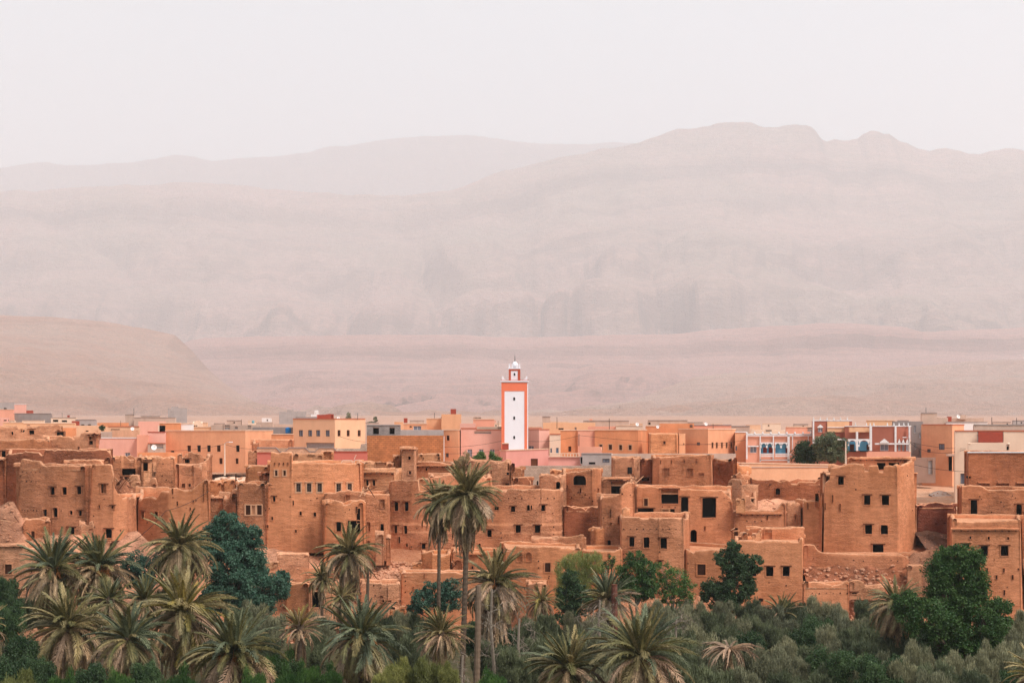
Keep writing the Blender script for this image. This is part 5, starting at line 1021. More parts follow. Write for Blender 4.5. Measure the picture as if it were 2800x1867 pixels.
hill('mountain', [(-900, 560), (-300, 540), (0, 527), (200, 515), (330, 505), (480, 497), (640, 505), (800, 520), (950, 528), (1100, 530), (1250, 512), (1350, 470), (1420, 452), (1600, 420), (1740, 393), (1780, 375), (1850, 352), (1900, 347), (1960, 337), (2000, 328), (2030, 325), (2055, 330), (2075, 340), (2110, 342), (2160, 337), (2200, 336), (2220, 340), (2231, 350), (2245, 370), (2262, 377), (2285, 373), (2300, 376), (2345, 374), (2360, 362), (2380, 352), (2400, 353), (2415, 359), (2432, 357), (2450, 370), (2480, 384), (2510, 402), (2540, 408), (2590, 405), (2620, 415), (2650, 426), (2680, 424), (2710, 415), (2750, 413), (2850, 418), (3100, 400), (3600, 440)],
     3300, 2000, 4300, RK3, 110, .0020, 23, 1.05, .05, nx=560, ny=120, gul=1.5, steps=[(.10, .02, .003), (.17, .03, .003), (.26, .035, .003), (.36, .025, .003), (.5, .02, .003), (.62, .025, .003), (.74, .02, .003), (.86, .02, .003)])
hill('mountain', [(-900, 480), (-200, 470), (0, 459), (60, 449), (130, 441), (180, 452), (230, 452), (300, 447), (360, 446), (420, 436), (480, 424), (530, 428), (575, 441), (650, 433), (760, 424), (850, 410), (900, 397), (960, 396), (1050, 382), (1150, 373), (1280, 370), (1330, 374), (1400, 385), (1500, 393), (1600, 395), (1680, 388), (1740, 392), (1900, 410), (3600, 470)],
     5200, 4000, 6600, RK4, 80, .0014, 31, 1.0, .0, nx=420)
# haze: one box of air round everything
hb = MB(); hb.box((-17500, -260, -29.5), (17500, 29000, 4400)); hz = hb.build('haze', []); hz['kind'] = 'stuff'
hm = bpy.data.materials.new('haze'); hm.use_nodes = True; ht = hm.node_tree; ht.nodes.clear()
pv_ = ht.nodes.new('ShaderNodeVolumePrincipled'); pv_.inputs['Density'].default_value = HAZE; pv_.inputs['Color'].default_value = (.995, .99, 1.0, 1); pv_.inputs['Anisotropy'].default_value = .2
ho = ht.nodes.new('ShaderNodeOutputMaterial'); ht.links.new(pv_.outputs[0], ho.inputs['Volume']); hz.data.materials.append(hm)

# ================= rubble heaps and rock banks =================
RUB = mud((212, 146, 110), 1.5, 'rubble_earth'); STN = mud((214, 150, 114), .8, 'stone')
ICO = [(0, 0, 1), (.89, 0, .45), (.28, .85, .45), (-.72, .53, .45), (-.72, -.53, .45), (.28, -.85, .45), (.72, .53, -.45), (-.28, .85, -.45), (-.89, 0, -.45), (-.28, -.85, -.45), (.72, -.53, -.45), (0, 0, -1)]
ICF = [(0, 1, 2), (0, 2, 3), (0, 3, 4), (0, 4, 5), (0, 5, 1), (1, 6, 2), (2, 7, 3), (3, 8, 4), (4, 9, 5), (5, 10, 1), (2, 6, 7), (3, 7, 8), (4, 8, 9), (5, 9, 10), (1, 10, 6), (7, 6, 11), (8, 7, 11), (9, 8, 11), (10, 9, 11), (6, 10, 11)]
def stones(mb, c, r, fl=.7):
    q = [R.uniform(.7, 1.15) for _ in ICO]; a_ = R.uniform(0, 6.3); ca, sa = math.cos(a_), math.sin(a_); e = R.uniform(.7, 1.4)
    mb.add([(c[0] + (x * ca * e - y * sa) * r * k, c[1] + (x * sa * e + y * ca) * r * k, c[2] + z * r * fl * k) for (x, y, z), k in zip(ICO, q)], ICF)
def mound(label, prof, Y, dep, lean=1.0, nst=60, sr=(.08, .25), mat=None, foot=None, name='rubble_heap', cat='rubble', rough_=.22):
    """prof: crest (px, py); the heap slopes towards the viewer over dep metres"""
    x0, x1 = prof[0][0], prof[-1][0]; n_ = max(8, int((x1 - x0) / F * Y / .35)); m_ = 14
    sd_ = R.random() * 90; V = []; xa, xb = (x0 - CX) / F * Y, (x1 - CX) / F * Y
    def hz_(px, k, x, y):
        zc = zt(interp(prof, px), Y); zf = terr(x, Y - dep) - .4 if foot is None else zt(foot, Y - dep)
        e = math.sin(min(1, max(0, (px - x0) / (x1 - x0))) * math.pi) ** .25
        z = zf + (zc - zf) * (1 - k) ** lean
        return z + rough_ * (fbm(x * .8, y * .8, sd_, 4)) * 1.2
    mb = MB()
    for j in range(m_ + 4):
        for i in range(n_ + 1):
            px = x0 + (x1 - x0) * i / n_; k = max(0, j - 3) / m_; y = Y - dep * k if j >= 3 else Y + (3 - j) * .6
            x = (px - CX) / F * Y
            z = hz_(px, k, x, y) if j >= 3 else hz_(px, 0, x, Y) - (3 - j) * .9
            mb.v.append((x, y + .2 * noise.noise(Vector((x, z, sd_))), z))
    w = n_ + 1
    for j in range(m_ + 3):
        for i in range(n_): mb.f.append([j * w + i, (j + 1) * w + i, (j + 1) * w + i + 1, j * w + i + 1]); mb.m.append(0)
    c = at((x0 + x1) / 2, 1130, Y); org = (c.x, Y - dep / 2, terr(c.x, Y - dep / 2))
    rt = empty(name, org, label, cat)
    mb.build('heap', mat or RUB, rt, off=org, smooth=True)
    if nst:
        sb = MB()
        for _ in range(nst):
            px = R.uniform(x0, x1); k = R.random() ** .8; x = (px - CX) / F * Y; y = Y - dep * k
            stones(sb, (x, y, hz_(px, k, x, y) + .03), R.uniform(*sr))
        o = sb.build('stones', STN, rt, off=org); o['kind'] = 'stuff'
    return rt
mound('pale pointed earth heap at the foot of the bulging wall, above the second palm', [(300, 1488), (318, 1472), (340, 1458), (360, 1451), (378, 1456), (395, 1472), (415, 1486), (450, 1492), (480, 1500)], 172, 9, .8, 90)
mound('collapsed earth and torn timbers at the left edge', [(-40, 1390), (0, 1384), (20, 1372), (42, 1374), (50, 1396), (64, 1420), (80, 1440)], 170, 8, .8, 110)
mound('stony earth bank under the lowest windows of the three-window house', [(60, 1482), (130, 1466), (175, 1462), (220, 1464), (240, 1478), (300, 1490)], 168, 6, .9, 90)
mound('rubble tumbling out of the collapsed house between two walls', [(300, 1352), (325, 1340), (345, 1342), (372, 1362), (420, 1366), (450, 1372)], 193, 6, .8, 80)
mound('earth spill under the great blank wall', [(690, 1500), (722, 1496), (760, 1502), (800, 1510), (850, 1518), (886, 1520)], 175, 6, .8, 60)
mound('rocky bank with a little cave, left of the short palm', [(700, 1560), (760, 1552), (800, 1546), (850, 1552), (890, 1560), (910, 1560)], 168, 9, .7, 110, mat=mud((190, 118, 80), 1.5))
mound('tumbled field stones along the foot of the tall centre house', [(1000, 1548), (1040, 1538), (1072, 1535), (1120, 1533), (1150, 1540)], 173, 6, .9, 620, (.13, .34), rough_=.4, foot=1605)
mound('stony slope under the long rounded parapet wall, with loose boulders', [(2197, 1548), (2260, 1548), (2340, 1550), (2400, 1550), (2450, 1552), (2486, 1556)], 168.5, 5, .9, 420, (.12, .34), rough_=.5, mat=mud((170, 102, 70), 1.5))
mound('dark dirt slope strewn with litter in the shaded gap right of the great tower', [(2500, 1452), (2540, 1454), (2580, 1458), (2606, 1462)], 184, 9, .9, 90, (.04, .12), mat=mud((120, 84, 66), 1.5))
mound('dirt ramp falling from the gap towards the round green tree', [(2476, 1530), (2500, 1510), (2560, 1500), (2600, 1490)], 172, 8, .9, 30)
mound('earth fill inside the ruined rooms in front of the scorched wall', [(2050, 1372), (2080, 1366), (2130, 1364), (2180, 1368), (2240, 1372)], 199, 10, .7, 80)
mound('low grey gravel heap on the dirt lot', [(2540, 1349), (2560, 1342), (2580, 1345), (2600, 1352)], 226, 3, 1.0, 40, (.05, .14), mat=plaster((176, 150, 136), 1.5))
mound('broken stones piled in the small dirt yard below the street lamp', [(588, 1306), (610, 1302), (640, 1303), (672, 1306)], 232, 8, .9, 130, (.10, .3), mat=plaster((226, 186, 158), 1.4))
mound('loose reddish earth at the foot of the buttress tower by the blank wall', [(1130, 1536), (1150, 1530), (1180, 1532)], 172, 3, 1, 20)
mound('pale crumbled earth on the slope above the cactus-like palm stump', [(880, 1596), (920, 1588), (960, 1590), (1000, 1594)], 166, 6, .9, 60)

# ================= street furniture, wires, roof things =================
def cable(label, pts, sag=.6, r=.032, group=None):
    P_ = [at(*p) for p in pts]; out = []
    for a_, b_ in zip(P_, P_[1:]):
        for k in range(13):
            t_ = k / 12; p = a_.lerp(b_, t_); p.z -= sag * 4 * t_ * (1 - t_); out.append(p)
    m_ = MB(); m_.tube(out, r, 4); o = m_.build('power_cable', IRON, None, off=P_[0], loc=P_[0]); tag(o, label, 'cable', group)
CRM = flat((232, 206, 184), .7, 'pole_paint')
def lamp(label, px, pyt, pyb, Y, arm=1):
    b_ = at(px, pyb, Y); t_ = at(px, pyt, Y); rt = empty('street_lamp', b_, label, 'street lamp')
    m_ = MB(); m_.tube([b_, b_.lerp(t_, .5), t_], [.14, .11, .08], 8); m_.build('pole', CRM, rt, off=b_)
    m_ = MB(); m_.tube([t_, t_ + Vector((.3 * arm, 0, .25)), t_ + Vector((.9 * arm, 0, .3))], .04, 5); m_.build('arm', SILV, rt, off=b_)
    m_ = MB(); m_.box((min(t_.x + .7 * arm, t_.x + 1.3 * arm), t_.y - .14, t_.z + .22), (max(t_.x + .7 * arm, t_.x + 1.3 * arm), t_.y + .14, t_.z + .36)); m_.build('lamp_head', P_WH, rt, off=b_)
lamp('pale street lamp in front of the long orange house', 614.5, 1213, 1300, 234)
lamp('tall pale lamp post right of the dark trees', 2312.5, 1206, 1275, 226, -1)
lamp('short lamp on the corner of the merloned wing', 2489, 1200, 1250, 238, -1)
def post(label, px, pyt, pyb, Y, r=.07, mat=None, name='pole', cat='pole'):
    a_, b_ = at(px, pyb, Y), at(px, pyt, Y); m_ = MB(); m_.tube([a_, b_], [r, r * .8], 6); o = m_.build(name, mat or WOODD, None, off=a_, loc=a_); tag(o, label, cat)
post('dark leaning wooden pole by the square mud wall', 645, 1295, 1345, 186, .1)
post('thin antenna pole over the brownish distant hut', 366, 1116, 1136, 418, .08, IRON, 'antenna_pole')
post('thin pole on the yellowish roof storey', 1523, 1140, 1172, 276, .06, IRON, 'antenna_pole')
post('thin pole above the orange sections', 1666, 1144, 1175, 262, .06, IRON, 'antenna_pole')
post('thin roof pole at the right above the cement roof wall', 2712, 1140, 1160, 260, .06, IRON, 'antenna_pole')
post('white drainpipe down the adobe brick wall corner', 1214, 1192, 1262, 244.4, .07, P_WH, 'drainpipe', 'pipe')
post('black slot drainpipe on the paler house section', 1583, 1186, 1219, 252, .07, IRON, 'drainpipe', 'pipe')
cable('drooping cable from the long orange house to the street lamp', [(455, 1232, 255), (614, 1214, 234)], .3)
cable('cable from the street lamp towards the beige parapet', [(614, 1214, 234), (706, 1226, 236)], .3)
cable('cable crossing the orange sections right of the minaret', [(1444, 1206, 250), (1585, 1190, 250), (2011, 1216, 246)], .4)
cable('cable sagging from the orange corner house to the pink arcade house', [(1840, 1215, 246), (2038, 1203, 246)], .3)
cable('cable across the pink house left of the minaret', [(1215, 1222, 248), (1372, 1205, 248)], .3)
cable('lower cable across the pink house left of the minaret', [(1215, 1240, 246), (1372, 1229, 246)], .2)
cable('upper cable from the merloned wing over the dirt lot', [(2488, 1208, 236), (2640, 1226, 212)], .3)
cable('middle cable over the dirt lot', [(2488, 1210, 236), (2550, 1236, 225), (2640, 1228, 212)], .3)
cable('lowest cable over the dirt lot, running to the brown house', [(2500, 1270, 200), (2645, 1289, 190)], .2)
cable('cable slanting down across the tall slit wall to the earth heap', [(572, 1342, 173), (454, 1396, 168), (345, 1493, 164)], .3, .03)
cable('cable in front of the yellow-peach block', [(930, 1193, 262), (1002, 1208, 250)], .2)
def dish(label, px, py, Y, r):
    c = at(px, py, Y); rt = empty('satellite_dish', (c.x, c.y, c.z - r * 1.3), label, 'satellite dish'); off = rt.location
    m_ = MB(); n = 14; b = 0
    ax = Vector((.35, -1, .35)).normalized(); u = ax.orthogonal().normalized(); w_ = ax.cross(u)
    rg = [(0.02, .0), (.35, .03), (.7, .12), (1, .25)]
    for rr_, d_ in rg:
        for k in range(n): a_ = 2 * math.pi * k / n; m_.v.append(tuple(c + (u * math.cos(a_) + w_ * math.sin(a_)) * r * rr_ + ax * r * d_))
    for i in range(3):
        for k in range(n): m_.f.append([i * n + k, i * n + (k + 1) % n, (i + 1) * n + (k + 1) % n, (i + 1) * n + k]); m_.m.append(0)
    m_.build('reflector', P_WH, rt, off=off, smooth=True)
    m_ = MB(); m_.tube([c, c - Vector((0, -.1, r * 1.3))], .04, 5); m_.tube([c, c + ax * r * .8], .025, 4); m_.build('mount', IRON, rt, off=off)
dish('white satellite dish in front of the grey doorway wall', 421, 1223, 251, .5)
dish('white satellite dish at the right, beside the grey-brown cube', 2620, 1139, 296, .42)
dish('tiny white dish on the small orange rooms', 1798, 1167, 258, .3)
dish('white dish on the end of the cement roofs, right of the yellow-peach block roofline', 925, 1143, 270, .3)
q = at(788, 1184, 272); m_ = MB(); m_.lathe([(.5, 0), (.55, .05), (.55, .9), (.5, 1.0), (.2, 1.08), (.19, 1.14)], (q.x, q.y, q.z), 14)
o = m_.build('water_tank', flat((30, 120, 190), .5), None, off=(q.x, q.y, q.z), loc=(q.x, q.y, q.z)); tag(o, 'bright blue water tank by the cement yard wall', 'water tank')
q = at(692, 1157, 298); m_ = MB(); m_.lathe([(.25, 0), (.28, .5), (.1, .62)], (q.x, q.y, q.z), 10)
o = m_.build('water_tank', flat((120, 170, 178), .5), None, off=(q.x, q.y, q.z), loc=(q.x, q.y, q.z)); tag(o, 'small pale blue-green tank on the low grey house roof', 'water tank')
# balustrade of the pink terrace house
b_ = at(1543, 1249, 238); rt = empty('balustrade', b_, 'white balustrade with round openings over the pink terrace', 'balustrade'); off = b_
m_ = MB(); pbox(m_, 1503, 1238.5, 1585, 1240.5, 237.8, .12, .15); pbox(m_, 1503, 1247, 1585, 1249, 237.8, .12, .15); m_.build('rail', P_CR, rt, off=off)
for k in range(11):
    m_ = MB(); x = 1504 + 8 * k; pbox(m_, x - 1.2, 1240.5, x + 1.2, 1247, 237.8, .08, .1); m_.build('post', P_CR, rt, off=off)
# scrap on the annexe roof: dismantled metal bed frame
b_ = at(958, 1262, 184); m_ = MB()
for a1, a2 in (((932, 1266), (937, 1258)), ((937, 1258), (962, 1258)), ((962, 1258), (964, 1266)), ((968, 1266), (970, 1258)), ((970, 1258), (980, 1257)), ((980, 1257), (998, 1266)), ((936, 1262), (970, 1262)), ((968, 1256), (974, 1243))):
    m_.tube([at(a1[0], a1[1], 184), at(a2[0], a2[1], 184)], .05, 5)
o = m_.build('metal_frame', flat((220, 190, 168), .7), None, off=b_, loc=b_); tag(o, 'pale dismantled metal frame lying on the roof above the framed windows', 'scrap frame')
for (lb, x, y0, y1, Y_) in (('thin aerial on the cream flat house at the left', 170, 1128, 1143, 391), ('thin aerial behind the pink smooth house', 330, 1150, 1168, 281), ('short aerial on the long orange house roof', 610, 1160, 1179, 262), ('aerial on the low grey house with window squares', 660, 1146, 1163, 285),
    ('aerial above the yellow-peach block corner', 978, 1128, 1147, 270), ('aerial on the plain orange house', 1188, 1128, 1146, 283), ('aerial left of the minaret shaft', 1362, 1150, 1168, 257), ('aerial above the five slim shutters', 1950, 1158, 1175, 252), ('aerial on the brown-grey roof block at the right', 2532, 1114, 1131, 277), ('aerial beside the red panel house roof', 2780, 1142, 1162, 223)):
    post(lb, x, y0, y1, Y_, .05, IRON, 'aerial', 'aerial')
dish('white dish on the cream low storey right of the orange sections', 1742, 1160, 266, .35)
dish('small white dish on the salmon roof rooms', 1930, 1159, 273, .35)
dish('small white dish above the grey-stained house face', 362, 1172, 270, .35)
# torn timbers
def timbers(label, px, py, Y, n, L_, name='broken_timbers'):
    c = at(px, py, Y); m_ = MB()
    rt = empty(name, c, label, 'broken timbers')
    for k in range(n):
        a_ = c + Vector((R.uniform(-1, 1) * L_ * .5, R.uniform(-.6, .6), R.uniform(-.3, .5) * L_ * .4)); d_ = Vector((R.uniform(-1, 1), R.uniform(-.5, .5), R.uniform(-.8, .8))).normalized() * L_ * R.uniform(.3, .6)
        mm = MB(); mm.tube([a_ - d_, a_ + Vector((0, 0, R.uniform(-.05, .05))), a_ + d_], [.07, .06, .04], 5); mm.build('beam', WOOD if k % 2 else LPL, rt, off=c)
mound('heap of fallen roof and wall inside the collapsed house', [(318, 1322), (335, 1312), (352, 1316), (366, 1330), (384, 1352)], 190, 4, .8, 90, (.1, .3), rough_=.5, mat=mud((176, 112, 80), 1.5))
bld('mud_wall', 'torn pier of mud standing inside the collapsed house', [(356, 192), (384, 192)], [(356, 1306), (362, 1298), (374, 1300), (384, 1320)], [], MUDL, D=1.2, jag=.3, bot=1380)
bld('mud_wall', 'ragged mud buttress below the shell with the tall doorway', [(398, 188), (430, 188)], [(398, 1350), (404, 1322), (414, 1302), (424, 1310), (430, 1330)], [], MUD3, D=1.5, jag=.35, bot=1390, a=.16)
timbers('splintered roof poles hanging in the collapsed house', 345, 1322, 190, 12, 2.4)
timbers('loose pole sticking out of the left edge rubble', 30, 1424, 165, 3, 1.2)
timbers('thin poles lying on the roof below the framed windows', 1000, 1343, 174, 7, 1.6)
timbers('leaning pale pole against the blind-arch house', 1238, 1545, 168.5, 2, 1.6)
timbers('broken branch and plank across the little window of the arched-door house', 2005, 1450, 178, 4, 1.0)
timbers('short poles poking from the roof slab of the cave-like opening', 1740, 1312, 184, 7, 1.4)
# ================= vegetation =================
G_TEAL = leafmat((.030, .082, .052), (.085, .160, .105)); G_DARK = leafmat((.032, .064, .024), (.074, .118, .046)); G_GRN = leafmat((.045, .105, .024), (.110, .180, .045))
G_LITE = leafmat((.27, .29, .08), (.42, .40, .14), tr=.35); G_OLV = leafmat((.165, .158, .090), (.31, .29, .178), tr=.25); G_OLV2 = leafmat((.085, .098, .052), (.18, .195, .105), tr=.25)
G_YEL = leafmat((.15, .155, .042), (.27, .26, .085)); G_FIELD = leafmat((.035, .085, .018), (.08, .15, .035)); G_DRY = leafmat((.34, .22, .11), (.50, .36, .20), tr=.3)
BARK = flat((.105, .070, .048), .95, 'bark', raw=True); BARKG = flat((.26, .20, .15), .95, 'grey_bark', raw=True)
F_GRN = leafmat((.098, .090, .030), (.225, .185, .072), 'frond_green', .2); F_OLV = leafmat((.195, .150, .062), (.39, .29, .135), 'frond_olive', .2); F_BLU = leafmat((.085, .100, .054), (.190, .200, .115), 'frond_bluegreen', .2)
F_DRY = leafmat((.23, .145, .080), (.45, .29, .165), 'frond_dry', .15); F_DED = leafmat((.26, .15, .095), (.48, .30, .19), 'frond_dead', .1); F_YEL = leafmat((.24, .185, .045), (.42, .30, .085), 'frond_yellow', .2)
TRK = flat((.12, .078, .052), .95, 'palm_trunk', raw=True); TRKL = flat((.20, .13, .085), .95, 'palm_trunk_pale', raw=True); DATE = flat((.30, .11, .035), .8, 'date_stalk', raw=True)
NR = np.random.RandomState(5)
def quads(name, C, A, B, mat, parent=None, loc=(0, 0, 0)):
    """many small kite-shaped leaves: centre C, half-length A, half-width B"""
    n = len(C); V = np.empty((n, 4, 3), np.float32); V[:, 0] = C - A; V[:, 1] = C + B + A * .15; V[:, 2] = C + A; V[:, 3] = C - B + A * .15
    me = bpy.data.meshes.new(name); me.vertices.add(n * 4); me.vertices.foreach_set('co', V.ravel()); me.loops.add(n * 4); me.loops.foreach_set('vertex_index', np.arange(n * 4, dtype=np.int32))
    me.polygons.add(n); me.polygons.foreach_set('loop_start', np.arange(0, n * 4, 4, dtype=np.int32)); me.polygons.foreach_set('loop_total', np.full(n, 4, np.int32))
    me.materials.append(mat); me.update(calc_edges=True)
    return link(name, me, parent, loc) if parent is not None or name else me
def unit(n):
    v = NR.normal(size=(n, 3)); return v / np.linalg.norm(v, axis=1, keepdims=True)
def cloud(blobs, size, dens, kind='leaf', rc=None):
    """blobs: list of (centre, rx, ry, rz). returns C, A, B arrays"""
    Cs, As, Bs = [], [], []
    for (c, rx, ry, rz) in blobs:
        r_ = rc or max(.28, min(.75, .34 * min(rx, rz))); ncl = int(max(6, 5.2 * (rx * rz + rx * ry + ry * rz) / 3 / r_ ** 2 * dens ** .5))
        d = unit(ncl); rad = NR.uniform(.3, 1.25, ncl) ** .55; cl = d * rad[:, None] * np.array([rx, ry, rz]) * .88 + np.array(c)
        for p, dd in zip(cl, d):
            nl = int(NR.uniform(80, 150) * dens * (r_ / .5) ** 1.3); nl = max(14, nl); rr_ = r_ * NR.uniform(.35, 1.35)
            u = unit(nl); q = p + u * (NR.uniform(.2, 1.3, nl) ** .6)[:, None] * rr_ * np.array([1, 1, .85])
            if kind == 'spray':          # fine upright sprays
                a_ = unit(nl) * .55 + np.array([0, 0, .75]) + dd * .45; a_ /= np.linalg.norm(a_, axis=1, keepdims=True); s_ = size * NR.uniform(.8, 1.9, nl)[:, None]; w_ = .17
            else: a_ = unit(nl); s_ = size * NR.uniform(.6, 1.25, nl)[:, None]; w_ = .55
            b_ = np.cross(a_, unit(nl)); b_ /= np.maximum(1e-6, np.linalg.norm(b_, axis=1, keepdims=True))
            Cs.append(q); As.append(a_ * s_); Bs.append(b_ * s_ * w_)
    return np.concatenate(Cs), np.concatenate(As), np.concatenate(Bs)
def tree(name, label, cat, blobs, Y, mat, size=.10, dens=1.0, kind='leaf', base=None, trunk=.16, group=None, bark=None, rc=None, limbs=True):
    """blobs: (px, py, rx_px, ry_px[, dy])"""
    k = Y / F; L_ = []
    for b in blobs:
        dy = b[4] if len(b) > 4 else 0; c = at(b[0], b[1], Y + dy); L_.append(((c.x, c.y, c.z), b[2] * k * 1.06, (b[2] + b[3]) / 2 * k * .9, b[3] * k * 1.06))
    bx = base if base is not None else sum(b[0] for b in blobs) / len(blobs); x = (bx - CX) * k; gz = terr(x, Y)
    rt = empty(name, (x, Y, gz), label, cat, group)
    C, A, B = cloud(L_, size, dens, kind, rc); o = quads('crown', C - np.array([x, Y, gz]), A, B, mat, rt)
    m_ = MB(); top = min(c[0][2] for c in L_); fork = Vector((x, Y, gz + max(.6, (top - gz) * .7))); m_.tube([(x, Y, gz - .4), (x + .1, Y, (gz + fork.z) / 2), fork], [trunk * 1.3, trunk, trunk * .8], 7)
    m_.build('trunk', bark or BARK, rt, off=rt.location)
    if limbs:
        m_ = MB()
        for (c, rx, ry, rz) in L_:
            c = Vector(c); m_.tube([fork, fork.lerp(c, .55) + Vector((R.uniform(-.3, .3), R.uniform(-.3, .3), 0)), c], [trunk * .7, trunk * .4, trunk * .15], 5)
            for _ in range(4):
                e = c + Vector((R.uniform(-.8, .8) * rx, R.uniform(-.8, .8) * ry, R.uniform(-.2, .85) * rz)); m_.tube([fork.lerp(c, .6), c.lerp(e, .5), e], [trunk * .3, trunk * .18, .02], 4)
        o = m_.build('limbs', bark or BARK, rt, off=rt.location); o['kind'] = 'stuff'
    return rt
# ---- broadleaf trees
tree('broadleaf_tree', 'big dense dark blue-green tree in front of the double shutters', 'tree', [(620, 1440, 44, 40), (575, 1480, 38, 42), (655, 1495, 50, 48), (690, 1465, 26, 30), (610, 1540, 62, 50, -1), (690, 1545, 40, 48), (650, 1600, 76, 48, -1.5), (600, 1630, 50, 42), (735, 1615, 52, 46, -2), (770, 1590, 22, 30), (690, 1650, 60, 40, -2)], 152, G_TEAL, .125, 1.15, trunk=.3)
tree('shrub', 'dark blue-green shrub in the dry bank between the second and third palms', 'shrub', [(378, 1535, 30, 26), (355, 1560, 28, 30), (400, 1560, 34, 34), (440, 1530, 20, 22), (380, 1590, 36, 26)], 156, G_TEAL, .10, 1.0)
tree('shrub', 'teal rounded bush left of and behind the two tall palm trunks', 'shrub', [(1190, 1615, 32, 30), (1160, 1640, 34, 32), (1235, 1612, 28, 30), (1225, 1645, 34, 30), (1135, 1665, 22, 16)], 152, G_TEAL, .10, 1.1)
tree('poplar_tree', 'light yellow-green feathery tree in front of the arch-niche house', 'tree', [(1580, 1545, 42, 38), (1545, 1560, 26, 40), (1620, 1540, 30, 30), (1575, 1590, 50, 38), (1610, 1600, 40, 40), (1545, 1610, 28, 40)], 156, G_LITE, .085, 1.1, 'spray', bark=BARKG)
tree('broadleaf_tree', 'narrow dark green young tree rising against the light yellow-green one', 'tree', [(1562, 1585, 22, 26), (1572, 1620, 30, 30), (1545, 1640, 26, 34), (1590, 1650, 30, 30), (1555, 1680, 36, 28)], 150, G_DARK, .11, 1.0)
tree('broadleaf_tree', 'mid-green leafy tree under the three-window house', 'tree', [(1742, 1530, 24, 26), (1725, 1565, 34, 34), (1768, 1560, 26, 30), (1735, 1605, 42, 36), (1770, 1600, 28, 36), (1700, 1610, 24, 28)], 156, G_GRN, .11, .9, bark=BARKG)
tree('broadleaf_tree', 'lighter sparse tree touching the right side of the mid-green one, white stems showing', 'tree', [(1815, 1560, 26, 28), (1850, 1590, 34, 34), (1878, 1610, 24, 34), (1830, 1620, 30, 30), (1870, 1640, 26, 20), (1808, 1600, 22, 24)], 157, G_GRN, .10, .55, bark=BARKG)
tree('sapling', 'small sparse green sapling below the black slit window', 'tree', [(1660, 1545, 16, 18), (1675, 1530, 10, 16), (1640, 1560, 14, 14), (1692, 1560, 12, 14)], 158, G_GRN, .09, .5)
tree('broadleaf_tree', 'dark green pointed tree covering one window of the front house', 'tree', [(2006, 1505, 20, 26), (2000, 1540, 34, 28), (1975, 1525, 20, 20), (2030, 1540, 24, 26), (2062, 1545, 22, 26), (2020, 1580, 46, 28), (1955, 1605, 36, 26), (2000, 1620, 52, 36), (1930, 1620, 16, 26), (2045, 1610, 22, 18), (1985, 1655, 46, 30)], 158, G_DARK, .12, .95, base=1985)
tree('broadleaf_tree', 'big round deep-green tree at the right, in front of the slit-windowed house', 'tree', [(2600, 1520, 44, 32), (2655, 1530, 38, 36), (2570, 1570, 46, 48), (2630, 1580, 56, 54), (2670, 1600, 30, 50), (2580, 1640, 54, 50), (2645, 1660, 56, 56), (2620, 1730, 70, 60, -1), (2480, 1655, 40, 40, -3), (2540, 1700, 60, 50, -3), (2730, 1680, 40, 46, -1), (2700, 1720, 50, 50, -2), (2640, 1780, 60, 40, -2)], 120, G_GRN, .105, 1.25, trunk=.34)
tree('broadleaf_tree', 'round dark tree in front of the pink arcade house', 'tree', [(2205, 1220, 22, 16), (2190, 1240, 20, 20), (2225, 1240, 30, 22), (2205, 1256, 34, 12)], 232, G_DARK, .16, .8, rc=.7)
tree('broadleaf_tree', 'larger olive-green tree left of the lamp post, against the merloned house', 'tree', [(2275, 1205, 34, 20), (2250, 1220, 24, 26), (2298, 1225, 26, 26), (2275, 1240, 40, 20), (2262, 1212, 28, 20)], 230, G_OLV2, .16, .9, rc=.7)
tree('shrub', 'small climbing shrub under the left white-framed window of the pink house', 'shrub', [(1312, 1250, 14, 9), (1300, 1256, 12, 6), (1318, 1242, 8, 8)], 216, G_GRN, .12, .8, limbs=False)
tree('shrub', 'small shrub under the right white-framed window of the pink house', 'shrub', [(1350, 1252, 14, 8), (1346, 1242, 8, 8), (1362, 1256, 8, 6)], 216, G_GRN, .12, .7, limbs=False)
tree('dry_reeds', 'tall straw-yellow dry reeds behind the tallest palm crown', 'reeds', [(1258, 1276, 16, 24), (1272, 1268, 14, 30), (1248, 1285, 10, 16)], 204, G_DRY, .22, .35, 'spray', limbs=False, trunk=.05)
tree('conifer_tree', 'hazy far conifer above the yellow-peach block', 'tree', [(953, 1141, 5, 6), (953, 1133, 3, 5)], 700, G_OLV, .4, .35, limbs=False, rc=.7)
tree('conifer_tree', 'hazy far pointed conifer above the unfinished grey storey', 'tree', [(1026, 1153, 6, 7), (1026, 1145, 3, 5)], 700, G_OLV, .4, .35, limbs=False, rc=.7)
tree('shrub', 'low hazy far bush left of the pointed conifer', 'shrub', [(1012, 1157, 6, 4)], 700, G_OLV, .4, .35, limbs=False, rc=.7)
tree('shrub', 'tiny dark shrub beside the pink roof house at the left', 'shrub', [(277, 1172, 4, 9)], 292, G_DARK, .2, .6, limbs=False, rc=.5)

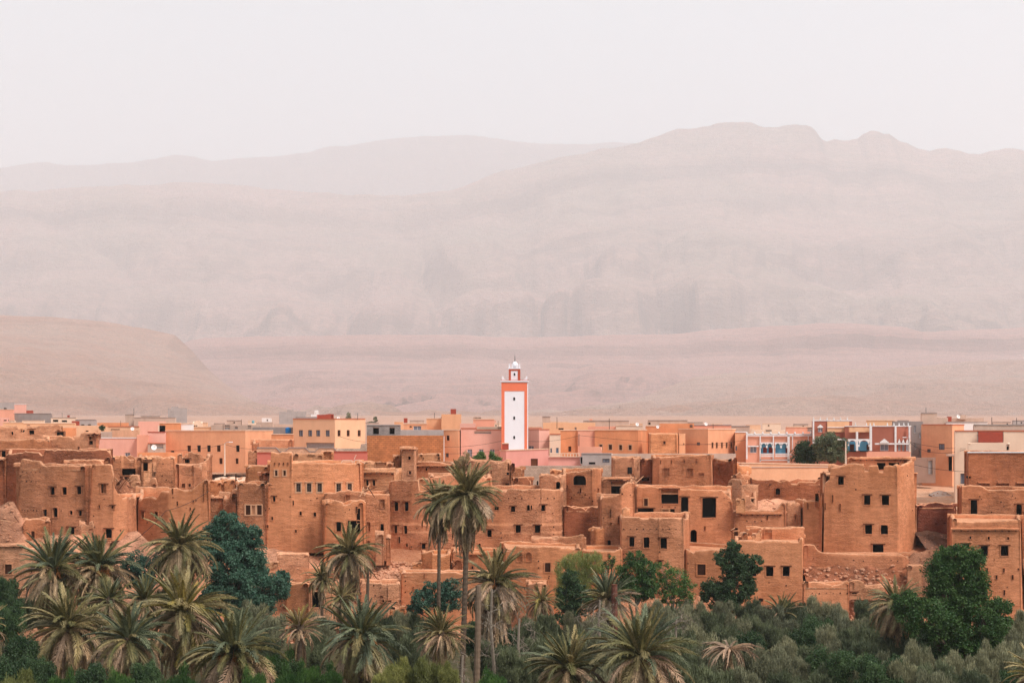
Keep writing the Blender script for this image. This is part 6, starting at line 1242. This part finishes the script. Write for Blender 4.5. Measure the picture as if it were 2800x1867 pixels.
# ---- palms
def frond_mesh(L_, th0, bend, nst, ll, wd, dead=False, seed=0):
    """a feather leaf: curved midrib with narrow leaflets on both sides, in the X-Z plane from the origin"""
    rs = np.random.RandomState(seed); V = []; Fc = []; nseg = 16; pts = [np.zeros(3)]; dirs = []
    side = 0
    for i in range(nseg):
        t_ = (i + .5) / nseg; th = th0 - bend * t_ ** 1.35; side += rs.uniform(-.02, .02) * (2.5 if dead else 1)
        d = np.array([math.cos(th), side, math.sin(th)]); d /= np.linalg.norm(d); dirs.append(d); pts.append(pts[-1] + d * L_ / nseg)
    pts = np.array(pts)
    def P_(t_):
        x = t_ * nseg; i = min(nseg - 1, int(x)); return pts[i] + (pts[i + 1] - pts[i]) * (x - i), dirs[i]
    for i in range(nseg):
        r0, r1 = .035 * (1 - i / nseg) + .008, .035 * (1 - (i + 1) / nseg) + .008; d = dirs[i]; u = np.cross(d, [0, 1, 0]); u /= np.linalg.norm(u); w_ = np.array([0, 1, 0])
        b = len(V)
        for (p, r_) in ((pts[i], r0), (pts[i + 1], r1)):
            for a_ in (0, 2.09, 4.19): V.append(p + (w_ * math.cos(a_) + u * math.sin(a_)) * r_ * 1.3)
        for k in range(3): Fc.append((b + k, b + (k + 1) % 3, b + 3 + (k + 1) % 3, b + 3 + k))
    for s_ in (-1, 1):
        for k in range(nst):
            t_ = .14 + .86 * (k + rs.uniform(0, .6)) / nst
            if dead and rs.rand() < .25: continue
            p, d = P_(min(.999, t_)); u = np.cross(np.array([0, 1, 0]), d); u = u / np.linalg.norm(u)
            if u[2] < 0 and not dead: u = -u
            l_ = ll * (math.sin(math.pi * min(1, (.16 + t_ * .80))) ** .6) * rs.uniform(.8, 1.12)
            fw = .75 + .5 * t_; ou = (.9 if not dead else .45); upv = (.30 if not dead else -.15)
            v = d * fw + np.array([0, s_, 0]) * ou + u * upv + rs.normal(size=3) * (.19 if not dead else .30); v /= np.linalg.norm(v)
            g_ = np.array([0, 0, -1.0]) * l_ * (.30 if not dead else .4)
            wv = np.cross(v, u); wv /= max(1e-6, np.linalg.norm(wv)); wv = wv * wd
            b = len(V); V += [p - wv * .5, p + v * l_ * .45 + wv, p + v * l_ + g_, p + v * l_ * .45 - wv * .6]; Fc.append((b, b + 1, b + 2, b + 3))
    me = bpy.data.meshes.new('frond'); me.from_pydata([tuple(v) for v in V], [], Fc); me.materials.append(F_GRN); me.update(); return me
UPR = [frond_mesh(1, 0, b, 40, .13, .0095, seed=i) for i, b in enumerate((.25, .45, .65))]
MID = [frond_mesh(1, 0, b, 40, .155, .0095, seed=10 + i) for i, b in enumerate((.8, 1.05, 1.3))]
LOW = [frond_mesh(1, 0, b, 40, .155, .0095, seed=20 + i) for i, b in enumerate((1.2, 1.6))]
DRY = [frond_mesh(1, 0, b, 36, .15, .0095, True, seed=30 + i) for i, b in enumerate((.5, .9, 1.4))]
BAR = [frond_mesh(1, 0, b, 14, .13, .012, True, seed=40 + i) for i, b in enumerate((.9, 1.7))]
def add_frond(rt, off, me, az, el, s_, mat, roll=0, name='frond'):
    o = bpy.data.objects.new(name, me); COL.objects.link(o); o.parent = rt
    M = Matrix.Rotation(az, 4, 'Z') @ Matrix.Rotation(-el, 4, 'Y') @ Matrix.Rotation(roll, 4, 'X')
    o.matrix_basis = Matrix.Translation(off) @ M @ Matrix.Diagonal((s_, s_ , s_, 1))
    o.material_slots[0].link = 'OBJECT'; o.material_slots[0].material = mat; return o
def trunk_mesh(rt, h, r, lean=(0, 0), mat=None, rough_=1.0):
    m_ = MB(); n = max(10, int(h / .22)); sd_ = R.random() * 40; pts = []; rad = []
    for i in range(n + 1):
        k = i / n; pts.append((-lean[0] * (1 - k) ** 1.6, -lean[1] * (1 - k), h * k)); rad.append(r * (1.18 - .25 * k) * (1 + .10 * rough_ * ((i % 2) * 2 - 1) * .6 + .08 * noise.noise(Vector((k * 20, sd_, 0)))))
    m_.tube(pts, rad, 9); return m_.build('trunk', mat or TRK, rt)
def palm(label, px, py, rad, Y, n=46, dry=16, dead=8, mats=None, trunk=.24, boot=True, upright=.5, hang=0, dates=0, lean=(0, 0), drym=None, tmat=None, low=-.35, spread=1.0, name='date_palm', droop=1.0, group=None, bare=0):
    """px, py: where the fronds spring from; rad: reach of the longest fronds in photo pixels"""
    c = at(px, py, Y); gz = terr(c.x - lean[0], Y); h = c.z - gz; s_ = rad / F * Y * 1.12
    n = int(n * 1.75); dry = int(dry * 2.6); dead = int(dead * 3.2)
    rt = empty(name, (c.x, Y, gz), label, 'palm tree', group); top = Vector((0, 0, h)); trunk_mesh(rt, h, trunk, lean, tmat)
    mats = mats or [F_GRN, F_GRN, F_OLV]; ga = 2.39996; ph = R.random() * 6
    for i in range(n):
        k = i / n; az = ph + ga * i + R.uniform(-.45, .45); el = 1.45 - (1.45 - low) * k ** (.85 + .35 * upright) + R.uniform(-.22, .22)
        me = R.choice(UPR) if el > .85 else (R.choice(MID) if el > .15 else R.choice(LOW)); mt = R.choice(mats) if k < .42 else (R.choice(mats + [F_OLV]) if k < .68 else R.choice([F_OLV, F_DRY, F_DRY, F_DED, mats[0]]))
        add_frond(rt, top + Vector((math.cos(az) * .12, math.sin(az) * .12, .15 - .35 * k)), me, az, el, s_ * R.uniform(.66, 1.10) * (.72 + .28 * min(1, k * 3)), mt, R.uniform(-.5, .5))
    for i in range(dry):
        k = i / max(1, dry); az = ph + ga * i * 1.7 + R.uniform(-.3, .3); el = low + .15 - .85 * k + R.uniform(-.15, .15)
        add_frond(rt, top + Vector((math.cos(az) * .15, math.sin(az) * .15, -.25 - .3 * k)), R.choice(LOW + DRY[:2]), az, el, s_ * R.uniform(.7, .98), R.choice(drym or [F_DRY, F_OLV, F_DRY]), R.uniform(-.4, .4))
    for i in range(dead):
        az = ph + ga * i * 1.3 + R.uniform(-.4, .4); el = -1.05 - R.uniform(0, .42)
        add_frond(rt, top + Vector((math.cos(az) * .2, math.sin(az) * .2, -.35 - R.random() * 1.3)), R.choice(DRY[:2]), az, el, s_ * R.uniform(.7, 1.0) * (1 + hang), R.choice([F_DRY, F_DED]), R.uniform(-.4, .4), 'dead_frond')
    for i in range(bare):
        az = ph + ga * i * 1.9; add_frond(rt, top + Vector((math.cos(az) * .18, math.sin(az) * .18, -.2)), R.choice(BAR), az, R.uniform(-.3, .5), s_ * R.uniform(.8, 1.05), F_DED, 0, 'dead_frond')
    if boot:
        m_ = MB(); m_.lathe([(trunk * 1.0, -.9), (trunk * 1.7, -.6), (trunk * 1.9, -.2), (trunk * 1.5, .12), (trunk * .7, .35)], (0, 0, h), 11)
        for _ in range(26):
            a_ = R.uniform(0, 6.3); z = R.uniform(-.8, .2); d_ = Vector((math.cos(a_), math.sin(a_), .9)); p = Vector((math.cos(a_) * trunk * 1.4, math.sin(a_) * trunk * 1.4, h + z)); m_.tube([p, p + d_ * .22], [.06, .03], 4)
        m_.build('frond_base', TRK, rt)
    for i in range(dates):
        az = R.uniform(0, 6.3) if i > 2 else -1.57 + R.uniform(-1, 1); m_ = MB(); d_ = Vector((math.cos(az), math.sin(az), 0)); p0 = top + d_ * .2
        p1 = p0 + d_ * .5 + Vector((0, 0, .35)); p2 = p0 + d_ * .9 + Vector((0, 0, -.05))
        m_.tube([p0, p1, p2], .03, 4)
        for _ in range(14): e = p2 + Vector((R.uniform(-.3, .3), R.uniform(-.3, .3), R.uniform(-.65, -.1))) ; m_.tube([p2, e], .018, 3)
        m_.build('date_stalk', DATE, rt)
    return rt
GB_ = [F_GRN, F_GRN, F_BLU]; OL_ = [F_GRN, F_OLV, F_OLV]; BL_ = [F_BLU, F_BLU, F_GRN]
palm('date palm with a spiky top and wide brown skirt, before the reed-corniced house', 146, 1558, 112, 128, 44, 26, 18, GB_, .30, dates=5, upright=.9, low=-.2)
palm('date palm with straight upright fronds and long hanging brown skirt, right of the spiky-topped one', 273, 1552, 112, 130, 46, 24, 20, GB_, .30, dates=6, upright=.9, low=-.25, hang=.1)
palm('shaggy date palm in front of the dark blue-green tree, left side', 492, 1492, 108, 134, 54, 22, 14, OL_, .30, upright=.3, low=-.5)
palm('large date palm low at the left, brown fronds folded over its trunk', 187, 1716, 128, 112, 52, 26, 16, OL_, .32, upright=.3, low=-.5, hang=.05)
palm('large yellow-tinged date palm in the middle of the left group', 502, 1672, 138, 110, 54, 20, 18, OL_ + [F_YEL], .34, upright=.4, low=-.5, hang=.12, drym=[F_YEL, F_DRY, F_OLV])
palm('big dark date palm at the bottom with orange stalks, right end of the left group', 640, 1786, 146, 101, 58, 14, 6, GB_, .34, dates=6, upright=.3, low=-.55)
palm('dark green palm half hidden between the two large left palms', 352, 1748, 112, 106, 50, 14, 8, BL_, .30, upright=.4, low=-.5)
palm('dark green palm crown behind the large yellow-tinged one, at its left', 395, 1640, 78, 122, 40, 8, 4, GB_, .26, upright=.5)
palm('palm at the left frame edge showing only its brown frond tips', -44, 1712, 70, 110, 30, 16, 12, OL_, .28)
palm('small-headed palm with a mop of bent brown dead fronds and a stout bare trunk', 818, 1712, 62, 106, 26, 10, 12, [F_OLV, F_YEL, F_DRY], .27, upright=1.0, low=.35, bare=16, hang=.1)
palm('slender palm with a fringe of straight brown hanging fronds, above the big blue-green one', 954, 1512, 88, 140, 46, 10, 22, OL_, .21, upright=.5, low=-.35, hang=.15)
palm('thin short palm beside the tall black doorway', 881, 1580, 54, 148, 34, 6, 6, OL_, .15, upright=.6)
palm('low olive palm tuft at the foot of the slender palm', 933, 1634, 52, 138, 34, 10, 4, OL_, .2, upright=.5)
palm('huge blue-green date palm at the bottom centre left', 988, 1744, 128, 102, 60, 20, 14, BL_, .36, dates=4, upright=.4, low=-.5)
palm('date palm with a dense mane of dry brown threads, left of the two bare trunks', 1207, 1730, 76, 112, 34, 18, 22, OL_, .26, upright=.7, low=.0, bare=6, hang=.05)
palm('shorter of the two tall palms, its crown left of and behind the tallest', 1201, 1372, 74, 136, 40, 14, 14, OL_, .17, upright=.35, low=-.5, boot=False, lean=(.15, 0), hang=.15)
palm('tallest palm with a broad drooping crown, in front of the centre houses', 1276, 1352, 106, 126, 56, 30, 24, OL_ + [F_OLV], .23, upright=.35, low=-.55, boot=False, lean=(.55, 0), hang=.1)
palm('spiky date palm with orange stalks and a ragged grey skirt, right of the bare trunk', 1353, 1592, 108, 128, 44, 34, 46, OL_, .28, dates=6, upright=.7, low=-.1, hang=.45, drym=[F_DRY, F_DED, F_OLV])
palm('grey-green palm behind the dead branches, brown flower sprays above it', 1662, 1636, 84, 136, 40, 8, 4, [F_BLU], .24, upright=.9, low=-.1, dates=0)
palm('big date palm at the bottom right of centre, yellow-green ribs', 1752, 1794, 148, 98, 62, 16, 8, GB_ + [F_OLV], .34, dates=4, upright=.6, low=-.45)
palm('low wide palm at the bottom, left of the big ribbed one', 1556, 1826, 116, 99, 54, 10, 4, GB_ + [F_OLV], .3, upright=.4, low=-.4)
palm('dead palm with only bent brown fronds, among grey-green olives', 1994, 1766, 84, 110, 0, 0, 10, None, .2, boot=False, bare=34, hang=-.2, name='dead_palm')
palm('palm half buried by the round green tree, at its left', 2450, 1652, 88, 124, 42, 14, 8, OL_, .24, upright=.4, low=-.4)
palm('few palm fronds poking above the olive bushes under the four-window house', 2136, 1672, 60, 150, 16, 0, 0, [F_GRN], .2, upright=1.0, low=.2)
palm('palm at the bottom right corner showing a fan of yellowish fronds', 2836, 1850, 96, 96, 40, 12, 4, [F_OLV, F_YEL], .28, upright=.5)
palm('yellowish small palm behind the grey skirt palm, beside the tapering buttress', 1480, 1640, 52, 146, 24, 12, 2, [F_YEL, F_OLV], .18, upright=.3, low=-.5)
palm('shady green palm at the bottom left corner behind the bushes', 300, 1640, 74, 118, 36, 10, 4, GB_, .26, upright=.5)
def stump(label, px, pyt, Y, r, lean=(0, 0), mat=None, name='palm_trunk'):
    c = at(px, pyt, Y); gz = terr(c.x, Y); rt = empty(name, (c.x, Y, gz), label, 'palm trunk'); trunk_mesh(rt, c.z - gz, r, lean, mat or TRKL, .5); return rt
stump('bare headless palm trunk right of the tallest palm, wrapped in dead twigs', 1308, 1600, 118, .25, (.3, 0))
stump('short dark leaning palm stump behind the slender palm', 1006, 1552, 146, .17, (.3, 0), TRK)
stump('rusty red-brown scaly palm stump among the dead branches', 1680, 1597, 134, .30, (0, 0), flat((.16, .055, .035), .95, 'red_trunk', raw=True))

# ---- olive and tamarisk thicket, individual bushes that share meshes
def bush_mesh(kind, mat, seed, size, dens):
    NR.seed(seed); bl = [((0, 0, .60), .50, .50, .42)]
    for i in range(9): a_ = i * .7 + seed + NR.uniform(-.3, .3); q_ = NR.uniform(.35, .68); bl.append(((q_ * math.cos(a_), q_ * math.sin(a_), .30 + .25 * (i % 3) * NR.uniform(.6, 1.2)), NR.uniform(.24, .42), NR.uniform(.24, .42), NR.uniform(.22, .40)))
    C, A, B = cloud(bl, size, dens, kind, .17)
    o = quads('tmp', C, A, B, mat); me = o.data; bpy.data.objects.remove(o); me.name = 'crown'; return me
BM = {'o': [bush_mesh('spray', G_OLV, s, .050, 3.0) for s in (1, 2, 3)], 'd': [bush_mesh('spray', G_OLV2, s, .048, 3.0) for s in (4, 5)], 'g': [bush_mesh('leaf', G_DARK, s, .036, 3.0) for s in (6, 7)],
      'y': [bush_mesh('spray', G_YEL, 8, .040, 2.6)], 'f': [bush_mesh('spray', G_FIELD, 9, .042, 2.8)]}
m_ = MB()
for k in range(5): a_ = k * 1.26; m_.tube([(0, 0, -.1), (.12 * math.cos(a_), .12 * math.sin(a_), .3), (.4 * math.cos(a_), .4 * math.sin(a_), .7)], [.04, .03, .012], 5)
tm = m_.build('tmp', BARK); TM = tm.data; bpy.data.objects.remove(tm)
LM = [('the two tall palm trunks', 1268, 1700), ('the dead bent palm', 1994, 1780), ('the big round green tree', 2610, 1660), ('the half-buried palm', 2450, 1650), ('the big ribbed palm', 1752, 1790), ('the low wide palm', 1556, 1826), ('the huge blue-green palm', 988, 1744),
      ('the small-headed bare-trunked palm', 818, 1730), ('the dark blue-green tree', 650, 1560), ('the bottom right corner palm', 2790, 1840), ('the pointed dark green tree', 2000, 1600), ('the red-brown stump', 1680, 1640), ('the maned palm', 1207, 1750), ('the skirted palm', 1353, 1610),
      ('the yellow-tinged palm', 502, 1690), ('the large low left palm', 187, 1716), ('the orange-stalked dark palm', 640, 1790), ('the low wall with socket holes', 2258, 1620), ('the few poking palm fronds', 2136, 1660), ('the mid-green leafy tree', 1745, 1580), ('the bottom left corner', 0, 1867), ('the spiky-topped palm', 146, 1560)]
USED = {}
def where(px, py, what):
    best = None
    for nth in range(6):
        l_ = sorted(LM, key=lambda q: (q[1] - px) ** 2 + (q[2] - py) ** 2)[nth]; dx, dy = px - l_[1], py - l_[2]; d = math.hypot(dx, dy)
        v_ = 'below' if dy > 0 else 'above'; h_ = 'to the right' if dx > 0 else 'to the left'
        dr = v_ if abs(dx) < .4 * abs(dy) else (h_ + ' of' if abs(dy) < .4 * abs(dx) else (v_ + ' and ' + h_ + ' of'))
        far_ = 'just ' if d < 90 else ('' if d < 190 else 'well ')
        t_ = what + ', ' + far_ + dr + ' ' + l_[0]
        if t_ not in USED: USED[t_] = 1; return t_
    for e in ('taller ', 'wider ', 'smaller '):
        if e + t_ not in USED: USED[e + t_] = 1; return e + t_
    return what
def bush(px, py, r, Y, k, label, cat='bush', group=None, name='olive_bush', zs=1.0):
    """py: top of the bush"""
    label = where(px, py + 20, {'o': 'grey-green bush', 'd': 'darker olive-green bush', 'g': 'dark leafy bush', 'y': 'yellow-green broom bush', 'f': 'grass-green low bush'}[k])
    w_ = r / F * Y * R.uniform(.70, 1.08); c = at(px, py, Y); gz = terr(c.x, Y); h = max(1.2, c.z - gz); rt = empty(name, (c.x, Y, gz), label, cat, group); rt.rotation_euler = (0, 0, R.uniform(0, 6.3))
    # the crown is as deep as it is wide; below it the stems
    ch = min(h, w_ * 1.5 * zs + .6); o = link('crown', R.choice(BM[k]), rt); o.location = (0, 0, h - ch * 1.02); o.scale = (w_, w_, ch * .98)
    t_ = link('stems', TM, rt); t_.scale = (w_, w_, max(.5, h - ch * .35)); return rt
OG = 'grey-green bushes of the grove thicket'; OGL = 'grey-green feathery bush in the dense thicket below the village'
rows = []
for (py, Y, step, r) in ((1652, 152, 62, 48), (1690, 142, 66, 54), (1728, 131, 70, 60), (1766, 121, 74, 66), (1806, 112, 80, 72), (1846, 103, 88, 80)):
    x = 1600 + R.uniform(0, 30)
    while x < 3000: rows.append((x + R.uniform(-14, 14), py + R.uniform(-12, 14), r * R.uniform(.8, 1.2), Y + R.uniform(-3, 3))); x += step
for (x, py, r, Y) in rows:
    if Y > 146 and (x > 2440 or x < 1800): continue
    if Y > 112 and 2470 < x < 2745: continue
    if (x - 1752) ** 2 + (py - 1790) ** 2 < 90 ** 2 or (x - 1556) ** 2 + (py - 1826) ** 2 < 70 ** 2 or ((x - 1994) ** 2 + (py - 1760) ** 2 < 95 ** 2 and Y < 118): continue
    k = R.choice('ooooddodg')
    bush(x, py, r, Y, k, OGL, group=OG)
for (x, py, r, Y, k) in ((690, 1662, 60, 138, 'o'), (640, 1668, 50, 134, 'd'), (745, 1690, 55, 130, 'o'), (600, 1720, 50, 128, 'd'), (720, 1740, 60, 120, 'd'), (880, 1690, 50, 132, 'o'), (860, 1740, 50, 118, 'd'), (1100, 1680, 50, 136, 'o'), (1150, 1690, 50, 130, 'd'),
    (1120, 1740, 60, 120, 'd'), (1050, 1690, 44, 132, 'd'), (1440, 1700, 60, 132, 'd'), (1500, 1690, 60, 136, 'd'), (1570, 1690, 50, 138, 'o'), (1640, 1700, 60, 132, 'o'), (1480, 1750, 70, 120, 'd'), (1600, 1740, 60, 122, 'd'), (1400, 1780, 60, 110, 'd'), (1660, 1750, 60, 116, 'o'),
    (1820, 1668, 50, 144, 'o'), (1790, 1650, 44, 148, 'o'), (1870, 1680, 50, 142, 'o'), (1760, 1690, 50, 132, 'd'), (1850, 1730, 60, 126, 'd'), (440, 1620, 50, 136, 'd'), (330, 1680, 60, 124, 'd'), (90, 1640, 50, 134, 'd'), (230, 1640, 40, 136, 'd'), (1330, 1760, 60, 122, 'd'), (560, 1700, 50, 124, 'd')):
    bush(x, py, r, Y, k, OGL, group=OG)
for (x, py, r, Y) in ((12, 1585, 40, 142), (50, 1640, 44, 136), (15, 1660, 56, 122), (60, 1740, 70, 108), (20, 1800, 80, 100), (110, 1810, 60, 99), (150, 1640, 30, 136), (250, 1600, 26, 142), (560, 1660, 40, 140), (400, 1820, 60, 96), (250, 1830, 60, 96), (780, 1810, 60, 104), (1300, 1700, 60, 134), (1370, 1720, 60, 128), (2290, 1790, 80, 104), (2400, 1810, 90, 100), (2230, 1690, 60, 138), (2200, 1720, 60, 128)):
    bush(x, py, r, Y, 'g', 'dark leafy bush filling the shade between the palms', group='dark leafy undergrowth bushes', name='leafy_bush')
for (x, py, r, Y, k) in ((2470, 1812, 70, 100, 'o'), (2540, 1826, 70, 99, 'd'), (2610, 1808, 70, 103, 'o'), (2680, 1800, 70, 105, 'o'), (2740, 1770, 64, 110, 'o'), (2470, 1700, 60, 126, 'g'), (2540, 1712, 60, 128, 'g'), (2600, 1722, 60, 127, 'g'), (2505, 1772, 50, 112, 'd'), (2500, 1770, 60, 109, 'o'), (2560, 1850, 70, 95, 'o'), (2660, 1846, 70, 96, 'd')):
    bush(x, py, r, Y, k, OGL, group=OG)
for (x, py, r, Y) in ((1090, 1812, 60, 98), (1160, 1806, 60, 98), (1230, 1822, 50, 97), (1040, 1840, 40, 96), (40, 1850, 60, 94)):
    bush(x, py, r, Y, 'y', 'bright yellow-green broom-like bush at the bottom edge', group='yellow-green bushes', name='broom_bush')
for (x, py, r, Y) in ((760, 1800, 60, 106), (850, 1830, 60, 100), (900, 1840, 60, 98), (780, 1850, 60, 97), (700, 1850, 50, 97), (1350, 1850, 60, 97), (330, 1850, 60, 95), (480, 1856, 60, 94), (160, 1856, 50, 94)):
    bush(x, py, r, Y, 'f', 'lush grass-green low bush on the grove floor', group='grass-green bushes', name='green_bush')

# ---- dead branches
def deadtree(label, px, py, Y, w, h, n, name='dead_tree'):
    c = at(px, py, Y); gz = terr(c.x, Y); rt = empty(name, (c.x, Y, gz), label, 'dead tree'); H_ = c.z - gz; m_ = MB(); m_.tube([(0, 0, -.3), (.2, 0, H_ * .4), (-.1, 0, H_ * .75), (0, 0, H_)], [.20, .16, .12, .08], 6); m_.build('trunk', BARKG, rt)
    m_ = MB(); k_ = 1 / F * Y
    def br(p, d, l_, r_, lv):
        pts = [p]; q = p.copy(); dd = d.copy()
        for _ in range(5): dd = (dd + Vector((R.uniform(-.5, .5), R.uniform(-.5, .5), R.uniform(-.45, .35)))).normalized(); q = q + dd * l_ / 5; pts.append(q.copy())
        m_.tube(pts, [r_ * (1 - i / 6) for i in range(6)], 4, cap=False)
        if lv > 0:
            for _ in range(3): i = R.randint(1, 5); br(pts[i], (dd + Vector((R.uniform(-1, 1), R.uniform(-1, 1), R.uniform(-.9, .7)))).normalized(), l_ * R.uniform(.45, .75), r_ * .55, lv - 1)
    for i in range(n):
        z = H_ - h * k_ * R.random(); br(Vector((R.uniform(-.5, .5) * w * k_ * .5, R.uniform(-.5, .5), z)), Vector((R.uniform(-1, 1), R.uniform(-.5, .5), R.uniform(-.6, .7))).normalized(), w * k_ * .55, .035, 3)
    o = m_.build('branches', BARKG, rt); o['kind'] = 'stuff'
deadtree('pale leafless tangle of twigs between the bare trunk and the skirted palm', 1345, 1610, 120, 90, 200, 22)
deadtree('grey leafless branches right of the skirted palm', 1420, 1690, 118, 90, 110, 16)
deadtree('bleached dead branches in front of the red-brown stump', 1640, 1640, 126, 110, 70, 16)
deadtree('dry twiggy snag above the big ribbed palm', 1850, 1690, 124, 70, 60, 10)
deadtree('fine dead twigs hanging beside the brown-maned palm', 1265, 1790, 108, 60, 70, 9)
